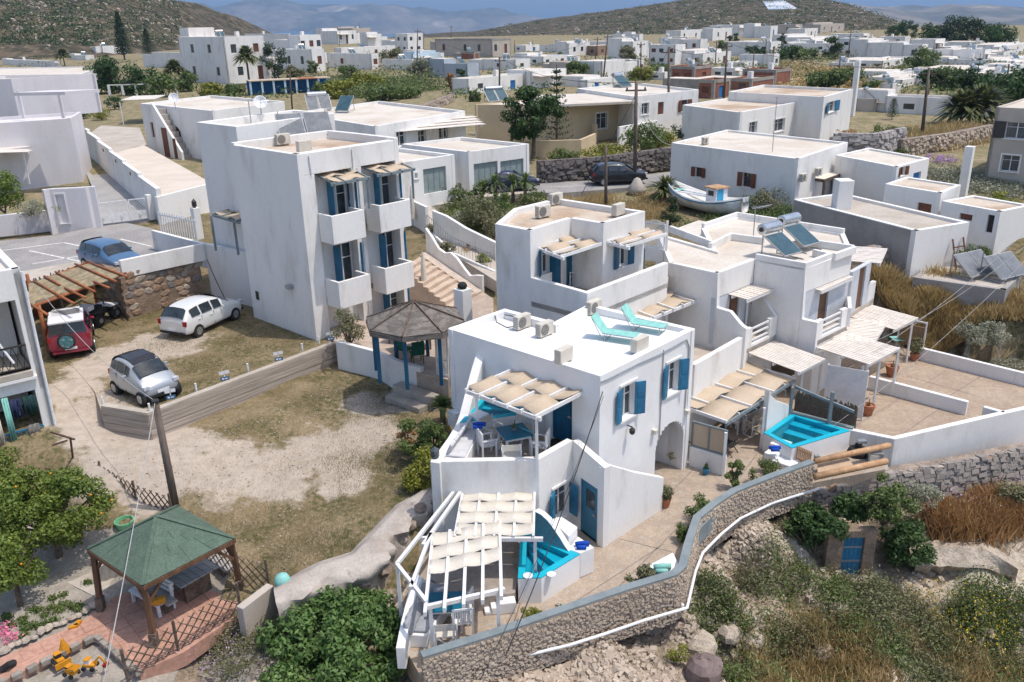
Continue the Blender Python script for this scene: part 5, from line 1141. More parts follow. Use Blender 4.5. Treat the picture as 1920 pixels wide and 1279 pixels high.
def stone_mesh(m,seed):
 r=random.Random(seed);b=MB();n=7;top=[(math.cos(2*math.pi*i/n)*.5*r.uniform(.8,1.1),math.sin(2*math.pi*i/n)*.5*r.uniform(.8,1.1))for i in range(n)]
 b.v=[Vector((x,0,y))for x,y in top]+[Vector((x*.72,-.5*r.uniform(.7,1),y*.72))for x,y in top];b.f=[(i,(i+1)%n,n+(i+1)%n,n+i)for i in range(n)]+[tuple(range(n,2*n))]
 me=bpy.data.meshes.new('stone');me.from_pydata([tuple(v)for v in b.v],[],b.f);me.materials.append(m);return me
SM=[stone_mesh(warm[i%4],i)for i in range(12)]
def stone_courses(par,F,s0,s1,z0,z1,w,h,skip=lambda s,z:False,dep=.14):
 z=z0;I=wm(par).inverted()
 while z<z1-h*.4:
  hh=h*R_.uniform(.85,1.2);s=s0+R_.uniform(0,w*.5)
  while s<s1:
   ws=w*R_.uniform(.65,1.4)
   if not skip(s,z):
    o=bpy.data.objects.new('stone',R_.choice(SM));COL.objects.link(o);o.parent=par
    o.matrix_local=I@(Matrix.Translation(F.p(s+ws/2,z+hh/2+R_.uniform(-.03,.03),.0))@Matrix((F.e,-F.o,Vector((0,0,1)))).transposed().to_4x4()@Matrix.Rotation(R_.uniform(-.45,.45),4,'Y')@Matrix.Diagonal((ws*1.1,dep*R_.uniform(.7,1.3),hh*1.12,1)))
   s+=ws
  z+=hh
fs0,fs1=Face(g1,g0),Face(g2,g1)
stone_courses(sw,fs0,0,fs0.L-.1,.05,2.0,.46,.31,skip=lambda s,z:z<.75 and R_.random()<.75 and s>.5,dep=.1)
stone_courses(sw,fs1,0,fs1.L-.1,.05,1.95,.46,.31,dep=.1)
bw=thing('concrete_wall','low board marked concrete wall with pale capping between parking lot and dirt lot','wall',S(450,715,-.8))
cpts=[V3(S(*p,.22),0)for p in((189,761),(276,775),(628,643))]
board=mat('board_marked_concrete',(.43,.37,.31),(.30,.255,.21),scale=1.2,lo=.35,hi=.7,rough=.95,stretch=(.35,.35,9),bump=.7,bscale=2.2,fine=.14,fscale=2.5,bdist=.03)
MB().wall(cpts,.24,-1.6,.17).build('wall',board,bw);MB().wall([p for p in cpts],.26,.17,.22).build('capping',concgr,bw)
for i in range(2):
 F=Face(cpts[i],cpts[i+1])
 for k in range(5):
  q=MB();F.box(q,.01,F.L-.01,-1.3+k*.3,-1.3+k*.3+.27,.002,.02+.008*(k%2));q.build('board_course',board,bw)
pvc=plast
for i,(x,y)in enumerate(((193,757),(281,770),(368,732),(465,694),(567,656),(598,642))):
 MB().tube([S(x,y,.22)-Vector((0,0,.05)),S(x,y,.22)+Vector((0,0,.28))],.04,8).top('pipe_post',pvc,('first','second','third','fourth','fifth','sixth')[i]+' short white pipe post along the concrete wall, counted from its left end','post','pipe posts on the concrete wall')
sgm=mat('sign_blue',(.05,.14,.26),(.045,.12,.22),scale=3,rough=.5)
for i,(x,y)in enumerate(((321,748),(422,713),(523,676),(620,638))):
 p=S(x,y,.22);o=thing('parking_sign',('parking sign with blue lower plate before the silver car','parking sign with blue lower plate left of the middle of the concrete wall','parking sign with blue lower plate right of the middle of the concrete wall','parking sign with blue plate at the right end of the concrete wall')[i],'sign',p,rad(25),'parking signs on the concrete wall',.75)
 MB().box((0,0,.25),(.04,.04,.5)).build('post',plast,o,local=True)
 MB().box((-.14,-.03,.42),(.22,.015,.17)).build('upper_plate',plast,o,local=True);MB().box((.14,-.03,.44),(.22,.015,.17)).build('upper_plate',plast,o,local=True)
 MB().box((0,-.03,.1),(.44,.02,.2)).build('lower_plate',sgm,o,local=True);MB().box((-.1,-.042,.1),(.1,.006,.09)).box((.06,-.042,.1),(.14,.006,.05)).build('plate_print',plast,o,local=True)
chrome=mat('wheel_alloy',(.45,.46,.47),(.35,.36,.37),scale=5,rough=.35,metal=.7)
redl=mat('tail_lamp_red',(.35,.02,.02),(.25,.015,.015),scale=5,rough=.2);headl=mat('headlamp_glass',(.6,.62,.64),(.45,.47,.5),scale=8,rough=.1)
cglass=mat('car_glass',(.015,.02,.025),(.03,.04,.045),scale=2,rough=.05,spec=.8)
def carpaint(n,c,met=0.):return mat(n,c,tuple(v*.92 for v in c),scale=.8,rough=.28,metal=met,coat=.6,fine=.03)
def car(label,p,rot,st,sides,fr,rr,W,paint,wheels,wr=.29,roof=None,extras=None,cat='car',name='parked_car',plate=None):
 """st: (x, z_bottom, z_belt, z_top, w_belt, w_top); sides: intervals with side glass; fr, rr: windscreen and rear window intervals"""
 o=thing(name,label,cat,p,rot);ring=[]
 for x,zb,zl,zt,wb,wt in st:
  h=[(0,zb),(wb*.88,zb),(wb,zb+.12),(wb*1.01,(zb+zl)/2),(wb*.985,zl),(wt,zt-.07),(wt*.8,zt),(0,zt+.02)]
  ring.append([Vector((x,y,z))for y,z in h]+[Vector((x,-y,z))for y,z in h[-2:0:-1]])
 n=len(ring[0]);b=MB()
 for r in ring:b.v+=r
 for i in range(len(ring)-1):
  for j in range(n):a=i*n+j;c=i*n+(j+1)%n;b.f.append((a,a+n,c+n,c))
 b.f.append(tuple(range(n)));e=(len(ring)-1)*n;b.f.append(tuple(e+j for j in range(n-1,-1,-1)))
 bo=b.build('body',paint,o,smooth=True,local=True);sm=bo.modifiers.new('round','SUBSURF');sm.levels=1;sm.render_levels=2
 def pane(name,q,m,off=.012,sh=.86):
  c=sum(q,Vector())/4;nr=(q[1]-q[0]).cross(q[3]-q[0]).normalized()
  if nr.dot(c-Vector((0,0,.5)))<0:nr=-nr
  MB().add([c+(v-c)*sh+nr*off for v in q],[(0,1,2,3)]).build(name,m,o,local=True)
 for i in sides:
  for j0,j1 in((4,5),(n-4,n-5)):pane('side_window',[ring[i][j0],ring[i+1][j0],ring[i+1][j1],ring[i][j1]],cglass,.02,.84)
 for nm,i in(('windscreen',fr),('rear_window',rr)):
  if i is None:continue
  q=MB();js=(5,6,7,n-6,n-5);ra,rb=[ring[i][j]for j in js],[ring[i+1][j]for j in js];nn_=(rb[2]-ra[2]).cross(Vector((0,1,0))).normalized();nn_=nn_ if nn_.z>0 else-nn_
  q.v=[lerp(a,c,.08)*.97+Vector((a.x*.03,0,a.z*.03))+nn_*.045 for a,c in zip(ra,rb)]+[lerp(a,c,.93)*.97+Vector((c.x*.03,0,c.z*.03))+nn_*.045 for a,c in zip(ra,rb)];q.f=[(k,k+1,k+6,k+5)for k in range(4)];q.build(nm,cglass,o,local=True,smooth=True)
 if roof:
  i0,i1=roof[1];q=MB()
  for i in range(i0,i1):q.add([ring[i][6]+Vector((0,0,.02)),ring[i+1][6]+Vector((0,0,.02)),ring[i+1][n-6]+Vector((0,0,.02)),ring[i][n-6]+Vector((0,0,.02))],[(0,1,2,3)])
  q.build('roof',roof[0],o,local=True)
 for x in wheels:
  for y in(-W/2+.06,W/2-.06):
   sg=1 if y>0 else-1;M=Matrix.Rotation(rad(90*-sg),3,'X')
   w=MB().lathe((x,y-sg*.08,wr),[(wr*.6,0),(wr,.0),(wr*1.02,.06),(wr*1.0,.15),(wr*.62,.165)],18,M).build('wheel',rubber,o,local=True)
   MB().lathe((x,y-sg*.08,wr),[(wr*.62,.14),(wr*.6,.172),(.06,.176),(.03,.185)],12,M).build('rim',chrome,w,local=True)
   MB().lathe((x,y-sg*.16,wr+.02),[(wr*1.18,0),(wr*1.18,.10)],18,M).build('wheel_arch',rubber,o,local=True)
 x0,x1=st[0][0],st[-1][0];zl0,zl1=st[1][2],st[-2][2]
 for y in(-1,1):
  MB().box((x0+.06,y*(st[1][4]-.09),zl0-.14),(.1,.16,.22)).build('tail_lamp',redl,o,local=True);MB().box((x1-.12,y*(st[-2][4]-.12),zl1-.06),(.18,.22,.12)).build('headlamp',headl,o,local=True)
  xm=st[fr][0]-.1 if fr else 0;MB().box((xm,y*(W/2+.08),st[fr][2]+.05 if fr else 1),(.08,.16,.11)).build('mirror',paint,o,local=True,bevel=.03)
 for k_,sd_ in enumerate(sides):
  if k_==0:continue
  for y in(-1,1):MB().bar((st[sd_][0],y*(st[sd_][4]*.985+.008),st[sd_][1]+.12),(st[sd_][0],y*(st[sd_][4]*.975+.008),st[sd_][2]-.04),.014,.014,up=(1,0,0)).build('door_seam',rubber,o,local=True);MB().box((st[sd_][0]-.16,y*(W/2-.0),st[sd_][2]-.16),(.16,.03,.03)).build('door_handle',paint,o,local=True)
 for x in(x0-.03,x1+.02):MB().box((x,0,.5),(.02,.46,.11)).build('number_plate',plast,o,local=True)
 for x in(x0+.05,x1-.06):MB().box((x,0,.36),(.2,W*.82,.09)).build('bumper_trim',rubber if plate is None else plate,o,local=True)
 return o
HATCH=[(-1.92,.34,.78,.84,.70,.62),(-1.88,.26,.94,1.0,.78,.66),(-1.5,.22,.98,1.40,.81,.60),(-.9,.2,.97,1.47,.82,.60),(-.15,.2,.95,1.46,.82,.60),(.45,.2,.93,1.38,.82,.60),(1.12,.2,.90,.96,.81,.68),(1.7,.22,.80,.85,.78,.62),(1.93,.3,.66,.70,.64,.55)]
def place(wr_,wf,off,z=0):a,c=S(*wr_,z),S(*wf,z);d=(c-a).normalized();n=Vector((-d.y,d.x,0));return a,c,d,n
a,c,d,n=place((370.5,633),(440.5,600),0);rot=math.atan2(d.y,d.x);p=lerp(a,c,.52)+n*.75
car('white hatchback parked nose up against the three storey house',p,rot,HATCH,(2,3,4),5,1,1.65,carpaint('white_car_paint',(.72,.72,.70)),(-1.2,1.22),.30)
SMART=[(-1.22,.36,.8,.88,.66,.58),(-1.18,.28,1.0,1.08,.72,.6),(-1.0,.26,1.05,1.42,.74,.56),(-.55,.24,1.04,1.53,.75,.57),(.0,.24,1.0,1.5,.75,.57),(.3,.24,.98,1.38,.75,.57),(.86,.24,.93,1.0,.74,.6),(1.12,.28,.78,.82,.70,.56),(1.27,.34,.62,.66,.60,.5)]
a,c,d,n=place((218,738),(270,762),0);rot=math.atan2(d.y,d.x);p=lerp(a,c,.5)+n*.68
so=car('small silver two door city car with a black roof by the concrete wall',p,rot,SMART,(2,3,4),5,1,1.5,carpaint('silver_car_paint',(.42,.45,.48),.35),(-.9,.92),.28,roof=(mat('black_roof_panel',(.03,.03,.035),(.04,.04,.045),scale=2,rough=.25),(2,5)))
SUV=[(-1.75,.42,.9,.96,.74,.70),(-1.72,.36,1.05,1.1,.80,.74),(-1.6,.34,1.08,1.62,.82,.68),(-1.0,.32,1.07,1.70,.83,.68),(-.1,.32,1.05,1.70,.83,.68),(.35,.32,1.03,1.62,.83,.66),(.9,.32,1.0,1.06,.82,.72),(1.6,.34,.92,.97,.80,.68),(1.82,.42,.75,.80,.70,.6)]
a,c=S(110,672,0),S(172,662,0);n_=(c-a).normalized();d=Vector((-n_.y,n_.x,0));p=lerp(a,c,.45)+d*1.35;rot=math.atan2(d.y,d.x)
sv=car('crimson off road car with white hard top and spare wheel under the carport',p,rot,SUV,(2,3,4),5,1,1.7,carpaint('crimson_car_paint',(.26,.025,.055)),(-1.1,1.15),.34,roof=(plast,(2,5)),plate=carpaint('crimson_car_paint',(.26,.025,.055)))
q=MB()
for i in(2,3,4):pass
MB().box((-1.0,0,1.66),(1.7,1.34,.12)).build('hard_top',plast,sv,local=True,bevel=.05)
spw=MB().lathe((-1.86,.12,.85),[(.33,-.1),(.35,0),(.3,.1),(.05,.1)],18,Matrix.Rotation(rad(-90),3,'Y')).build('spare_wheel',rubber,sv,local=True);MB().lathe((-1.965,.12,.85),[(.27,0),(.1,.01)],14,Matrix.Rotation(rad(-90),3,'Y')).build('cover_print',mat('cover_print',(.05,.16,.18),(.3,.33,.34),scale=9,rough=.5,lo=.55,hi=.6),spw,local=True)
a,c=S(178,500,1.45),S(245,500,1.45)
car('slate blue hatchback parked on the street behind the white wall',S(212,505,1.4),rad(-38),HATCH,(2,3,4),5,1,1.65,carpaint('slate_blue_car_paint',(.10,.19,.32),.2),(-1.2,1.22),.30)
qb=thing('quad_bike','black and white quad bike under the end of the wooden carport','quad bike',S(188,604,0),rad(78))
for x in(-.6,.6):
 for y in(-.42,.42):w=MB().lathe((x,y-(.12 if y>0 else-.12),.3),[(.16,0),(.29,.0),(.31,.08),(.31,.17),(.27,.25),(.14,.25)],14,Matrix.Rotation(rad(-90 if y>0 else 90),3,'X')).build('wheel',rubber,qb,local=True);MB().lathe((x,y*1.33,.3),[(.13,-.02),(.12,.02)],10,Matrix.Rotation(rad(90),3,'X')).build('rim',chrome,w,local=True)
MB().box((0,0,.5),(1.3,.4,.3)).build('body',dmetal,qb,local=True,bevel=.08);MB().box((-.2,0,.78),(.75,.34,.14)).build('seat',rubber,qb,local=True,bevel=.05)
for x in(-.62,.62):MB().box((x,0,.68),(.55,1.0,.05)).build('mudguard',plast if x>0 else dmetal,qb,local=True,bevel=.03)
MB().box((-.75,0,.95),(.45,.6,.28)).build('top_case',plast,qb,local=True,bevel=.08);MB().tube([(.35,-.4,1.05),(.42,0,1.0),(.35,.4,1.05)],.025,6).tube([(.5,0,.7),(.42,0,1.0)],.03,6).build('handlebar',dmetal,qb,local=True)
for y in(-.3,.3):MB().box((-.9,y,.66),(.05,.14,.08)).build('tail_lamp',redl,qb,local=True)
zc=2.25
cp=thing('wooden_carport','carport of orange stained poles with a reed cover above the crimson car','carport',S(120,620,0))
def cz(x,y,z=zc):return S(x,y,z)
for a,c in(((66,573),(236,512)),((64,532),(167,491))):MB().tube([cz(*a),cz(*c)],.06,7).build('beam',redwood,cp,smooth=True)
for a,c in(((64,527),(138,569)),((104,510),(178,547)),((141,495),(218,528)),((163,490),(238,519)),((124,503),(158,560))if 0 else((56,569),(89,590)),((83,518),(112,534)),((122,540),(160,558)),((176,528),(205,540))):MB().tube([cz(*a,zc+.13),cz(*c,zc+.13)],.055,7).build('rafter',redwood,cp,smooth=True)
for x,y in((93,661),(70,600)):p=S(x,y,0);MB().tube([p,V3(S(72,571,zc),zc)if x>80 else V3(p,zc)],.08,8).build('post',redwood,cp,smooth=True)
p=cz(166,492);MB().tube([V3(p,0),p],.07,8).build('post',redwood,cp,smooth=True);p=cz(112,548);MB().tube([V3(p,0),p],.05,8).build('post',dwood,cp,smooth=True)
MB().prism([cz(54,535),cz(164,497),cz(232,516),cz(205,528),cz(68,567),cz(58,590)],zc+.03,zc+.07).build('reed_cover',mat('reed_cover',(.33,.27,.17),(.22,.18,.11),scale=2,lo=.4,hi=.6,stretch=(3,1,1),rough=.95,fine=.25,bump=.6,bscale=14),cp)
fcr=Face(S(62,600,0),S(178,560,0));q=MB()
for k in range(80):s=fcr.L*k/80;q.bar(fcr.p(s,-.1),fcr.p(s,1.8+R_.uniform(-.1,.15)),.07,.03,up=(1,0,0))
tag(q.build('reed_wall',greyreed,cp),kind='stuff')
court=[S(*p,.2)for p in((632,652),(700,668),(790,700),(840,712),(842,640),(925,590),(925,560),(860,520),(770,492),(752,530),(590,560))]
struct(MB().prism(court,-.9,.2),'court_floor',mat('court_tiles',(.46,.38,.31),(.38,.30,.24),scale=1.6,rough=.85,fine=.14))
gwp=[V3(S(x,y,z),0)for x,y,z in((629,640,.5),(706,660,.45),(746,678,.4),(788,690,.4))]
MB().wall(gwp,.2,-1.4,[.5,.45,.4,.4]).top('garden_wall',white,'white wall below the reed roofed gazebo facing the dirt lot','wall',bevel=.02)
MB().wall([gwp[-1],V3(S(822,702,.2),0)],.2,-1.4,.15).top('garden_wall',white,'short grey white wall between the gazebo wall and the main house','wall')
gc=S(776,566,3.05);gz_=thing('reed_gazebo','eight sided gazebo with a grey reed roof and dark blue posts over a dining table','gazebo',V3(gc,.2))
gr=1.9;e8=[V3(gc,2.35)+Vector((math.cos(2*math.pi*(k+.5)/8+.25),math.sin(2*math.pi*(k+.5)/8+.25),0))*gr for k in range(8)]
rf_=MB();n8=6
for k in range(8):
 a,c=e8[k],e8[(k+1)%8]
 for i in range(n8):
  t0,t1=i/n8,(i+1)/n8;ap=gc;rf_.add([lerp(ap,a,t0),lerp(ap,a,t1),lerp(ap,c,t1),lerp(ap,c,t0)],[(0,1,2,3)])
 rf_.hexa([a-Vector((0,0,.2)),c-Vector((0,0,.2)),c-Vector((0,0,.19)),a-Vector((0,0,.19))],[a,c,c,a])
rb_=rf_.build('reed_roof',mat('weathered_reed',(.23,.205,.18),(.14,.125,.11),scale=2.2,stretch=(1,1,6),rough=1,fine=.3,bump=.9,bscale=16,bdist=.05),gz_);sm=rb_.modifiers.new('thick','SOLIDIFY');sm.thickness=.05
for k in range(8):MB().bar(lerp(gc,e8[k],.04)+Vector((0,0,.05)),e8[k]+Vector((0,0,.04)),.06,.04).build('rafter',dwood,gz_);
for k in range(8):p=V3(lerp(V3(gc,0),V3(e8[k],0),.88),0);MB().bar(V3(p,.2),V3(p,2.3),.13,.13,up=(1,0,0)).build('post',dblue,gz_)
gt=thing('dining_table','dining table with a pale cloth inside the reed gazebo','table',S(775,655,.2),rad(30));MB().box((0,0,.74),(1.5,1.0,.04)).box((0,0,.66),(1.52,1.02,.12)).build('tablecloth',canvasw,gt,local=True)
for x in(-.6,.6):
 for y in(-.4,.4):MB().box((x,y,.36),(.06,.06,.72)).build('leg',dwood,gt,local=True)
gdr=mat('green_chair_fabric',(.02,.12,.08),(.015,.09,.06),scale=3,rough=.9)
for i,(x,y,ro)in enumerate(((760,672,-30),(783,680,20),(742,642,-110),(795,648,120))):
 o=thing('gazebo_chair',('green chair on the near left of the gazebo table','green chair on the near right of the gazebo table','dark armchair left of the gazebo table','dark chair right of the gazebo table')[i],'chair',S(x,y,.2),rad(ro),'chairs in the reed gazebo');mm=gdr if i<2 else rubber
 MB().box((0,0,.43),(.5,.48,.05)).build('seat',mm,o,local=True);MB().box((0,-.24,.72),(.5,.05,.5)).build('backrest',mm,o,local=True)
 for u in(-.2,.2):
  for v in(-.2,.2):MB().box((u,v,.2),(.04,.04,.4)).build('leg',dwood,o,local=True)
fl_=Face(S(819,702,.2),S(842,708,.2));o=thing('lattice_screen','white lattice screen between the gazebo and the main house','screen',fl_.p(fl_.L/2,.2));frame_rect(fl_,0,max(.5,fl_.L),.2,1.9,0).build('frame',pwhite,o);lattice(o,fl_,.05,max(.45,fl_.L-.05),.25,1.85,0,6,pwhite)
cb=S(870,612,.6);o=thing('chimney','white square chimney with a dark clay ball cap behind the reed gazebo','chimney',V3(cb,.2),rad(47.6));MB().box((0,0,1.05),(.55,.55,2.1)).build('stack',fresh,o,local=True,bevel=.02);MB().lathe((0,0,2.1),[(.12,0),(.2,.06),(.21,.16),(.14,.26),(.04,.28)],14).build('cap',rubber,o,local=True,smooth=True)
stp=thing('concrete_steps','concrete steps with a landing slab below the gazebo wall','step',S(780,745,-.9));e_=(gwp[-1]-gwp[1]).normalized();n_=Vector((e_.y,-e_.x,0))
for k,(d0,d1,h,s0,s1)in enumerate(((.05,.55,-.35,0,2.1),(.55,1.05,-.62,.1,2.0),(1.1,1.6,-.84,.6,1.7))):
 o_=V3(S(745,690,0),0)*0+gwp[2]+e_*.2;MB().prism([o_+e_*s0+n_*d0,o_+e_*s1+n_*d0,o_+e_*s1+n_*d1,o_+e_*s0+n_*d1],-1.3,h).build('step',conc,stp,bevel=.02)
p=S(828,765,-.75);o=thing('meter_box','white electric meter box on the main house wall by the concrete steps','cabinet',V3(p,-.6));fAB.box(MB(),0,0,0,0,0,0);q=MB();s=.05;fAB.box(q,s,s+.45,-.55,.0,.02,.28);q.build('cabinet',plast,o);q=MB();fAB.box(q,s+.1,s+.14,-1.2,-.56,.08,.12);q.build('conduit',plast,o)
stair=thing('tiled_stair','broad stair of pale tiled steps climbing from the gazebo court to the road','stair',S(850,540,.2))
ns_=9;b0,b1_,t0,t1=S(846,580,.25),S(893,553,.25),S(752,503,1.75),S(787,481,1.75)
tread=mat('stair_tiles',(.55,.44,.34),(.48,.37,.28),scale=2,rough=.8,fine=.1)
for k in range(ns_):
 u0,u1=k/ns_,(k+1.02)/ns_;z=.2+(k+1)*.17;MB().prism([V3(lerp(b0,t0,u0),0),V3(lerp(b1_,t1,u0),0),V3(lerp(b1_,t1,u1),0),V3(lerp(b0,t0,u1),0)],.1,z).build('step',tread,stair)
w_=(b1_-b0).normalized();w_.z=0
MB().prism([b1_+w_*.02,b1_+w_*.6,t1+w_*.6,t1+w_*.02],.1,[.3,.3,1.85,1.85]).build('ramp',mat('ramp_tiles',(.52,.44,.37),(.44,.36,.30),scale=3,rough=.85,fine=.12),stair)
cwp=[(800,428,2.9),(810,445,2.6),(822,466,2.15),(836,475,1.75),(846,474,1.8),(852,484,1.5),(868,502,1.15),(890,519,.85),(902,518,1.1),(908,518,1.1)]
pw_=[V3(lerp(t1,b1_,k/9)+w_*.63,0)for k in range(10)];FW=Face(pw_[0],pw_[-1])
MB().wall(pw_,.18,.1,[FW.px(x,y)[1]for x,y,z in cwp]).top('curved_wall',white,'white wavy topped wall beside the tiled stair','wall',bevel=.02)
ZG=-2.2
brickp=mat('pink_paving',(.47,.27,.20),(.40,.225,.165),scale=1.6,rough=.9,fine=.14,fscale=7,bump=.2,bscale=12)
ppoly=[S(*p,ZG)for p in((-60,1262),(150,1170),(218,1118),(420,1045),(508,1112),(345,1225),(262,1262),(182,1192),(-60,1312))]
struct(MB().prism(ppoly,-2.6,ZG+.03),'garden_path',brickp)
struct(MB().prism([S(*p,ZG)for p in((150,1060),(250,1030),(300,1070),(190,1125),(120,1090))],-2.6,ZG+.015),'concrete_pad',concgr)
pth=bpy.data.objects['garden_path'];bk_me=None
def slab_mesh(name,dx,dy,dz,m):
 b=MB().box((0,0,0),(dx,dy,dz));me=bpy.data.meshes.new(name);me.from_pydata([tuple(v)for v in b.v],[],b.f);me.materials.append(m);return me
pvm=slab_mesh('paving_tile',.47,.47,.02,brickp);ang=math.atan2((S(150,1170,ZG)-S(-60,1262,ZG)).y,(S(150,1170,ZG)-S(-60,1262,ZG)).x);ex=ud(math.degrees(ang));ey=Vector((-ex.y,ex.x,0));o0=S(420,1045,ZG)
for i in range(-26,9):
 for j in range(-9,3):
  c=o0+ex*i*.5+ey*j*.5
  cs=[c+ex*a*.22+ey*e*.22 for a in(-1,1)for e in(-1,1)]
  if all(inpoly(np.array([q.x]),np.array([q.y]),ppoly)[0]for q in cs):
   o=bpy.data.objects.new('tile',pvm);COL.objects.link(o);o.parent=pth;o.location=(c.x,c.y,ZG+.036+R_.uniform(-.003,.003));o.rotation_euler=(0,0,ang)
gp={k:S(*p,ZG)for k,p in dict(f=(291,1214),l=(190,1146),r=(452,1108),b=(352,1052)).items()}
zE=SY(268,1099,gp['f'].y).z
E4=[S(*p,zE)for p in((165,1030),(267,1099),(440,1010),(333,949))]
ctr=sum(E4,Vector())/4;apx=V3(ctr,SY(299,968,ctr.y).z)
gg=thing('garden_gazebo','square garden gazebo with green shingled pyramid roof on brown posts','gazebo',V3(ctr,ZG))
shing=mat('green_roof_shingle',(.10,.145,.108),(.085,.125,.093),scale=3,rough=.9,fine=.18,fscale=20,bump=.3,bscale=40)
rfb=MB()
for k in range(4):rfb.add([E4[k],E4[(k+1)%4],apx],[(0,1,2)])
rfb.add(E4,[(3,2,1,0)])
roof_o=rfb.build('roof',shing,gg)
for k in range(4):
 a,c=E4[k],E4[(k+1)%4];n=(c-a).cross(apx-a).normalized();n=n if n.z>0 else-n;rows=6
 for i in range(rows):
  t0,t1=i/rows,(i+1.02)/rows;A0,A1=lerp(a,apx,t0),lerp(c,apx,t0);B0,B1=lerp(a,apx,min(1,t1)),lerp(c,apx,min(1,t1));m_=max(1,round((A1-A0).length/.62))
  for j in range(m_):
   u0,u1=(j+.01)/m_,(j+.99)/m_;lift=R_.uniform(.012,.02)
   q=[lerp(A0,A1,u0),lerp(A0,A1,u1),lerp(B0,B1,u1),lerp(B0,B1,u0)]
   MB().hexa([q[0]+n*.004,q[1]+n*.004,q[2]+n*.004,q[3]+n*.004],[q[0]+n*lift,q[1]+n*lift,q[2]+n*.012,q[3]+n*.012]).build('shingle',shing,roof_o)
for k in range(4):MB().bar(E4[k]-Vector((0,0,.07)),E4[(k+1)%4]-Vector((0,0,.07)),.06,.12).build('eave_beam',wood,gg);MB().bar(E4[k]+Vector((0,0,.03)),apx+Vector((0,0,.03)),.1,.03).build('hip_cap',shing,gg)
for k,kk in zip(range(4),'lfrb'):
 pt_=lerp(E4[k],ctr,.06);bs_=gp[kk];MB().bar(bs_,V3(pt_,zE-.1),.13,.13,up=(1,0,0)).build('post',wood,gg);MB().bar(bs_,V3(lerp(bs_,pt_,.25),ZG+.45),.19,.19,up=(1,0,0)).build('post_sleeve',dwood,gg)
 for k2 in((k+1)%4,(k+3)%4):d_=(E4[k2]-E4[k]).normalized();MB().bar(V3(pt_,zE-.65),V3(pt_,zE-.12)+d_*.5,.06,.08).build('brace',wood,gg)
pt=thing('picnic_table','weathered pale plank picnic table with benches under the green gazebo','table',S(345,1100,ZG),rad(-38));planks=mat('weathered_pale_plank',(.36,.36,.36),(.28,.275,.27),scale=4,rough=.85,stretch=(1,4,1),fine=.14)
for k in range(6):MB().box((0,-.5+k*.2,.75),(2.0,.185,.04)).build('plank',planks,pt,local=True)
for x in(-.75,.75):MB().box((x,0,.36),(.12,.8,.72)).build('leg',dwood,pt,local=True)
for y in(-.9,.95):MB().box((0,y,.44),(2.0,.3,.05)).build('bench_seat',planks,pt,local=True);MB().box((-.7,y,.2),(.1,.25,.4)).box((.7,y,.2),(.1,.25,.4)).build('bench_leg',dwood,pt,local=True)
bn2=thing('garden_bench','white slatted garden bench loaded with coloured toys under the green gazebo','bench',S(287,1138,ZG),rad(-35))
for k in range(4):MB().box((0,-.2+k*.13,.43),(1.35,.11,.03)).build('seat_slat',pwhite,bn2,local=True)
for k in range(3):MB().box((0,.28+k*.02,.58+k*.13),(1.35,.02,.1)).build('back_slat',pwhite,bn2,local=True)
for x in(-.6,.6):MB().box((x,-.18,.21),(.07,.07,.42)).box((x,.27,.42),(.07,.07,.85)).build('leg',pwhite,bn2,local=True)
yel=mat('toy_yellow',(.62,.27,.02),(.55,.23,.015),scale=5,rough=.4,fine=.04)
for i,(x,y,m_,s)in enumerate(((275,1118,tw,.16),(287,1124,redl,.12),(281,1127,gdr,.13),(300,1130,yel,.2),(294,1133,yel,.16))):
 p=S(x,y,ZG+.46);MB().box(p+Vector((0,0,s*.4)),(s*1.6,s,s*.8),R_.random()*3).top('toy',m_,('blue','red','green','larger yellow','smaller yellow')[i]+' plastic toy lying on the white garden bench','toy','toys on the garden bench',bevel=.03)
tarp=mat('beige_tarpaulin',(.42,.38,.33),(.34,.31,.27),scale=2,rough=.8,bump=.5,bscale=4,fine=.06)
o=lofted('tarpaulin_cover',[[S(172+i*9,1096-i*3+2*(i%2),ZG+.02)for i in range(8)],[S(180+i*8,1062-i*2+3*(i%2),ZG+.55)for i in range(8)],[S(188+i*8,1040-i*1,ZG+.75)for i in range(8)],[S(192+i*9,1030-i*3,ZG)for i in range(8)]],tarp,label='grey beige tarpaulin draped over something behind the green gazebo',cat='tarpaulin',amp=.12,nsc=3)
MB().lathe(S(236,993,ZG+.4),[(.2,0),(.3,.3),(.3,.34),(.26,.34),(.2,.1)],14).top('plastic_tub',mat('pale_green_plastic',(.16,.42,.24),(.14,.37,.2),scale=3,rough=.4),'pale green plastic tub behind the green gazebo roof','tub')
MB().lathe(S(531,1100,-1.45),[(.02,0),(.18,.06),(.23,.2),(.16,.36),(.03,.42)],12).top('float_ball',sling,'turquoise ball lying on the dirt lot at the end of the concrete wall','ball',smooth=True)
def trellis(label,pts,zb,h,name='trellis_fence',m=dwood,n=None):
 P_=[S(x,y,zb)for x,y in pts];c=P_[len(P_)//2];o=thing(name,label,'fence',c)
 for i in range(len(P_)-1):
  F=Face(P_[i],P_[i+1]);
  k=-h
  while k<F.L:
   for sg in(0,1):
    t0,t1=max(0.,-k/h),min(1.,(F.L-k)/h)
    if t1-t0>.1:
     x0,x1=k+h*t0,k+h*t1
     if sg:x0,x1=F.L-x0,F.L-x1
     MB().bar(F.p(x0,P_[i].z+h*t0,.02*sg),F.p(x1,P_[i].z+h*t1,.02*sg),.035,.02).build('lath',m,o)
   k+=.3
  for s in((0,F.L)if i==len(P_)-2 else(0,)):MB().bar(F.p(s,P_[i].z-.1),F.p(s,P_[i].z+h+.12),.06,.06,up=(1,0,0)).build('post',m,o)
 return o
trellis('dark lattice fence in front of the green gazebo above the rubble',((240,1276),(335,1222),(452,1148)),ZG,.85)
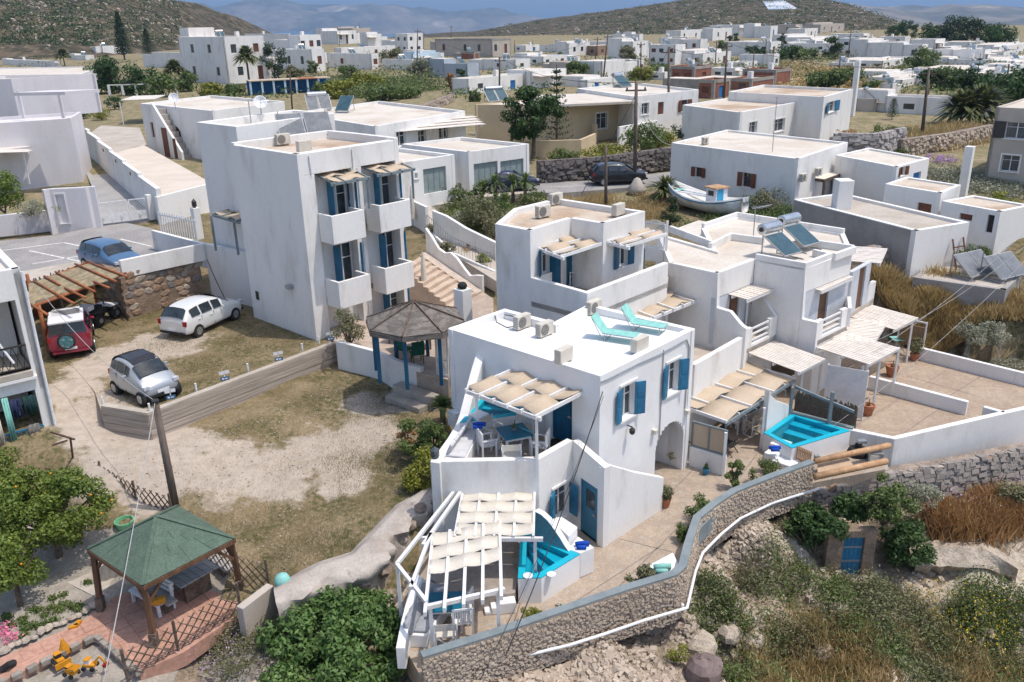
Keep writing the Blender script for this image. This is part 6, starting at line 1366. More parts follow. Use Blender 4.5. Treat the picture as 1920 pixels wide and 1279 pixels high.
trellis('dark lattice fence behind the picnic table along the dirt lot',((392,1060),(452,1098),(506,1112)),ZG+.2,1.0)
trellis('dark lattice fence between lemon tree and dirt lot',((130,875),(195,912),(258,950),(325,975)),-1.75,.85)
gw=garden_wall('low beige wall beside the gazebo corner at the end of the concrete wall',((455,1142),(513,1098)),-3.2,-1.5,.25,m=beige)
curb=mat('kerb_stone',(.33,.29,.25),(.24,.21,.18),scale=2,rough=.95,fine=.15,bump=.4,bscale=9)
kb=thing('garden_kerb','stone kerb round the sandpit with the yellow toy diggers','kerb',S(175,1195,ZG))
for a,c in(((-40,1305),(180,1196)),((180,1196),(262,1266))):
 a_,c_2=S(*a,ZG),S(*c,ZG);n=int((c_2-a_).length/.32)
 for k in range(n):q=lerp(a_,c_2,(k+.5)/n);MB().box(q+Vector((0,0,.04)),(.3*R_.uniform(.8,1),.16,.16),math.atan2((c_2-a_).y,(c_2-a_).x)+R_.uniform(-.1,.1)).build('stone',curb,kb,bevel=.02)
for k in range(15):
 p=S(8+k*14,1222-k*6.8+R_.uniform(-3,3),ZG);s=R_.uniform(.16,.3);
 o=bpy.data.objects.new('border_stone',SM[2 if k%2 else 6]);COL.objects.link(o);o.location=p+Vector((0,0,s*.2));o.rotation_euler=(rad(-90),0,R_.uniform(0,6));o.scale=(s*1.3,s*.5,s);WM[o.name]=Matrix.Translation(o.location)
 tag(o,ORD[k]+' border stone from the left along the pink path','stone','border stones along the pink path')
def digger(label,p,rot,kind):
 o=thing('toy_'+kind,label,'toy',p,rot,None,.62)
 MB().box((0,0,.2),(.5,.3,.16)).build('body',yel,o,local=True,bevel=.03);MB().box((-.05,0,.36),(.22,.24,.2)).build('cab',rubber if kind!='digger' else plast,o,local=True,bevel=.02);MB().box((-.05,0,.47),(.24,.26,.03)).build('cab_roof',yel,o,local=True)
 if kind=='bulldozer':
  for y in(-.19,.19):MB().box((0,y,.1),(.55,.1,.2)).build('track',rubber,o,local=True,bevel=.05)
  MB().box((.38,0,.14),(.06,.62,.26)).build('blade',yel,o,local=True)
 else:
  for x in(-.18,.18):
   for y in(-.18,.18):MB().lathe((x,y,.1),[(.1,-.04),(.1,.04)],10,Matrix.Rotation(rad(90),3,'X')).build('wheel',rubber,o,local=True)
  if kind=='digger':MB().bar((.2,0,.3),(.5,0,.62),.06,.07).bar((.5,0,.62),(.68,0,.3),.05,.06).build('arm',yel,o,local=True);MB().box((.68,0,.22),(.16,.22,.14)).build('bucket',redl,o,local=True)
  else:MB().box((.2,0,.42),(.5,.34,.12),M=Matrix.Rotation(rad(-20),3,'Y')).build('tipper',yel,o,local=True)
 return o
digger('yellow toy bulldozer with a wide blade in the sandpit',S(112,1243,ZG),rad(-40),'bulldozer');digger('yellow toy tipper truck in the sandpit, nearest the photograph edge',S(135,1266,ZG),rad(-25),'tipper');digger('yellow toy excavator with red bucket in the sandpit',S(170,1253,ZG),rad(-5),'digger')
MB().lathe(S(122,1222,ZG),[(.14,0),(.13,.1),(.03,.4),(.01,.42)],10).top('toy_cone',yel,'dull yellow toy cone on the sandpit kerb','toy')
for i,(x,y)in enumerate(((139,1179),(147,1173))):MB().box(S(x,y,ZG)+Vector((0,0,.07)),(.22,.12,.08),.5+i).top('toy_block',yel,('larger','smaller')[i]+' yellow toy block on the pink path','toy')
MB().tube([S(2,1256,ZG+.1),S(15,1247,ZG+.2),S(26,1243,ZG+.1)],.09,8).top('toy_car',rubber,'small black toy lying on the kerb left of the bulldozer','toy')
hr=thing('handrail','rusty iron handrail beside the left house','rail',S(130,860,-1))
MB().bar(S(95,810,.35),S(140,824,.15),.05,.05).bar(S(132,822,.15),S(137,862,-1.0),.06,.06).bar(S(98,835,.0),S(126,826,.0),.05,.05).build('rail',mat('rusty_iron',(.14,.08,.05),(.09,.055,.04),scale=6,rough=.8),hr)
zl=5.45;la,lbp=S(-130,531,zl),S(37,503,zl);lh=thing('balcony_house','white house at the left edge with two balconies and washing','house',V3(lerp(la,lbp,.5),-1));FL=Face(la,lbp)
o1=FL.rect((-90,585),(-90,712),(40,560),(55,690));o2=FL.rect((-90,770),(-90,870),(70,728),(84,830))
o1=(o1[0],min(o1[1],FL.L-.35),o1[2]-.15,o1[3]);o2=(o2[0],min(o2[1],FL.L-.3),o2[2]-.3,o2[3])
b=MB();b.holed(la,lbp,-1.5,zl,.25,[o1,o2]);b.wall([V3(lbp,0),V3(lbp,0)-FL.o*8,V3(la,0)-FL.o*8,V3(la,0)],.25,-1.5,zl)
for o_ in(o1,o2):b.hexa([FL.p(o_[0],o_[2]-.02,-2),FL.p(o_[1],o_[2]-.02,-2),FL.p(o_[1],o_[2]-.02,-2.2),FL.p(o_[0],o_[2]-.02,-2.2)],[FL.p(o_[0],o_[3]+.2,-2),FL.p(o_[1],o_[3]+.2,-2),FL.p(o_[1],o_[3]+.2,-2.2),FL.p(o_[0],o_[3]+.2,-2.2)])
b.build('wall',white,lh,bevel=.02);MB().prism([FL.p(.2,0,-.2),FL.p(FL.L-.2,0,-.2),FL.p(FL.L-.2,0,-7.8),FL.p(.2,0,-7.8)],zl-.4,zl-.15).build('roof',roofm,lh)
for i,o_ in enumerate((o1,o2)):
 q=MB();FL.box(q,o_[0],o_[1],o_[2]-.2,o_[2],-2,.18);q.build('balcony_floor',concgr,lh)
 q=MB();FL.box(q,o_[0],o_[1]-.02,o_[2]+.9,o_[2]+.96,.06,.11);FL.box(q,o_[0],o_[1]-.02,o_[2]+.1,o_[2]+.15,.06,.11);rl=q.build('balcony_rail',dmetal if i==0 else blue,lh)
 for k in range(int((o_[1]-o_[0])/.22)):s=o_[0]+.1+k*.22;MB().bar(FL.p(s,o_[2]+.12,.085),FL.p(s+.2,o_[2]+.92,.085),.02,.02).bar(FL.p(s+.2,o_[2]+.12,.085),FL.p(s,o_[2]+.92,.085),.02,.02).build('baluster',dmetal if i==0 else blue,rl)
 FL.box(b,0,0,0,0,0,0);q=MB();FL.box(q,o_[0],o_[1]+.1,o_[2]-.32,o_[2]-.22,.003,.2);q.build('ledge',white,lh)
cloths=[('turquoise sheet hanging from the lower balcony of the left house',-1,12,745,845,sling),('dark blue trousers hanging on the washing line of the left house',14,36,748,785,mat('navy_cloth',(.02,.03,.07),(.03,.04,.09),scale=4,rough=.95)),('dark green jacket hanging on the washing line of the left house',38,64,742,778,mat('teal_black_cloth',(.015,.04,.045),(.02,.06,.05),scale=4,rough=.95)),('grey towel hanging over the lower blue railing of the left house',48,72,795,822,mat('grey_cloth',(.2,.19,.18),(.16,.15,.14),scale=4,rough=.95)),('white towel on the blue railing at the edge of the left house',-14,-3,780,850,canvasw)]
for lab,xa,xb,ya,yb,m_ in cloths:
 s0,z1=FL.px(xa,ya);s1,_=FL.px(xb,ya);_,z0=FL.px(xa,yb);q=MB();n=8
 for k in range(n+1):s=s0+(s1-s0)*k/n;d=.2+.04*math.sin(k*1.9);q.v+=[FL.p(s,z1,d),FL.p(s,z0,d+.05*math.sin(k*2.3))]
 for k in range(n):q.f.append((2*k,2*k+1,2*k+3,2*k+2))
 ob=q.top('washing',m_,lab,'washing','washing on the left house balcony',smooth=True);sm=ob.modifiers.new('cloth','SOLIDIFY');sm.thickness=.01
MB().tube([FL.p(FL.L+.02,zl-.1,.08),FL.p(FL.L-.05,-1,.08)],.05,7).build('downpipe',plast,lh);MB().tube([FL.p(o1[1]-1.2,o1[3]-.3,-.3),FL.p(o1[1]-.5,o1[2]+.4,.2)],.04,6).build('awning_pole',plast,lh)
def pxx(p):
 d=Vector(p)-Vector((0,0,CAMH));return IW/2+FPX*d.dot(CR)/d.dot(_fw)
def reach(N,d,x):
 lo,hi=0.05,60.
 for _ in range(40):
  m_=(lo+hi)/2
  if(pxx(N+d*m_)-x)*(pxx(N+d*hi)-x)<=0:lo=m_
  else:hi=m_
 return(lo+hi)/2
dblgrey=mat('dark_shutter',(.05,.045,.045),(.06,.055,.05),scale=3,rough=.6)
wbrown=mat('red_brown_wood',(.17,.065,.035),(.13,.05,.03),scale=3,rough=.6,stretch=(1,1,.3),fine=.15)
bblue=mat('bright_blue_paint',(.02,.17,.45),(.018,.15,.4),scale=2,rough=.5)
KIND={'w':(None,pwhite),'s':(blue,pwhite),'b':(wbrown,wbrown),'k':(dblgrey,pwhite)}
def house(label,N,L,Rr,zt,zb,m=None,rm=None,par=.22,wins=(),name='house',cat='house',group=None,far=False,roofin=.3):
 """N, L, Rr: near, left and right top corners (world); fourth follows; wins: (face, rect, kind)"""
 m=m or white;rm=rm or roofm;N,L,Rr=V3(N,0),V3(L,0),V3(Rr,0);Bk_=L+Rr-N
 o=thing(name,label,cat,V3((L+Rr)/2,zb),0,group);FLr={'L':Face(L,N),'R':Face(N,Rr)};b=MB();hol={'L':[],'R':[]}
 for f,r,k in wins:hol[f].append(tuple(r[:4])+((True,)if k=='a' else()))
 b.holed(L,N,zb-.5,zt,.25,hol['L']);b.holed(N,Rr,zb-.5,zt,.25,hol['R']);b.wall([Rr,Bk_,L],.25,zb-.5,zt+.01)
 b.build('wall',m,o);MB().prism(inset([L,N,Rr,Bk_],.24),zt-par-.25,zt-par).build('roof',rm,o)
 for f,r,k in wins:
  F=FLr[f]
  if k in 'wsbk':
   if far:q=MB();F.box(q,r[0],r[1],r[2],r[3],-.2,-.1);q.build('window',glass if k!='b' else wbrown,o)
   else:window(o,F,r,th=.25,frame=KIND[k][1],shut=KIND[k][0],angs=(172,172),surround=white if k=='w' else None)
  else:
   q=MB();F.box(q,r[0]+.01,r[1]-.01,r[2],r[3]-.01,-.2,-.12);do=q.build('door',{'d':wbrown,'D':bblue,'g':gdoor,'a':wbrown,'o':dark}[k],o)
   if k=='g':
    for t in(.25,.5,.75):q=MB();F.box(q,r[0]+(r[1]-r[0])*t-.02,r[0]+(r[1]-r[0])*t+.02,r[2],r[3]-.01,-.119,-.1);q.build('door_seam',metal,do)
 return o,FLr
def house_px(label,N,L,Rr,zt,zb,wins=(),**k):
 n=S(*N,zt);l=n+V*L if not hasattr(L,'__len__')else S(*L,zt);r=n+U*Rr if not hasattr(Rr,'__len__')else S(*Rr,zt)
 F={'L':Face(l,n),'R':Face(n,r)};w=[]
 for f,x0,y0,x1,y1,kd in wins:
  a,c=F[f].px(x0,y0),F[f].px(x1,y1);s0,s1=sorted((a[0],c[0]));s0=max(.15,s0);s1=min(F[f].L-.15,s1)
  if s1-s0>.15:w.append((f,(s0,s1,max(zb+.02,min(a[1],c[1])),max(a[1],c[1])),kd))
 return house(label,n,l,r,zt,zb,wins=w,**k)
ZM=1.5
house_px('lilac house at the left edge with a roof terrace and a ground floor door',(132,222),(-180,243),(152,210),6.4,1.4,[('L',112,365,131,412,'w')],m=lilac,rm=lilac)
house_px('upper lilac storey at the left edge behind the roof terrace',(20,148),(-160,152),7,9.0,6.2,m=lilac)
o=thing('roof_pergola','roof terrace shelter with a white slab on two posts, left lilac house','pergola',S(75,215,6.4));q=S(26,180,8.4),S(122,178,8.4);MB().prism([q[0],q[1],q[1]+U*2.5,q[0]+U*2.5],8.4,8.62).build('slab',lilac,o)
for x in(37,112):p=S(x,222,6.4)+U*.3;MB().bar(p,V3(p,8.4),.2,.2,up=(1,0,0)).build('post',lilac,o)
zz=4.6;slat_pergola('slatted_pergola','cream slatted shelter on the front of the lilac house',S(-60,288,zz),S(-60,272,zz),S(57,285,zz),6,[S(56,345,2.2)],gap=.1)
house_px('small grey white ground floor block with a glazed door, before the lilac house',(160,352),(78,356),.6,3.9,1.4,[('L',103,365,130,418,'w')],m=lilac,par=.1)
garden_wall('pale lilac planter wall at the street corner by the left edge',((-80,412),(118,392)),1.2,2.5,.3,m=lilac)
garden_wall('pale lilac lower planter wall end by the street',((118,392),(118,360)),1.2,2.5,.3,m=lilac)
struct(MB().prism([S(*p,1.42)for p in((-250,560),(60,524),(235,500),(380,470),(284,428),(225,415),(110,440),(-250,478))],.9,1.42),'street',asphalt)
b=MB()
for a,c in(((-60,478),(118,455)),((55,470),(150,490)),((120,455),(235,478)),((0,522),(225,480)),((60,495),(160,478)),((225,448),(285,462))):a,c=S(*a,1.424),S(*c,1.424);n=(c-a).normalized().cross(Vector((0,0,1)))*.06;b.sheet([a-n,c-n,c+n,a+n])
struct(b,'road_marking',paint)
struct(MB().prism([S(*p,1.42)for p in((-250,600),(50,560),(165,515),(150,490),(-250,560))],1.0,1.425),'pavement',concgr)
struct(MB().prism([S(*p,1.44)for p in((165,425),(280,412),(270,370),(160,268),(148,300),(185,380))],.9,[1.44,1.44,1.6,2.1,2.1,1.5]),'driveway',mat('grey_driveway',(.36,.345,.33),(.31,.30,.29),scale=.5,rough=.95,fine=.08))
Fg=Face(S(176,425,1.44),S(280,412,1.44));o=thing('driveway_gate','white sliding gate with lattice top panels across the driveway','gate',Fg.p(Fg.L/2,1.44))
for k in range(3):
 s0,s1=Fg.L*k/3+.03,Fg.L*(k+1)/3-.03;frame_rect(Fg,s0,s1,1.55,2.85,0,.06).build('gate_frame',pwhite,o);q=MB();Fg.box(q,s0+.06,s1-.06,1.6,2.1,-.02,.02);q.build('lower_panel',pwhite,o);lattice(o,Fg,s0+.06,s1-.06,2.12,2.8,0,5,pwhite)
 q=MB();c_=Fg.p((s0+s1)/2,1.85,.03);q.lathe(c_,[(.16,-.01),(.16,.01),(.08,.02)],14,Matrix.Rotation(rad(90),3,'X'));q.build('oval_boss',pwhite,o)
for s in(-.15,Fg.L+.15):p=Fg.p(s,1.42);MB().box(p+Vector((0,0,.8)),(.3,.3,1.6),rad(47)).top('gate_pillar',white,('left' if s<0 else 'right')+' white pillar of the lattice topped driveway gate','pillar',bevel=.02)
cy_=2.9;cpl=[S(*p,cy_)for p in((213,287),(270,272),(400,345),(294,372))]
o=thing('raised_court','raised cream court with white front wall beside the domed stair house','terrace',V3(sum(cpl,Vector())/4,1.4));MB().prism(cpl,1.2,cy_).build('floor',mat('cream_court',(.60,.53,.45),(.55,.48,.40),scale=.5,rough=.95,fine=.05),o)
Fc=Face(cpl[3],cpl[2]);q=MB();Fc.box(q,-.2,Fc.L,1.2,cy_+.12,.003,.22);q.build('front_wall',white,o)
Fs=Face(V3(S(150,258,3.2),0),V3(cpl[3],0));q=MB()
for k in range(6):q2=MB();Fs.box(q2,Fs.L*k/6,Fs.L*(k+1)/6,1.0,4.4-k*.18,-.3,-.02);q2.build('stepped_wall',white,o)
for k in(2,3,4):q2=MB();s=Fs.L*(k+.5)/6;q2.lathe(Fs.p(s,4.0-k*.18,.0),[(.14,-.01),(.14,.02)],10,Matrix.Rotation(rad(90),3,'Y'));q2.build('round_vent',palewood,o)
struct(MB().prism([S(*p,2.2)for p in((150,262),(215,287),(275,272),(262,240),(190,235))],1.2,2.2),'dirt_court',concgr)
so_,sF=house_px('white house with outside stair and arched brown door beside the raised court',(398,208),(263,194),(533,190),6.2,2.0,[('L',281,229,291,258,'d'),('L',322,236,345,290,'a')])
FL2=sF['L'];q=MB();s0=FL2.px(308,205)[0]
for k in range(9):FL2.box(q,s0+k*.42,s0+(k+1)*.42,1.6,6.0-k*.47,.02,.9)
q.build('stair',mat('grey_stair',(.40,.37,.33),(.33,.30,.27),scale=2,rough=.9),so_);q=MB();q.add([FL2.p(s0,1.6,1.12),FL2.p(s0+4.1,1.6,1.12),FL2.p(s0+4.1,2.6,1.12),FL2.p(s0,6.6,1.12),FL2.p(s0,1.6,.92),FL2.p(s0+4.1,1.6,.92),FL2.p(s0+4.1,2.6,.92),FL2.p(s0,6.6,.92)],[(0,1,2,3),(7,6,5,4),(0,4,5,1),(1,5,6,2),(2,6,7,3),(3,7,4,0)]);q.build('stair_parapet',white,so_)
for sx,w,zt_,kd in((s0+1.1,.95,4.5,wbrown),(s0+2.9,.5,3.7,wbrown)):q=MB();FL2.box(q,sx,sx+w,2.0,zt_,1.121,1.15);q.build('door',kd,so_)
dish('dish on the corner of the white house with the outside stair',S(329,205,6.2),.42,rad(10))
house_px('long low white porch house at the left, behind the lilac one',(152,139),(-120,143),(196,124),5.4,1.8,[('L',85,176,118,220,'o'),('R',190,160,196,178,'w')])
slat_pergola('slatted_pergola','corrugated white shelter roof beside the stair house',S(226,188,4.8),S(250,180,4.8),S(290,186,4.8),8,[S(232,235,2)],gap=.05)
house_px('white veranda house behind the garages with a pale corrugated awning',(703,237),(545,212),(872,208),6.0,3.0,[('R',742,248,762,272,'w'),('R',783,246,800,275,'w'),('R',822,240,840,258,'w')])
slat_pergola('veranda_awning','long pale corrugated awning over the veranda with grey posts',S(700,252,5.3),S(690,232,5.6),S(908,234,5.3),4,[S(768,285,3.6),S(832,275,3.6),S(893,280,3.4)],gap=.02,bm=pwhite)
heater('twin collector heater with a tank at the left end of the veranda house roof',S(598,205,5.9),rad(20),n=2,w=1.0,pm=MATS['dusty_collector']);heater('single dark collector on the veranda house roof next to the twin one',S(648,208,5.9),rad(-15),tank=False,w=1.2)
gA,_=house_px('white garage block with one wide grey green door and vent rows',(748,306),6.0,(852,290),4.9,2.0,[('R',793,318,838,357,'g'),('R',777,325,783,334,'w')])
gB,_=house_px('white garage block with two grey green doors by the blue sedan',(878,285),6.5,(992,270),4.9,2.0,[('R',888,308,934,346,'g'),('R',938,303,982,340,'g')])
for g_,xs_ in((gA,(772,818)),(gB,(905,938,968))):
 for x in xs_:
  for i in range(3):
   N_=S(748,306,4.9)if g_ is gA else S(878,285,4.9);F=Face(N_,N_+U);s=F.px(x,300)[0]+i*.45;q=MB();F.box(q,s,s+.34,4.1,4.45,.004,.02);q.build('vent_block',dblgrey,g_)
hl,yF=house_px('cream yellow house with a white framed window behind the big dark tree',(1062,198),(890,196),(1172,188),5.4,2.0,[('R',1118,213,1138,240,'w')],m=cream,rm=roofm,par=.05)
MB().prism([V3(p,0)for p in(S(1040,200,5.5),S(1192,193,5.5),S(1150,176,5.5),S(985,182,5.5))],5.45,5.65).build('roof_slab',roofm,hl)
garden_wall('low cream garden wall with pillars before the yellow house',((975,265),(1090,262),(1118,250)),1.5,3.2,.25,m=cream)
for x in(1083,1115):p=S(x,262,2.2);MB().box(p+Vector((0,0,.4)),(.35,.35,2.0),rad(47)).top('gate_pillar',cream,('left' if x<1100 else 'right')+' cream pillar of the yellow house gate','pillar')
heater('twin collectors on the roof of the yellow house, left end',S(930,190,5.2),rad(25),n=2,w=1.1)
hw,_=house_px('large pale flat roofed house with a brown door behind the yellow house',(1190,181),(1082,166),(1310,168),6.0,2.2,[('R',1203,194,1216,214,'w'),('R',1234,192,1244,214,'d'),('R',1278,188,1289,208,'b')])
heater('tilted collector on the large pale house roof',S(1165,163,5.8),rad(40),w=1.6)
garden_wall('white wall between the big tree shrubs and the pale house',((1162,238),(1255,222)),1.5,3.6,.25)
lw,lF=house_px('white house with stained roof, white posts and washing before brick shells',(1388,211),(1280,197),(1560,180),5.4,2.0,[('R',1452,225,1470,244,'w'),('R',1405,230,1418,250,'w')],rm=roofs)
house_px('long white house with a blue window and tall end chimney',(1545,182),(1367,172),(1600,167),6.0,2.0,[('R',1554,192,1564,208,'s')],rm=roofs)
MB().box(S(1597,218,2)+Vector((0,0,2.9)),(.5,.5,5.8),rad(47)).top('chimney',white,'tall white chimney at the end of the long white house','chimney',bevel=.02)
pv_=[S(1400,262,2.1),S(1560,245,2.1),S(1548,225,2.1),S(1440,240,2.1)];struct(MB().prism(pv_,1.5,2.15),'veranda_floor',mat('pale_marble',(.62,.62,.62),(.56,.56,.56),scale=1,rough=.5))
for i,(x,y)in enumerate(((1513,252),(1541,246))):p=S(x,y,2.1);MB().bar(p,V3(p,5.2),.3,.3,up=(1,0,0)).top('veranda_post',white,('left' if i==0 else 'right')+' white post of the veranda with washing','post')
for i,(x,m_)in enumerate(((1489,'navy_cloth'),(1496,'grey_cloth'),(1503,None),(1508,None))):
 p=S(x,252,2.1);m_=MATS[m_]if m_ else mat('orange_cloth',(.42,.10,.04),(.35,.08,.03),scale=4,rough=.95);MB().box(p+Vector((0,0,1.5)),(.5,.04,.9),rad(20)).top('washing',m_,('dark blue','grey','orange','second orange')[i]+' cloth hanging on the distant veranda line','washing','washing on the distant veranda')
bh,bF=house_px('large white house with a cream roof behind the beached fishing boat',(1497,298),(1259,268),(1590,267),4.7,1.3,[('L',1304,313,1316,333,'b'),('L',1393,323,1408,352,'b')],par=.12)
ac_unit('outdoor unit on the left part of the boat house roof',S(1322,271,4.6),rad(50));antenna('tall antenna mast on the roof of the boat house',S(1448,285,4.6),3.4,.5)
for x,y in((1488,317),(1529,305)):p=bF['R'].p(max(.4,bF['R'].px(x,y)[0]),3.3,.25);ac_unit('outdoor unit fixed on the boat house wall, '+('nearer the corner' if x<1500 else 'further from the corner'),p,rad(47))
zc_=3.0;cnp=[S(*p,zc_)for p in((1470,330),(1545,339),(1608,316),(1556,307))];cn=thing('porch_canopy','porch with a pale corrugated roof on brown posts beside the boat house','canopy',V3(cnp[1],1.0));MB().prism(cnp,zc_,zc_+.1).build('roof_sheet',canvasw,cn);MB().bar(cnp[0],cnp[1],.1,.16).bar(cnp[1],cnp[2],.1,.16).build('edge_beam',dwood,cn)
for t in(.02,.5,.95):p=lerp(cnp[1],cnp[2],t);MB().bar(V3(p,.8),V3(p,zc_),.12,.12,up=(1,0,0)).build('post',dwood,cn)
Fp_=Face(V3(cnp[0],0),V3(cnp[1],0));q=MB();Fp_.box(q,.0,Fp_.L-.1,.3,zc_-.1,-.25,-.05);q.build('side_wall',white,cn);q=MB();q.wall([V3(lerp(cnp[1],cnp[2],t),0)for t in(.02,.4,.7,.98)],.2,.3,1.6);q.build('parapet',white,cn)
house_px('beige white house with a blue door, right of the boat house',(1682,313),(1567,291),(1743,297),4.2,1.4,[('R',1713,325,1724,345,'D'),('R',1689,314,1696,328,'b')],par=.1)
house_px('small cube house with brown double door and tall chimney',(1765,362),(1660,345),(1802,347),3.6,1.1,[('L',1721,379,1744,404,'d')],rm=roofs,par=.08)
MB().box(S(1803,372,1.5)+Vector((0,0,1.6)),(.5,.5,3.4),rad(47)).top('chimney',white,'tall slim white chimney with a slotted cap beside the small cube house','chimney',bevel=.02)
ch_=S(1576,396,2.6);MB().prism([ch_+Vector((a,c,0))for a,c in((-.42,-.42),(.42,-.42),(.42,.42),(-.42,.42))],2.4,4.35).top('chimney',white,'broad white chimney with dark slots on the grey sided annexe roof','chimney',bevel=.04)
tw_,tF=house_px('annexe with a bright white end wall, grey rendered side and iron ladder',(1718,433),(1488,374),(1818,417),2.9,-.3,rm=concgr,par=.14)
FLt=tF['L'];q=MB();FLt.box(q,.05,FLt.L-.3,-.6,2.86,.003,.02);q.build('grey_render',greypl,tw_)
FRt=tF['R'];ld=thing('iron_ladder','rusty iron ladder leaning on the white end wall of the annexe','ladder',FRt.p(FRt.px(1776,515)[0],-.1,.7));s=FRt.px(1780,470)[0]
for ds in(0,.75):MB().bar(FRt.p(s+ds,.15,.75),FRt.p(s+ds,2.2,.08),.06,.06).build('rail',wbrown,ld)
for t in(.2,.5,.8):MB().bar(lerp(FRt.p(s,.15,.75),FRt.p(s,2.2,.08),t),lerp(FRt.p(s+.75,.15,.75),FRt.p(s+.75,2.2,.08),t),.05,.05).build('rung',wbrown,ld)
house_px('low white house with a dark gate and vine at the right edge',(1876,397),(1766,377),(1935,385),3.2,1.0,[('L',1800,399,1822,415,'d'),('L',1853,402,1872,440,'o')],rm=roofs,par=.08)
tk,_=house_px('grey concrete cistern carrying the pair of big solar panels',(1886,544),(1712,520),(1918,512),.75,-1.2,m=greypl,rm=concgr,par=.03,name='cistern',cat='cistern')
heater('left big collector panel on the grey cistern',S(1822,516,.75),rad(28),n=2,w=1.0,tank=False,ln=1.4,pm=MATS['dusty_collector']);heater('right big collector panel on the grey cistern',S(1878,520,.75),rad(28),n=2,w=1.0,tank=False,ln=1.4,pm=MATS['dusty_collector'])
yb_=S(1868,201,6.6);house('beige two storey house with dark shutters at the right edge',yb_-V*7,yb_,yb_-V*7+U*8,6.6,1.6,m=beige,rm=roofm,par=.05,wins=[('L',(.8,2.2,4.6,5.7),'k'),('L',(.9,2.0,2.4,3.5),'w')])
road=[S(*p,1.95)for p in((985,352),(1010,343),(1130,338),(1262,322),(1262,345),(1180,352),(1060,362),(990,362))]
struct(MB().prism(road,1.4,1.97),'road',asphalt)
struct(MB().prism([S(*p,1.95)for p in((745,372),(985,345),(990,362),(760,392))],1.4,1.96),'forecourt',concgr)
b=MB();a,c=S(1020,351,1.975),S(1180,345,1.975);b.sheet([a,c,c+V*.1,a+V*.1]);struct(b,'road_marking',paint)
SED=[(-2.05,.34,.8,.86,.70,.62),(-2.0,.26,.92,.98,.78,.68),(-1.35,.22,.95,1.0,.82,.68),(-.8,.2,.94,1.36,.82,.58),(-.1,.2,.93,1.38,.82,.58),(.4,.2,.91,1.30,.82,.58),(1.1,.2,.88,.94,.81,.68),(1.8,.22,.78,.83,.77,.62),(2.05,.3,.62,.66,.62,.55)]
p=S(952,357,1.96);car('dark blue sedan parked before the double garage doors',p,rad(15),SED,(2,3,4),5,2,1.68,carpaint('dark_blue_car_paint',(.02,.025,.09),.2),(-1.25,1.3),.3)
p=S(1158,344,1.97);car('black hatchback parked on the road by the dark stone wall',p,rad(8),HATCH,(2,3,4),5,1,1.65,carpaint('black_car_paint',(.015,.017,.022)),(-1.2,1.22),.30)
bn_=thing('rubbish_bin','green wheeled rubbish bin beside the blue sedan','bin',S(907,348,1.96));MB().box((0,0,.5),(.55,.6,.9)).build('tub',gdr,bn_,local=True,bevel=.03);MB().box((0,0,.98),(.6,.66,.08)).build('lid',gdoor,bn_,local=True,bevel=.03)
MB().lathe(S(1194,362,1.7),[(.6,0),(.66,.3),(.4,.62),(.22,.95),(.05,1.05)],7).top('covered_heap',tarp,'heap under a white sheet at the foot of the tall pole by the road','heap',smooth=True)
drk=mat('dark_dry_stone',(.10,.085,.075),(.19,.16,.14),scale=2.2,lo=.42,hi=.58,rough=1,bump=1.,bscale=5,fine=.3,bdist=.1);lgt=mat('pale_dry_stone',(.42,.39,.36),(.20,.185,.17),scale=2.6,lo=.45,hi=.6,rough=1,bump=1.,bscale=5,fine=.3,bdist=.1);tan=mat('tan_dry_stone',(.33,.27,.22),(.22,.18,.15),scale=1.5,rough=1,bump=.8,bscale=5,fine=.25,bdist=.08)
def rubble(label,pts,zb,zt,m,sm,n,s,th=.5,name='stone_wall'):
 P_=[V3(S(x,y,zb),0)for x,y in pts];o=thing(name,label,'wall',V3(P_[len(P_)//2],zb));MB().wall(P_,th,zb-.6,zt).build('wall',m,o)
 c,nr,tg=stones_on(P_,zt-.1,zb,.05,n,s);tag(bulk('stones',rock_faces(c,nr,tg,s),4,sm,o),kind='stuff');return o
stdark=leafmat('dark_stone',(.07,.06,.055),(.15,.13,.115),(.28,.25,.22),trans=0,nscale=.5);stpale=leafmat('pale_stone',(.22,.20,.19),(.42,.39,.37),(.58,.55,.52),trans=0,nscale=.5)
rubble('dark rubble wall along the road behind the black hatchback',((1010,343),(1130,334),(1262,314)),2.0,3.5,drk,stdark,900,.35)
rubble('grey white boulder wall above the beige house roof',((1560,300),(1640,300),(1690,288)),2.0,4.0,lgt,stpale,500,.45)
rubble('tan stone wall along the grass field on the right',((1690,293),(1780,280),(1862,262)),2.0,3.3,tan,stonem,600,.3)
rubble('broken dry stone wall below the grey annexe, left part',((1500,415),(1560,435),(1640,470)),.9,1.9,tan,stpale,420,.4)
rubble('rough dry stone wall beside the farthest slatted pergola',((1596,545),(1660,530),(1712,500)),-.2,1.8,tan,stonem,620,.38)
rubble('tumbled stone bank behind the big solar panels',((1830,475),(1880,470),(1960,462)),.6,1.6,tan,stonem,300,.45)
rubble('grey stone wall at the edge of the vegetable field',((760,215),(800,212),(850,190)),2.0,3.0,tan,stonem,200,.35)
ir=thing('iron_fence','dark iron railing before the low house with the vine','fence',S(1850,452,1.2));Fi=Face(S(1806,462,.9),S(1905,440,.9))
q=MB();Fi.box(q,0,Fi.L,1.75,1.81,-.03,.03);Fi.box(q,0,Fi.L,1.1,1.15,-.03,.03);q.build('rail',dmetal,ir)
for k in range(24):q=MB();Fi.box(q,Fi.L*k/24,Fi.L*k/24+.05,.8,1.75,-.02,.02);q.build('bar',dmetal,ir)
zq_=1.9
garden_wall('white stepped wall with a round hole beside the sloping path, nearer part',((810,395),(835,405),(872,428),(928,455)),.8,[2.9,2.7,2.3,1.9],.2)
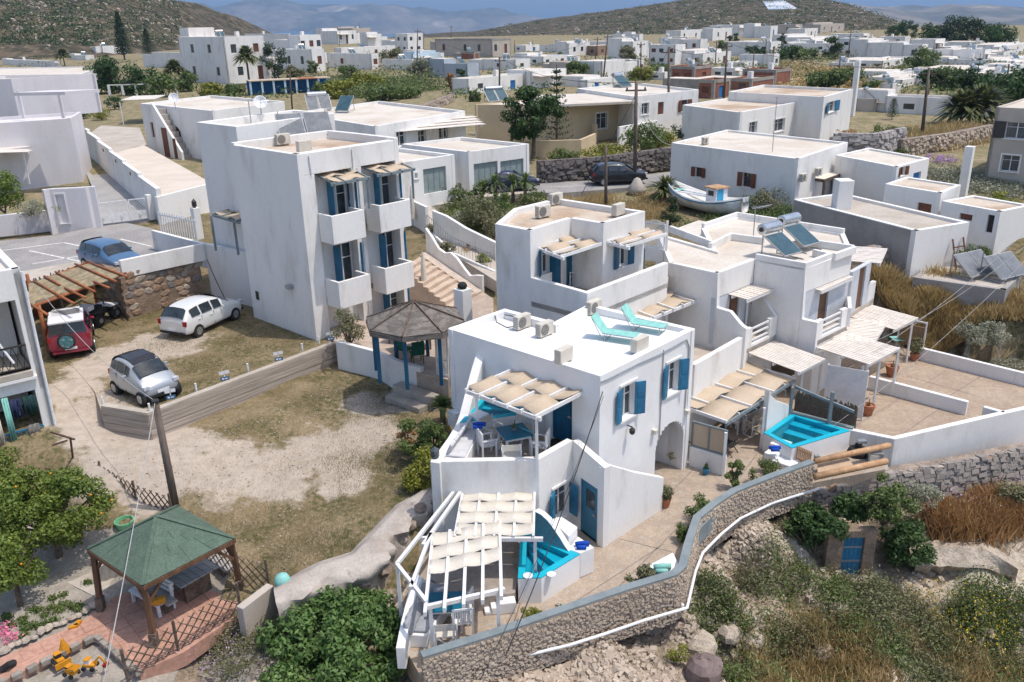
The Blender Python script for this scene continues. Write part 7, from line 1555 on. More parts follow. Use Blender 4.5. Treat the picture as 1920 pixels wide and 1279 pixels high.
garden_wall('white wall with a wooden gate at the head of the sloping path',((762,372),(797,388)),1.2,2.9,.2)
garden_wall('low white kerb wall with railing along the sloping path',((790,420),(850,475),(925,508)),.6,[1.7,1.3,1.0],.15)
struct(MB().prism([S(*p,1.5)for p in((770,400),(800,392),(930,475),(930,505),(860,470),(790,418))],.3,[2.0,2.0,1.0,.9,1.1,1.8]),'sloping_path',concgr)
rl=thing('iron_railing','thin pale iron railing beside the sloping path','railing',S(850,470,1.2));pts_=[S(790,418,1.7),S(850,473,1.3),S(925,505,1.0)]
for a,c in zip(pts_[:-1],pts_[1:]):
 MB().bar(a+Vector((0,0,.8)),c+Vector((0,0,.8)),.03,.03).build('rail',metal,rl)
 for k in range(14):p=lerp(a,c,k/14);MB().bar(p,p+Vector((0,0,.85)),.02,.02).build('bar',metal,rl)
for x,y,z,lab in((873,455,1.3,0),(912,520,.6,0)):pass
for i,(x,y,z)in enumerate(((775,425,1.5),(797,560,.3))):
 o=thing('folded_parasol',('folded white parasol at the head of the sloping path','folded white parasol beside the gazebo court stair')[i],'parasol',S(x,y,z));MB().tube([(0,0,0),(0,0,2.4)],.03,6).build('pole',metal,o,local=True);MB().lathe((0,0,.5),[(.2,0),(.16,.3),(.12,1.2),(.05,1.8),(.01,1.85)],9).build('canopy',canvasw,o,local=True)
garden_wall('white wall with railing at the street side of the three storey house',((283,432),(380,457)),1.2,2.5,.2)
o=thing('lamp_pillar','white pillar with a black lantern beside the three storey house','lamp',S(374,448,1.5));MB().box((0,0,.9),(.4,.4,1.8),rad(47)).build('pillar',white,o,local=True,bevel=.02);MB().lathe((0,0,1.8),[(.06,0),(.14,.1),(.14,.35),(.05,.45),(.02,.5)],8).build('lantern',dmetal,o,local=True)
o=thing('picket_railing','white picket railing between the street wall and the lamp pillar','railing',S(335,440,1.6));Fr=Face(S(300,425,2.0),S(372,440,2.0))
for k in range(16):q=MB();Fr.box(q,Fr.L*k/16,Fr.L*k/16+.08,1.5,2.9,-.02,.02);q.build('picket',pwhite,o)
q=MB();Fr.box(q,0,Fr.L,2.7,2.78,.021,.05);q.build('rail',pwhite,o)
bo=thing('fishing_boat','white wooden fishing boat with a blue doored cabin resting ashore','boat',S(1322,400,1.35),math.atan2((S(1368,398,1.35)-S(1285,378,1.35)).y,(S(1368,398,1.35)-S(1285,378,1.35)).x))
hull=MB();ns=13;Lb=6.6
for i in range(ns):
 t=i/(ns-1);x=(t-.5)*Lb;w=1.05*(math.sin(math.pi*min(1,max(0,t*.92+.04)))**.6);sh=1.0+.55*(2*t-1)**2
 hull.v+=[Vector((x,0,.12+.5*(2*t-1)**4)),Vector((x,w*.55,.28+.35*(2*t-1)**4)),Vector((x,w*.95,.75)),Vector((x,w,sh)),Vector((x,w*.88,sh-.02)),Vector((x,w*.6,sh-.3)),Vector((x,0,sh-.3))]
 hull.v+=[Vector((v.x,-v.y,v.z))for v in hull.v[-6:-1][::-1]]
for i in range(ns-1):
 for j in range(12):a=i*12+j;c=i*12+(j+1)%12;hull.f.append((a,c,c+12,a+12))
hull.f.append(tuple(range(12)));hull.f.append(tuple((ns-1)*12+j for j in range(11,-1,-1)))
hull.build('hull',mat('boat_white',(.70,.69,.66),(.60,.57,.52),scale=1.5,rough=.6,fine=.06),bo,local=True,smooth=True)
for sg in(1,-1):MB().tube([Vector(((i/12-.5)*Lb,sg*1.08*(math.sin(math.pi*min(1,max(0,(i/12)*.92+.04)))**.6),1.0+.55*(2*i/12-1)**2-.12))for i in range(13)],.04,6).build('rubbing_strake',blue,bo,local=True)
MB().box((.9,0,1.3),(.9,.95,.9)).build('cabin',plast,bo,local=True,bevel=.04);MB().box((.9,0,1.78),(1.1,1.15,.06)).build('cabin_roof',palewood,bo,local=True);MB().box((1.36,-.15,1.32),(.03,.5,.75)).build('cabin_door',mat('sky_blue_paint',(.04,.32,.55),(.035,.28,.5),scale=3,rough=.5),bo,local=True);MB().box((.9,-.485,1.45),(.45,.02,.3)).build('cabin_window',glass,bo,local=True)
for k,(x,y)in enumerate(((-1.2,.3),(-1.4,-.3))):MB().bar((x-1.2,y,1.05),(x+1.6,y*.6,1.12),.16,.08).build('spar',plast,bo,local=True)
MB().bar((-2.6,0,1.0),(-2.4,0,1.12),1.0,.1).build('fore_deck',sling,bo,local=True)
for x in(-1.6,1.5):MB().box((x,0,.1),(.25,1.6,.22)).build('cradle',wood,bo,local=True)
brick=mat('red_brickwork',(.30,.13,.085),(.24,.10,.07),scale=1,rough=.95,fine=.15,fscale=3,bump=.3,bscale=4);cfr=mat('raw_concrete_frame',(.36,.33,.29),(.30,.27,.24),scale=1,rough=.95)
pbl=mat('pale_blue_plaster',(.50,.62,.68),(.46,.57,.63),scale=1,rough=.85);gbl=mat('grey_blue_plaster',(.42,.47,.53),(.38,.43,.48),scale=.6,rough=.85);brn=mat('brown_plaster',(.30,.21,.15),(.26,.18,.13),scale=.6,rough=.9)
W_,BE,PB,GB,BR,BK='white','beige','pale blue','grey blue','brown','bare brick'
FM={W_:white,BE:beige,PB:pbl,GB:gbl,BR:brn,BK:brick}
FAR=[(430,158,69,346,505,W_,2,2,2),(350,130,99,288,354,W_,0,0,1),(545,106,63,463,549,W_,0,1,1),(567,130,66,545,608,W_,0,3,2),(587,135,93,530,612,W_,2,1,1),(697,131,101,615,712,W_,1,1,1),(633,83,58,598,670,W_,0,3,1),(663,79,53,633,697,BE,1,2,1),(689,87,64,683,717,W_,0,0,1),(640,108,90,628,726,W_,0,2,1),(765,101,63,742,795,W_,2,2,2),(775,130,101,772,827,PB,0,1,1),(772,132,112,733,778,W_,0,0,1),(923,108,73,817,958,BE,3,2,1),(889,112,98,864,899,BK,0,0,1),(876,148,120,832,900,GB,1,0,1),(966,133,112,905,995,W_,1,1,1),(878,178,148,848,982,W_,0,2,1),(997,168,134,985,1062,W_,0,0,1),(1018,123,106,975,1067,W_,1,2,1),(1062,98,82,1030,1064,W_,1,0,1),(1066,106,81,1062,1103,W_,0,2,1),(1120,105,87,1103,1177,BR,1,3,1),(1185,113,78,1164,1215,W_,1,1,2),(1264,123,84,1216,1284,W_,3,0,2),(1128,147,115,1112,1172,W_,0,0,1),(1068,140,117,1030,1110,BE,0,0,1),(1165,83,64,1148,1172,W_,0,0,1),(1198,78,64,1184,1206,W_,0,0,1),(1275,77,57,1260,1316,W_,0,2,1),(1335,77,54,1320,1372,W_,0,2,1),(1385,67,47,1329,1409,W_,2,1,1),(1443,72,49,1411,1457,W_,0,1,1),(1490,63,46,1455,1503,BE,1,0,1),(1537,62,46,1522,1582,BE,0,3,1),(1507,73,54,1474,1532,W_,0,1,1),(1312,97,74,1275,1326,W_,2,0,1),(1443,106,79,1397,1463,W_,2,1,1),(1371,94,78,1345,1379,W_,1,0,1),(1394,94,77,1381,1399,W_,0,0,1),(1316,123,101,1297,1370,W_,1,2,1),(1300,162,125,1256,1333,BK,2,1,1),(1337,187,150,1305,1367,BK,2,1,1),(1376,147,128,1334,1392,W_,2,0,1),(1393,131,117,1358,1420,W_,0,0,1),(1408,170,148,1367,1450,BK,1,0,1),(1452,160,131,1391,1481,BK,1,0,1),(1518,87,70,1470,1570,W_,0,1,1),(1560,98,82,1475,1572,W_,2,0,1),(1606,107,72,1569,1624,W_,1,1,2),(1668,112,80,1622,1702,W_,0,1,1),(1725,113,84,1690,1737,W_,1,1,1),(1750,101,74,1703,1769,W_,0,2,1),(1695,83,69,1645,1706,W_,2,0,1),(1617,79,63,1580,1629,W_,2,1,1),(1633,81,70,1627,1641,W_,0,0,1),(1598,129,118,1555,1606,W_,2,0,1),(1654,129,114,1606,1712,W_,2,3,1),(1842,123,94,1781,1855,W_,0,1,1),(1857,127,112,1775,1902,W_,0,2,1),(1690,166,150,1666,1768,W_,0,1,1),(1796,155,131,1762,1801,W_,1,0,1),(1802,166,140,1797,1852,W_,0,0,1),(1875,166,139,1848,1897,W_,2,1,1),(1915,156,132,1863,1938,W_,0,1,1),(1671,178,158,1649,1681,W_,1,0,1),(1846,223,188,1657,1862,W_,2,0,1),(1640,212,186,1602,1656,BE,0,0,1),(1880,108,98,1850,1917,W_,0,1,1),(1872,99,88,1857,1932,W_,0,1,1),(1885,128,114,1872,1927,W_,0,2,1),(103,127,115,15,116,W_,0,0,1),(181,105,87,177,218,W_,0,0,1),(160,113,104,140,178,W_,0,0,1),(1100,166,150,1086,1150,W_,0,1,1),(1245,150,136,1215,1256,W_,1,0,1),(1765,82,74,1752,1790,W_,0,1,1),(1905,120,108,1898,1950,W_,0,1,1),(725,98,86,712,745,W_,1,0,1),(790,112,96,776,815,W_,0,1,1),(500,99,82,470,522,W_,0,2,1),(608,119,105,588,642,W_,0,1,1),(902,91,79,880,926,W_,0,1,1),(985,97,85,964,1012,W_,1,1,1),(1215,101,87,1200,1241,W_,0,2,1),(1250,85,70,1236,1269,W_,0,1,1),(1291,89,74,1280,1319,BE,0,1,1),(1425,93,79,1408,1441,W_,1,0,1),(1481,93,80,1462,1511,W_,0,2,1),(1541,91,77,1521,1566,W_,1,1,1),(1590,93,79,1575,1606,W_,0,1,1),(1655,99,85,1640,1681,W_,0,2,1),(1701,99,86,1686,1723,W_,1,0,1),(1781,101,88,1766,1801,W_,0,1,1),(1821,105,92,1801,1841,W_,1,1,1),(1744,146,132,1725,1776,W_,0,2,1),(1761,125,112,1736,1782,W_,0,1,1),(1831,141,126,1811,1851,W_,1,0,1),(1901,139,124,1881,1926,W_,0,1,1),(1926,176,158,1896,1961,W_,1,1,1),(1151,93,80,1136,1173,W_,0,1,1),(1682,151,138,1661,1713,W_,0,1,1),(1100,88,78,1080,1122,W_,0,1,1),(560,98,84,548,590,W_,0,1,1),(745,90,77,730,765,W_,0,1,1),(836,100,88,822,850,W_,0,1,1)]
_f=random.Random(17);k_=0
while k_<46:
 x,yb,w_,h_=_f.randint(560,1900),_f.randint(90,152),_f.uniform(26,62),_f.uniform(.75,1.2)
 h_=h_*(yb-24)*.24;x0,x1=int(x-w_*_f.uniform(.3,.7)),0;x1=int(x0+w_)
 if 1470<x<1660 and yb>108 or 590<x<860 and yb>118 or any(x0<f[4]+3 and x1>f[3]-3 and yb>f[2]+4 and yb-h_<f[1]-4 for f in FAR):
  k_+=.02;continue
 FAR.append((x,yb,int(yb-h_),min(x0,x-3),max(x1,x+3),W_,_f.randint(0,2),_f.randint(0,2),1));k_+=1
ROWS=((85,'rearmost'),(105,'second'),(126,'third'),(150,'fourth'),(999,'nearest'))
def rowof(y):return next(n for l,n in ROWS if y<l)
solar_small=[]
fr_=random.Random(5)
for(x,yb,yt,xl,xr,cl,nl,nr_,st)in FAR:
 row_=rowof(yb);rk=sorted((h[0],h[1])for h in FAR if rowof(h[1])==row_).index((x,yb))
 zg=1.9;n=S(x,yb,zg)
 if n.y>520:n=S(x,yb,zg+(n.y-520)*.02)
 zg=n.z;top=SY(x,yt,n.y).z;l=n+V*reach(n,V,xl);r=n+U*reach(n,U,xr);ws=[]
 for f,k,Ln in(('L',nl,(l-n).length),('R',nr_,(r-n).length)):
  k=min(k,int(Ln/1.6));sh=(top-zg-.3)/st
  for s_ in range(st):
   for i in range(k):
    w=min(.6,Ln/k*.3);c=Ln*(i+.5)/k+fr_.uniform(-.2,.2)*(Ln/k-2*w);isd=s_==0 and i==k//2 and f=='R' and fr_.random()<.6
    z0=zg+s_*sh+(.05 if isd else sh*.36)
    ws.append((f,(c-w,c+w,z0,zg+s_*sh+sh*.74),('D' if fr_.random()<.35 else 'd')if isd else('b' if fr_.random()<.3 else 'w')))
 o,FF=house(f"{'two storey' if st > 1 else 'low'} {cl} house, {ORD[rk]} from the left in the {row_} row of the far village",n,l,r,top,zg,m=FM[cl],rm=cfr if cl==BK else(roofs if fr_.random()<.25 else roofm),wins=ws,group='houses of the far village',far=True,par=.25)
 if cl in(BK,)or(cl==BE and x==923):
  q=MB();
  for f in 'LR':
   F=FF[f]
   for s in(0,F.L-.35):F.box(q,s,s+.35,zg,top,.003,.06)
   F.box(q,.36,F.L-.36,top-.45,top+.02,.003,.06)
  q.build('concrete_frame',cfr,o)
 def blk(nm,pts,h):
  q=MB();q.prism(pts,zg-.5,h);b_=q.build(nm,FM[cl]if cl!=BK else cfr,o);MB().prism(inset(ccw([Vector((p[0],p[1],0))for p in pts]),.2),h,h+.06).build('roof',roofm,b_)
 W2=r-n;H_=top-zg
 if fr_.random()<.75:a_,b2=fr_.uniform(0,.3),fr_.uniform(.7,1.0);k0=(l-n).normalized();dp=fr_.uniform(3,7);blk('rear_block',[l+W2*a_+k0*.02,l+W2*b2+k0*.02,l+W2*b2+k0*dp,l+W2*a_+k0*dp],zg+H_*fr_.uniform(.75,1.3))
 if fr_.random()<.5:k0=W2.normalized();dp=fr_.uniform(2.5,5.5);f0=fr_.uniform(.1,.5);sd_=l-n;blk('side_block',[r+sd_*f0+k0*.02,r+sd_*f0+k0*dp,r+sd_+k0*dp,r+sd_+k0*.02],zg+H_*fr_.uniform(.5,.85))
 if fr_.random()<.35:q=MB();p=lerp(n,r,.5);k0=W2.normalized();q.hexa([n+k0*.3+Vector((0,0,zg+H_*.72-n.z)),n+k0*(W2.length*.6)+Vector((0,0,zg+H_*.72-n.z)),n+k0*(W2.length*.6)-V*1.6+Vector((0,0,zg+H_*.7-n.z)),n+k0*.3-V*1.6+Vector((0,0,zg+H_*.7-n.z))],[n+k0*.3+Vector((0,0,zg+H_*.77-n.z)),n+k0*(W2.length*.6)+Vector((0,0,zg+H_*.77-n.z)),n+k0*(W2.length*.6)-V*1.6+Vector((0,0,zg+H_*.75-n.z)),n+k0*.3-V*1.6+Vector((0,0,zg+H_*.75-n.z))]);q.build('canopy',slatw,o)
 if fr_.random()<.38:solar_small.append((o,(l+r)/2,top,row_,rk))
 if fr_.random()<.5:q=MB();p=lerp(l,r,fr_.uniform(.3,.7));q.box(V3(p,top+.25),(.7,.7,1.2),rad(47));q.build('chimney',white,o)
proto_h=None
for o,p,top,row_,rk in solar_small:
 lab=f"water heater on the {ORD[rk]} house from the left in the {row_} far row"
 if proto_h is None:proto_h=heater(lab,V3(p,top-.25),rad(30),n=2,w=.8,ln=1.2,group='roof water heaters of the far village')
 else:dup(proto_h,V3(p,top-.25),rad(fr_.uniform(0,60)),lab)
o=thing('garden_shed','long shed with a tiled roof and blue posts in the vegetable garden','shed',S(545,178,1.9));a,c=S(470,180,1.9),S(622,172,1.9);F=Face(a,c)
q=MB();F.box(q,0,F.L,1.9,4.0,-3.2,-3.0);q.build('rear_wall',bblue,o)
for k in range(30):q=MB();F.box(q,F.L*k/30,F.L*(k+.93)/30,4.1,4.22,-3.3,.3);q.build('roof_tile_row',terra if 17<k<25 else canvas,o)
for k in range(8):q=MB();F.box(q,F.L*k/7.2,F.L*k/7.2+.3,1.9,4.08,-.1,.2);q.build('post',pbl,o)
o=thing('vine_trellis','row of white posts with a rail along the vegetable garden','trellis',S(270,176,1.9));F=Face(S(205,182,1.9),S(335,178,1.9))
q=MB();F.box(q,0,F.L,3.7,3.85,-.1,.1);q.build('rail',white,o)
for k in range(6):q=MB();F.box(q,F.L*k/5.2,F.L*k/5.2+.35,1.6,3.69,-.15,.15);q.build('post',white,o)
from mathutils.bvhtree import BVHTree
def bvh(o):return BVHTree.FromPolygons([v.co for v in o.data.vertices],[tuple(p.vertices)for p in o.data.polygons])
BV=[bvh(hillR),bvh(hillL)]
def on_hill(x,y):
 for t in BV:
  h=t.ray_cast(Vector((0,0,CAMH)),ray(x,y))
  if h[0]is not None:return h[0]
wm_=MB();c=[on_hill(x,y)for x,y in((1430,4),(1470,2),(1496,18),(1440,19))];wm_.prism([c[0],c[1],c[2],c[3]],[v.z-3 for v in c],[v.z+.5 for v in c]);wm_.top('hill_field',mat('painted_field',(.55,.56,.58),(.30,.36,.44),scale=.08,rough=.9,fine=.1),'bright white rectangular patch high on the scrub hill','field')
polem=mat('creosoted_pole',(.10,.075,.06),(.15,.12,.10),scale=3,stretch=(1,1,.2),rough=.9,fine=.2)
POLES=[(1190,345,1193,155,2,.13,'tall pole by the black hatchback'),(1136,390,1136,273,1.6,.1,'thin pole left of the beached boat'),(1253,250,1254,88,2,.13,'tall pole before the pale house gable'),(1728,260,1742,127,2.1,.14,'leaning pole on the grass field at the right'),(936,190,937,107,2,.13,'pole behind the white long house'),(782,130,783,55,2,.13,'pole beside the pale blue house'),(794,100,795,58,2,.1,'left pole of the pair near the white balcony house'),(845,100,846,48,2,.13,'pole before the beige unfinished house'),(636,86,638,48,2,.11,'pole before the triple window house'),(674,78,673,42,2,.11,'pole by the beige wide house'),(193,104,186,55,2,.12,'pole on the left hill foot'),(367,70,367,43,2,.1,'short pole over the big white house'),(965,104,965,75,2,.1,'pole right of the brick house'),(1000,100,999,75,2,.09,'thin pole before the far low houses'),(1052,98,1051,75,2,.09,'pole in front of the grey far house'),(1114,133,1121,70,2,.14,'left tall leaning pole by the transformer'),(1131,146,1140,64,2,.14,'right tall leaning pole by the transformer'),(1201,150,1202,78,2,.12,'pole before the two storey pale house'),(1341,122,1344,75,2,.12,'pole before the house with brown shutters'),(1357,185,1364,80,2,.14,'tall dark pole before the brick shells'),(1412,128,1414,97,2,.1,'short pole above the white cube houses'),(1434,120,1437,74,2,.12,'pole beside the pale blue grey far house'),(1570,164,1576,105,2,.11,'pole in the dry field at the right'),(1590,107,1596,57,2,.12,'tall pole before the far two storey house'),(1525,85,1529,58,2,.1,'pole beside the low far roofs'),(1885,172,1892,120,2,.13,'pole with fittings at the far right'),(1858,180,1863,154,2,.12,'short pole beside the right far houses'),(1740,190,1742,150,2,.1,'pole behind the low right houses'),(1372,90,1374,66,2,.09,'thin pole near the far tree'),(548,205,543,130,2,.1,'slim grey pole beside the veranda house')]
pt_top={}
for bx,by,tx,ty,z,r,lab in POLES:
 a=S(bx,by,z);t=SY(tx,ty,a.y);o=thing('power_pole',lab if len(lab.split())>3 else lab+' pole','pole',a,0,'wooden power poles');MB().tube([a-Vector((0,0,.3)),lerp(a,t,.5),t],[r*1.15,r,r*.8],7).build('shaft',polem,o,smooth=True);pt_top[bx]=t
 if r>=.12:MB().bar(t-Vector((.7,0,.5)),t+Vector((.7,0,-.5)),.1,.1).build('cross_arm',polem,o);q=MB();[q.lathe(t+Vector((k,0,-.45)),[(.05,0),(.07,.08),(.03,.16)],7)for k in(-.6,0,.6)];q.build('insulator',dmetal,o)
a=S(331,957,-1.5);t=SY(291,752,a.y);o=thing('power_pole','dark leaning pole behind the green gazebo','pole',a,0,'wooden power poles');MB().tube([a-Vector((0,0,.4)),t],[.13,.1],9).build('shaft',polem,o,smooth=True);MB().tube([t-Vector((0,0,.05)),t+Vector((0,0,.03))],.115,9).build('cap',dmetal,o)
wire=mat('black_cable',(.02,.02,.02),(.03,.03,.03),scale=3,rough=.7);wirew=mat('pale_cable',(.42,.41,.40),(.38,.37,.36),scale=3,rough=.7)
def cable(label,a,c,sag,r,m,n=14,name='cable'):
 pts=[lerp(a,c,k/n)-Vector((0,0,sag*4*(k/n)*(1-k/n)))for k in range(n+1)];return MB().tube(pts,r,5).top(name,m,label,'cable',smooth=True)
lo=SY(190,1300,15.5)
cable('pale cable running from the pole top over the green gazebo down to the sandpit',t,SY(192,1290,14.5),.1,.013,wirew);cable('pale cable from the leaning pole up to the carport corner',t,S(68,535,3.4),.5,.011,wirew)
cable('black cable running down from the front corner of the main house over the lower pool',fBC.p(0,ZT-.45)+fBC.o*.1,SY(948,1230,16.2),.3,.015,wire);cable('second thinner dark cable over the lower pool',fBC.p(.05,ZT-.6)+fBC.o*.1,SY(900,1275,16.0),.35,.008,wire)
cable('thin dark cable on the shaded wall of the three storey house',fl3.p(-1.6,2.6,.1)if 0 else S(388,486,2.6),S(440,590,.2),.25,.02,wire)
for i,(p,q_,lab)in enumerate(((1190,1253,'cable between the two tall poles by the road'),(1253,1357,'cable from the gable pole to the dark pole'),(1357,1728,'long cable from the dark pole to the leaning field pole'),(936,1190,'long cable from the white house pole to the road pole'),(782,936,'cable from the blue house pole to the white house pole'),(1114,936,'cable from the transformer poles to the white house pole'),(1728,1885,'cable from the field pole to the far right pole'))):cable(lab,pt_top[p],pt_top[q_],1.0,.022,wire)
cable('cable from the road pole down to the boat house corner',pt_top[1190]-Vector((0,0,1)),S(1262,272,4.6),.8,.02,wirew);cable('stay wire from the road pole to the ground',pt_top[1190]-Vector((0,0,.8)),S(1090,365,1.9),0,.02,wire)
g_=[((1917,440,3.2),(1575,700,-.2)),((1930,455,3.2),(1640,640,.2)),((1940,470,3.),(1560,800,-1.3))]
for i,(a,c)in enumerate(g_):cable(('upper','middle','lower')[i]+' of the pale cables crossing the straw grass slope',S(*a),S(*c),.4,.009,wirew)
def shrub(px,py,z,r,h,lm,label,name='shrub',cat='shrub',n=700,size=.12,k=9,lift=0.,up=.3,asp=.55,tr=None,cl=.45):
 b=S(px,py,z)if z is not None else SG(px,py)
 bl=rblobs(r,r,lift+h*.18,h*.85,k,max(.12,min(r,h)*cl))
 return bush(name,label,cat,b,bl,n,size,lm,up=up,aspect=asp,trunk=tr)
def tree(px,py,z,r,h,lm,label,name='tree',n=3000,size=.2,k=16,lift=.35,tw=.16,cl=.36):
 tr=[([(0,0,-.1),(.06*h*.2,.02,h*lift),(0,0,h*.7)],[tw,tw*.75,tw*.3])]
 for i in range(6):a=i*1.05+.3;tr.append(([(0,0,h*lift*.9),(r*.35*math.cos(a),r*.35*math.sin(a),h*.5),(r*.75*math.cos(a),r*.75*math.sin(a),h*.72)],[tw*.5,tw*.35,tw*.12]))
 b=S(px,py,z)if z is not None else SG(px,py)
 return bush(name,label,'tree',b,rblobs(r,r,h*lift,h*.93,k,r*cl),n,size,lm,trunk=tr)
tree(112,1050,ZG,1.95,3.0,lm_lemon,'large lemon tree with yellow fruit at the left, behind the green gazebo','lemon_tree',19000,.12,60,.32,.12,.22)
tree(38,1135,ZG,1.05,2.3,lm_lemon,'smaller lemon tree in the sandy bed at the lower left edge','lemon_tree',6500,.12,18,.4,.09)
tree(-30,985,ZG,1.5,3.1,lm_lemon,'lemon tree against the left house at the photograph edge','lemon_tree',7000,.13,18,.35,.1)
for i,(x,y,z)in enumerate(((60,945,.0),(170,930,.2),(95,890,.7),(210,940,-.1),(30,915,.5),(140,975,-.3),(75,1000,-.5),(40,1060,-.6),(150,900,.5),(190,965,-.3))):
 MB().lathe(S(x,y,z),[(.01,0),(.035,.02),(.035,.055),(.01,.075)],8).top('lemon',yel,'ripe yellow lemon, '+ORD[i]+' of those hanging in the lemon trees at left','lemon','lemons in the lemon trees',smooth=True)
tree(640,1305,-4.0,2.1,2.75,lm_fig,'broad green fig tree at the bottom below the lumpy concrete wall','fig_tree',24000,.15,80,.3,.16,.2)
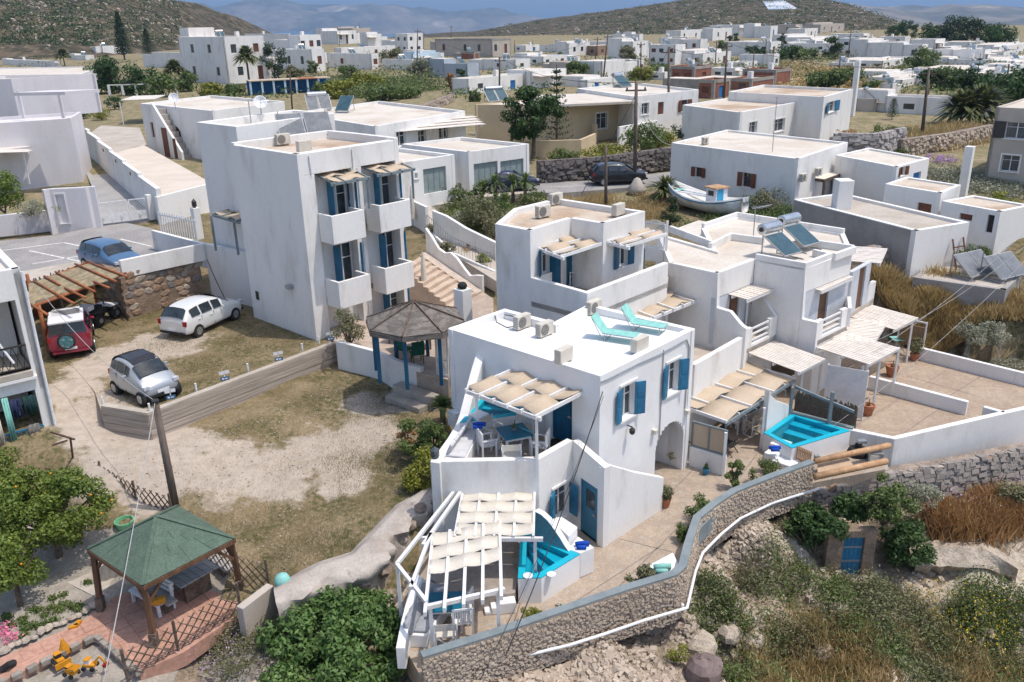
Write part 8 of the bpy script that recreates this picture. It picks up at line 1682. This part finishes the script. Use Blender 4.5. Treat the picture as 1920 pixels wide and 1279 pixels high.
SH=[(793,915,-1.3,.75,1.25,lm_yel,'bright yellow green shrub beside the terrace wall corner','shrub',3000,.11),(788,865,-1.1,.7,1.7,lm_mid,'taller green shrub below the curved terrace parapet','shrub',3200,.1),(765,850,-1.,.4,1.1,lm_rust,'reddish brown shrub on the lot side of the terrace shrubs','shrub',900,.09),(815,850,-.9,.5,1.1,lm_mid,'green shrub next to the yucca by the terrace','shrub',1500,.1),(1376,917,ZL,.28,1.2,lm_mid,'clipped upright green shrub inside the patio parapet','shrub',2200,.07),(1308,978,ZL,.55,.95,lm_mid,'round green shrub with red flowers inside the patio parapet','shrub',2600,.08),(1280,1015,ZL,.35,.6,lm_mid,'low green plant in the bend of the patio parapet','shrub',900,.08),(1205,1108,ZL,.45,.75,lm_olive,'grey green oleander shrub by the parapet beside the white ledge','shrub',1500,.09),(1050,1160,ZL,.18,.55,lm_mid,'tiny green tree standing alone on the lower patio','shrub',400,.07),(995,1172,ZL,.33,.5,lm_yel,'low round yellow green bush against the patio parapet','shrub',1600,.06),(1445,890,ZL,.5,.5,lm_mid,'low green plants inside the parapet near the picket gate','shrub',1200,.07),(1410,905,ZL,.15,.7,lm_mid,'slim young plant beside the clipped upright shrub','shrub',250,.07),(1400,930,ZL,.4,.4,lm_dark,'dark spiky plant on the parapet side of the clipped shrub','shrub',500,.12),(1525,1045,None,.95,1.9,lm_dark,'dark leafy climber bush left of the blue cave door','shrub',4200,.15),(1590,975,-3.2,.65,.9,lm_dark,'dark glossy bush hanging over the blue cave door','shrub',2000,.15),(1655,985,-3.2,.75,2.0,lm_mid,'tall tangled shrub with yellow green top right of the cave door','shrub',3600,.13),(1700,1060,None,.9,1.7,lm_dark,'dark overgrown bush right of the cave door recess','shrub',3600,.14),(1715,950,-3.,.75,.9,lm_silver,'grey green silvery bush under the rubble wall','shrub',2200,.09),(1905,960,None,.8,1.0,lm_olive,'olive scrub bush at the right edge below the rubble wall','shrub',2000,.1),(1270,1240,None,.35,.5,lm_yel,'yellow green cushion plant on the rubble below the drain pipe','shrub',900,.06),(1835,640,None,1.3,.9,lm_silver,'large silvery shrub on the straw slope at the right','shrub',4500,.1),(1890,705,None,1.0,.7,lm_silver,'smaller silvery shrub nearer the far terrace wall','shrub',2600,.09),(1900,625,None,1.35,2.0,lm_dark,'dark green fig bush beside the grey cistern','shrub',5200,.16),(1812,545,None,.8,.8,lm_mid,'green bush at the left foot of the grey cistern','shrub',1300,.1),(1826,492,1.,.7,.9,lm_mid,'green bush between the annexe end wall and the stone bank','shrub',1400,.1),(1872,420,1.1,.9,2.1,lm_yel,'yellow green vine over the dark gate at the right edge','vine',1600,.16),(1835,425,1.,.5,1.3,lm_dark,'dark rose bush left of the vine','shrub',900,.13),(655,650,.2,.75,1.8,lm_olive,'sparse olive tree left of the reed gazebo','shrub',1500,.1),(797,392,1.6,.75,1.3,lm_mid,'first round garden shrub beside the garage, counted from the left','shrub',900,.16),(830,388,1.6,.7,1.6,lm_mid,'second round garden shrub on a short stem','shrub',900,.16),(865,385,1.7,.8,1.5,lm_mid,'third garden shrub, pale and spreading','shrub',900,.16),(903,380,1.7,.7,1.6,lm_mid,'fourth garden shrub before the rubbish bin','shrub',900,.16),(938,395,1.6,.8,1.3,lm_mid,'fifth garden shrub right of the rubbish bin','shrub',900,.16),(900,430,1.5,1.3,2.0,lm_olive,'large olive brown bush in the walled garden','shrub',2600,.15),(925,448,1.4,.9,1.4,lm_olive,'olive bush behind the upper house roof corner','shrub',1400,.15),(860,425,1.5,.7,.9,lm_silver,'grey green bush in the walled garden','shrub',900,.13),(1000,385,1.6,.9,.9,lm_mid,'low green bush right of the spiky garden yuccas','shrub',900,.15),(840,480,1.1,.55,.8,lm_olive,'shrub in the bed along the wavy white wall','shrub',700,.12),(882,478,.9,.5,.6,lm_rust,'reddish shrub in the bed along the sloping path','shrub',600,.1),(908,505,.7,.5,.9,lm_yel,'clipped yellow green bush by the stair foot','shrub',1200,.09),(812,440,1.4,.5,.8,lm_olive,'shrub at the top of the wavy walled bed','shrub',600,.12),(1205,292,2.,1.9,2.8,lm_mid,'big light green shrub behind the dark road wall','shrub',2400,.25),(1240,285,2.,1.3,2.0,lm_yel,'yellow green shrub by the tall road pole','shrub',1200,.22),(1285,268,2.,1.3,2.4,lm_dark,'dark shrub at the corner of the boat house','shrub',1300,.24),(1130,300,2.,2.4,1.2,lm_yel,'vine row along the top of the dark road wall','vine',1800,.22),(1060,303,2.,1.6,1.0,lm_mid,'vines at the left end of the dark road wall','vine',1100,.22),(1255,425,1.4,.65,1.9,lm_pine,'young pine bush below the beached boat','shrub',1500,.12),(1440,405,1.3,1.2,1.8,lm_olive,'flowering yellow tinged bush before the boat house wall','shrub',2000,.14),(1470,415,1.3,1.0,1.0,lm_mid,'low green bush by the grey annexe wall','shrub',1300,.13),(1405,402,1.3,1.0,1.2,lm_mid,'green bush at the bow of the beached boat','shrub',1200,.13),(1400,440,1.2,1.5,.6,lm_mid,'low ground scrub behind the rear roof parapet','shrub',1600,.12),(10,400,2.4,1.3,2.6,lm_lemon,'bushy tree above the lilac planter wall','shrub',3200,.16),(60,405,2.4,1.0,.9,lm_silver,'grey lavender and yellow flowers in the lilac planter','shrub',1500,.1),(100,400,2.4,.6,.6,lm_yel,'yellow flowers at the right end of the lilac planter','shrub',700,.09),(155,222,2.,1.3,1.5,lm_dark,'dark bush beside the porch house','shrub',900,.22),(190,225,2.,1.3,1.6,lm_yel,'yellow flowering bush by the dirt court','shrub',900,.2),(215,205,2.,1.3,1.9,lm_dark,'dark round bush by the corrugated shelter','shrub',900,.24),(1692,260,2.,1.2,1.0,lm_olive,'purple flowering bush above the boulder wall','shrub',700,.2),(1655,258,2.,1.2,1.2,lm_mid,'green and yellow garden bush behind the boulder wall','shrub',800,.2),(1585,265,2.,1.0,1.1,lm_rust,'red leaved bush by the pale veranda','shrub',700,.18),(1690,292,2.,.9,.7,lm_mid,'low bush at the foot of the tan wall','shrub',500,.18),(1760,305,1.9,1.4,.6,lm_lav,'mauve flower bed along the tan wall','flower_bed',700,.14)]
for x,y,z,r,h,lm,lab,nm,n,sz in SH:shrub(x,y,z,r,h,lm,lab,nm,'vine' if nm=='vine' else('grass' if 'grass' in nm else 'shrub'),n,sz,k=int(10+r*14),cl=.36)
def spiky(px,py,z,h,r,label,lm=lm_mid,n=60,name='yucca',w=.09):
 b=S(px,py,z);o=thing(name,label,'palm',b);Q=[]
 for i in range(n):
  a,e=RNG.random()*6.28,rad(RNG.uniform(-15,80));d=np.array([math.cos(a)*math.cos(e),math.sin(a)*math.cos(e),math.sin(e)]);s=np.array([-math.sin(a),math.cos(a),0])*w*.5;c=np.array(b)+[0,0,h]
  p1=c+d*r*.55;p2=c+d*r-np.array([0,0,r*.28]);Q+=[[c-s*.5,p1-s,p1+s,c+s*.5],[p1-s,p2-s*.1,p2+s*.1,p1+s]]
 bulk('fronds',np.array(Q),4,lm,o);MB().tube([(0,0,-.1),(0,0,h)],[.09+h*.03,.07+h*.02],8).build('trunk',dwood,o,local=True);return o
spiky(831,800,-.8,.8,.6,'spiky yucca by the curved terrace parapet',n=90)
for i,(x,y)in enumerate(((962,378),(985,376),(930,380))):spiky(x,y,1.7,1.2,1.0,('left','right','farthest left')[i]+' spiky yucca in the walled garden by the road',n=80)
spiky(1246,378,1.5,.6,1.6,'low feathery palm at the corner of the boat house',lm_palm,110,'palm',.2)
for x,y,h,r,lab in((468,158,4.8,3.2,'tall palm before the big white house'),(330,158,2.6,3.0,'short bushy palm left of the big white house'),(122,125,3.0,3.0,'palm behind the porch house at the left'),(1800,232,1.2,3.2,'left date palm on the grass field at the right'),(1836,232,1.4,3.6,'right date palm on the grass field at the right')):spiky(x,y,2.,h,r,lab,lm_palm,190,'palm_tree',.42)
def pine(px,by,ty,z,label,tiers=16,w=.2,name='pine_tree',gap=.35,n=26):
 a=S(px,by,z);H=SY(px,ty,a.y).z-z;o=thing(name,label,'tree',a);P_=[]
 for t in range(tiers):
  f=t/tiers;zt_=H*(.12+.86*f);R0=H*w*(1-f)**.8+.15
  for k in range(9):
   an=k*.698+t*.4+RNG.random()*.3
   for u in np.linspace(.15,1,n):P_.append([a.x+math.cos(an)*R0*u,a.y+math.sin(an)*R0*u,z+zt_+R0*u*(gap*u-.1)+RNG.normal()*.05*H*.05])
 P_=np.array(P_);bulk('crown',leaf_quads(P_+RNG.normal(size=P_.shape)*H*.008,H*.035,.5,up=.1),4,lm_pine,o);MB().tube([(0,0,-.2),(0,0,H)],[H*.02,.03],7).build('trunk',dwood,o,local=True);return o
pine(1044,282,120,2.0,'tall thin araucaria with bare tiered branches beside the dark tree',12,.19,'araucaria_tree',.35,9)
pine(234,112,18,2.0,'tallest dark conifer before the left hill',22,.17);pine(281,110,50,2.0,'shorter dark conifer right of the tallest one',18,.24);pine(1672,224,183,2.0,'small conifer before the long white wall on the right',14,.26);pine(1826,178,100,2.0,'flat tiered araucaria among the right far houses',7,.2,'araucaria_tree',.2,14)
tree(1000,296,2.0,2.6,6.0,lm_dark,'big dark round tree before the yellow house','tree',7500,.27,60,.3,.2,.22)
FT=[(222,175,5,5.5,lm_dark),(262,178,4.5,5,lm_dark),(190,165,3.5,4,lm_mid),(300,182,4,3.2,lm_mid),(352,172,3.2,3.6,lm_mid),(418,150,2.6,4.6,lm_dark),(515,152,3.6,7.2,lm_pine),(552,150,2.4,2.6,lm_olive),(585,140,1.8,3.,lm_mid),(655,150,3,2.4,lm_mid),(690,165,4,2.,lm_yel),(735,118,4,3.2,lm_olive),(790,145,3.4,3.6,lm_silver),(868,170,1.7,3.4,lm_dark),(845,172,1.1,3.,lm_rust),(890,192,1.2,1.5,lm_mid),(760,185,2.5,1.6,lm_mid),(720,190,3,1.8,lm_mid),(640,185,3,2.4,lm_yel),(612,180,2.4,2.2,lm_mid),(1082,146,3,3,lm_mid),(1173,125,3.2,4.2,lm_olive),(1235,145,4,2.2,lm_mid),(1200,150,3,2,lm_yel),(1375,85,2.6,4,lm_pine),(1465,96,1.7,5.5,lm_pine),(1355,96,2.5,3,lm_mid),(1415,108,3.4,2.8,lm_dark),(1475,112,5,2.6,lm_dark),(1510,112,5,2.4,lm_mid),(1560,112,3.4,5,lm_dark),(1575,165,4,3,lm_mid),(1545,165,4,2,lm_mid),(1632,180,1.5,2,lm_mid),(1725,135,4,4.4,lm_mid),(1768,170,3.5,3.2,lm_mid),(1745,168,2.6,2.6,lm_dark),(1810,178,2.4,3.6,lm_dark),(1839,180,2.6,3.2,lm_dark),(1885,212,4.5,4.5,lm_dark),(1915,215,4,5,lm_dark),(1050,112,2,1.8,lm_mid),(395,182,3,2,lm_yel),(440,180,2.4,1.6,lm_mid),(1300,120,2,1.8,lm_mid),(1700,72,5,7,lm_dark),(1747,84,6,6,lm_dark),(1790,84,7,8,lm_pine),(1824,88,7,8,lm_pine),(1865,92,6,6,lm_dark),(1670,70,4,4,lm_dark)]
FT.sort(key=lambda t:t[0])
ORD2=lambda i:ORD[min(i,24)]
for i,(x,y,r,h,lm)in enumerate(FT):
 kd={'dark_green_leaf':'dark green','mid_green_leaf':'mid green','pine_needle':'blackish','olive_leaf':'olive','silver_leaf':'grey twiggy','yellow_green_leaf':'yellow green','rust_grass':'reddish'}[lm.name]
 same_=[t[0]for t in FT if t[4]is lm];j=same_.index(x)
 tree(x,y,1.9,r*.8,h,lm,f"{kd} village tree or bush, {ORD2(j)} from the left among the {kd} ones",'far_tree',int(600+r*330),.25+r*.07,18,.12,.15)
def cover(name,pts,n,spread,hgt,size,lm,asp=.5,up=.3,blade=False):
 P_=np.array([tuple(p)for p in pts]);k=RNG.integers(0,len(P_),n);c=P_[k]+np.stack([RNG.normal(size=n)*spread,RNG.normal(size=n)*spread,np.zeros(n)],1)
 c[:,2]=ground_z(c[:,0],c[:,1])+RNG.random(n)**1.3*hgt*(.5+(k*7919%13)/13)+.02
 if blade:
  a=RNG.random(n)*6.28;s=np.stack([np.cos(a),np.sin(a),0*a],1)*size*.09;t=np.stack([RNG.normal(size=n)*.35,RNG.normal(size=n)*.35,np.ones(n)],1)*size*(.5+RNG.random((n,1)));q=np.stack([c-s,c+s,c+t+s*.2,c+t-s*.2],1)
 else:q=leaf_quads(c,size,asp,up=up)
 return tag(bulk(name,q,4,lm),kind='stuff')
def region(poly,n):
 out=[];xs_=[p[0]for p in poly];ys_=[p[1]for p in poly];P2=[(p[0],p[1])for p in poly]
 while len(out)<n:
  x,y=R_.uniform(min(xs_),max(xs_)),R_.uniform(min(ys_),max(ys_))
  if inpoly(np.array([x]),np.array([y]),P2)[0]:out.append(SG(x,y))
 return out
slope=[(1310,1100),(1480,1060),(1560,1090),(1700,1100),(1930,1120),(1960,1290),(1340,1290)]
R_.seed(21);RNG=np.random.default_rng(5)
cover('slope_scrub',region(slope,56),36000,.3,.5,.1,lm_mid);cover('slope_scrub',region(slope,40),26000,.32,.55,.1,lm_olive);cover('dry_slope_grass',region([(1540,1170),(1760,1200),(1930,1240),(1930,1300),(1440,1300),(1420,1180)],36),18000,.35,.35,.2,lm_straw,blade=True)
cover('rust_grass',region([(1765,950),(1880,940),(1910,985),(1840,1005),(1760,1000)],24),11000,.3,.2,.4,lm_rust,blade=True);cover('yellow_wildflowers',region([(1700,1120),(1930,1100),(1930,1240),(1720,1230)],18),1500,.35,.7,.07,lm_flo);cover('slope_scrub',region([(1260,930),(1300,1120),(1420,1060),(1480,960),(1640,930),(1900,900),(1920,1000),(1600,980),(1400,1120),(1300,1180)],14),5000,.22,.35,.09,lm_olive);cover('mauve_wildflowers',region([(1600,950),(1920,900),(1920,1000),(1740,1000)],14),900,.3,.6,.06,lm_lav)
cover('straw_grass',region([(1600,580),(1660,540),(1760,540),(1830,600),(1760,640),(1700,620)],60),42000,.45,.25,.5,lm_straw,blade=True);cover('straw_grass',region([(1700,630),(1830,600),(1930,680),(1925,690),(1735,648)],34),18000,.4,.2,.4,lm_straw,blade=True);cover('straw_grass',region([(1590,455),(1700,470),(1690,500),(1600,490)],20),9000,.4,.3,.3,lm_rust,blade=True)
lotp=[(190,830),(300,850),(600,700),(800,760),(770,900),(700,980),(600,1060),(500,1095),(350,960),(240,900)]
cover('dry_lot_grass',region(lotp,80),12000,.5,.01,.05,lm_straw,blade=True);cover('lot_weeds',region([(560,700),(800,740),(790,900),(640,1040),(520,1090),(440,980),(600,930)],70),22000,.4,.01,.055,lm_olive,blade=True)
def on_zero(o):
 v=np.empty(len(o.data.vertices)*3,np.float32);o.data.vertices.foreach_get('co',v);v=v.reshape(-1,4,3);v[:,:,2]-=v[:,:1,2];o.data.vertices.foreach_set('co',v.ravel());o.location.z=0.005
pk=[S(*p,0)for p in((300,650),(360,690),(450,650),(560,640),(470,620),(420,680),(240,740),(250,600),(380,720),(330,640),(520,625),(300,590))]
on_zero(cover('parking_grass',pk,10000,.75,.0,.055,lm_olive,blade=True));on_zero(cover('parking_grass',pk,7000,.9,.0,.055,lm_straw,blade=True))
cover('garden_weeds',region([(10,1150),(130,1110),(180,1080),(150,1140),(20,1210)],26),2600,.07,.08,.09,lm_mid)
cover('rubble_flowers',region([(360,1270),(440,1190),(490,1160),(470,1270)],22),6000,.2,.4,.08,lm_olive);cover('rubble_flowers',region([(340,1270),(440,1180),(480,1180),(440,1275)],16),500,.25,.6,.05,lm_lav);cover('pink_flowers',[SG(5,1185),SG(18,1200)],260,.12,.5,.08,lm_pink)
cover('field_scrub',region([(1230,410),(1290,425),(1420,425),(1500,415),(1400,400),(1290,415)],26),9000,.5,.4,.13,lm_mid);cover('field_scrub',region([(1040,370),(1250,370),(1240,420),(1060,378)],30),8000,.5,.25,.2,lm_straw,blade=True);cover('field_scrub',region([(830,390),(990,380),(930,440),(850,420)],26),9000,.5,.6,.15,lm_mid)
cover('vegetable_field',region([(600,150),(700,140),(830,165),(790,185),(640,190)],60),9000,1.2,1.0,.4,lm_mid);cover('vegetable_field',region([(1740,320),(1850,330),(1925,355),(1900,375),(1760,345)],60),8000,.6,.5,.22,lm_silver);cover('field_grass',region([(1690,262),(1760,240),(1860,250),(1850,262),(1700,290)],50),9000,1.2,.3,.5,lm_straw,blade=True)
cover('field_hedges',region([(0,120),(620,110),(1200,95),(1650,85),(1920,115),(1920,200),(1600,190),(1480,150),(1000,190),(500,190),(210,190)],150),9000,1.6,1.2,.55,lm_mid);cover('field_hedges',region([(1450,110),(1660,130),(1640,185),(1490,160)],60),7000,2.5,.5,.6,lm_straw);cover('field_hedges',region([(0,110),(1920,85),(1920,130),(1200,150),(900,170),(0,130)],110),9000,1.8,1.4,.6,lm_olive)
hp=[q for q in(on_hill(R_.choice((R_.uniform(0,340),R_.uniform(900,1760),R_.uniform(1100,1700))),R_.uniform(0,85))for _ in range(2600))if q is not None]
def hill_cover(name,pts,per,s,sz,lm):
 P_=np.array([tuple(p)for p in pts]);n=len(P_)*per;c=np.repeat(P_,per,0)+RNG.normal(size=(n,3))*[s,s,s*.35];c[:,2]+=s*.3;tag(bulk(name,leaf_quads(c,sz,.7,up=.3),4,lm),kind='stuff')
hill_cover('hill_bushes',hp[:900],16,1.6,1.0,lm_dark);hill_cover('hill_bushes',hp[900:1700],16,1.8,.9,lm_olive);hp2=[p-Vector((0,0,.3))for p in hp[1700:]]
def scree(name,pts,n,spread,s,sm):
 P_=np.array([tuple(p)for p in pts]);k=RNG.integers(0,len(P_),n);c=P_[k]+np.stack([RNG.normal(size=n)*spread,RNG.normal(size=n)*spread,np.zeros(n)],1);c[:,2]=ground_z(c[:,0],c[:,1])
 a=RNG.random(n)*6.28;tg=np.stack([np.cos(a),np.sin(a),0*a],1);nr=np.stack([RNG.normal(size=n)*.3,RNG.normal(size=n)*.3-.25,np.ones(n)],1);nr/=np.linalg.norm(nr,axis=1,keepdims=True);tg-=nr*(tg*nr).sum(1,keepdims=True)
 return tag(bulk(name,rock_faces(c,nr,tg,s,flat=.6),4,sm),kind='stuff')
scree('scree',region([(830,1279),(1060,1215),(1280,1150),(1310,1060),(1420,985),(1500,945),(1480,1000),(1330,1130),(1290,1290),(900,1290)],80),3600,.35,.16,stonem);scree('scree',region(slope,30),420,.6,.28,stonem);scree('pebbles',region(lotp,60),1500,.7,.05,stonem);scree('garden_rubble',region([(380,1270),(450,1190),(500,1180),(470,1275)],14),260,.25,.26,stonegrey)
tw2=S(1640,900,-3);rw=[S(1525,935,-3.),S(1600,915,-3.),S(1680,897,-2.9),S(1760,880,-2.8),S(1850,858,-2.7),S(1960,832,-2.6)]
rw_=thing('rubble_wall','grey rubble retaining wall below the white terrace wall, above the cave door','wall',rw[2]);rwp=[V3(p,0)-Vector((0,.25,0))for p in rw]
MB().wall(rwp,.6,-4.6,[-2.55,-2.55,-2.6,-2.6,-2.6,-2.6]).build('wall',tan,rw_)
nst=0;
for i in range(len(rwp)-1):
 F=Face(rwp[i],rwp[i+1]);nst+=1
 if i<4:stone_courses(rw_,F,0,F.L,-3.7,-2.5,.4,.24,dep=.2)
c_,n_,t_=stones_on(rwp,-2.5,-4.2,.25,2600,.3);tag(bulk('loose_stones',rock_faces(c_,n_,t_,.24),4,stonegrey,rw_),kind='stuff')
cd=S(1590,1074,-4.75);cdo=thing('cave_door','weathered blue plank door in a grey cave front on the overgrown slope','door',cd);Fd=Face(cd-Vector((.85,.1,0)),cd+Vector((.75,-.1,0)))
q=MB();q.holed(Fd.a,Fd.b,-5.1,-3.05,.3,[(.52,1.22,-5.1,-3.3)]);q.build('cave_front',mort,cdo)
for k in range(5):q=MB();Fd.box(q,.53+k*.137,.53+(k+.93)*.137,-4.85,-3.32,-.14,-.10);q.build('plank',blue,cdo)
for z in(-3.75,-4.3):q=MB();Fd.box(q,.54,1.2,z,z+.07,-.099,-.07);q.build('ledger_board',pgrey,cdo)
lofted('rock_ledge',[[S(x,y,z)for x,y,z in r]for r in(((1710,1020,-3.95),(1780,1010,-3.9),(1850,1015,-3.9),(1915,1060,-4.1)),((1705,1030,-3.9),(1780,1026,-3.85),(1850,1030,-3.85),(1910,1068,-4.1)),((1715,1062,-4.2),(1780,1062,-4.3),(1850,1066,-4.3),(1905,1085,-4.6)),((1715,1078,-5),(1780,1080,-5.1),(1850,1082,-5.1),(1905,1100,-5.2)))],mat('pale_rock',(.46,.39,.31),(.36,.30,.24),scale=1.5,rough=.95,bump=1.,bscale=4,fine=.2,bdist=.1),label='pale overhanging rock ledge on the slope below the rust orange grass',cat='rock',amp=.2,nsc=4.5,seed=3).data.set_sharp_from_angle(angle=rad(18))
for i,(x,y,r)in enumerate(((1318,1262,.55),(1365,1190,.4),(1310,1215,.5),(1410,1205,.35),(1575,1150,.35),(1545,1225,.35))):
 p=SG(x,y);b=MB();rr=random.Random(i+3)
 b.lathe(p-Vector((0,0,r*.4)),[(r*.6,0),(r,r*.4),(r*.9,r*.9),(r*.5,r*1.25),(r*.15,r*1.3)],13);b.v=[v+Vector((rr.uniform(-1,1),rr.uniform(-1,1),rr.uniform(-.6,.6)))*r*.13 for v in b.v]
 b.top('boulder',MATS['pale_rock']if i else mat('purple_rock',(.20,.15,.14),(.16,.12,.11),scale=2,rough=.95,bump=.5,bscale=6),('dark purplish boulder at the bottom of the slope','pale boulder beside the corner of the drain pipe slope','pale boulder above the dark purplish one','small pale boulder in the middle of the scrub slope','pale boulder among scrub under the cave door','pale boulder low on the scrub slope')[i],'boulder')
gp_='potted plants of the patio'
pot_plant(S(1247,950,ZL),'terracotta pot of geraniums at the end of the sloping white wall',r=.19,h=.34,lm=lm_olive,n=700,size=.09,blobs=[(0,0,.55,.27,.27,.25)]);pot_plant(S(1264,878,ZB),'terracotta pot with a flowering shrub inside the arch',r=.2,h=.3,lm=lm_yel,n=800,size=.08,blobs=[(0,0,.6,.3,.3,.3)]);pot_plant(S(1323,890,ZL),'small blue pot with a cactus before the wind screen wall',r=.12,h=.25,lm=lm_dark,n=80,pm=blue,size=.08,blobs=[(0,0,.33,.08,.08,.12)]);pot_plant(S(1087,1152,ZL),'low pot of pink flowers against the patio parapet',r=.12,h=.12,lm=lm_pink,n=220,size=.06,blobs=[(0,0,.2,.2,.12,.1)])
lg=[S(1210,1090,ZL+.45),S(1275,1062,ZL+.45),S(1262,1035,ZL+.45),S(1215,1060,ZL+.45)];MB().prism([V3(p,0)for p in lg],ZL,ZL+.45).top('masonry_ledge',fresh,'white masonry ledge with a turquoise towel beside the parapet bend','bench',bevel=.03);towel(S(1242,1068,ZL+.47),'crumpled turquoise towel on the white ledge by the parapet',sling,1.2)
MB().wall([V3(S(*p,ZL+.55),0)for p in((1284,1035),(1288,1010),(1306,985),(1330,960))][::-1],.18,ZL,ZL+.55).top('planter_wall',pgrey,'low blue grey planter wall inside the parapet bend','wall')
def hill_rocks():
 P_=np.array([tuple(p)for p in hp2]);n=len(P_)*3;c=np.repeat(P_,3,0)+RNG.normal(size=(n,3))*[3,2,.2];a=RNG.random(n)*6.28;tg=np.stack([np.cos(a),np.sin(a),0*a],1);nr=np.tile([0,-.45,.9],(n,1));tg-=nr*(tg*nr).sum(1,keepdims=True);tg/=np.linalg.norm(tg,axis=1,keepdims=True)
 tag(bulk('hill_rocks',rock_faces(c,nr,tg,1.1),4,stonem),kind='stuff')
hill_rocks()
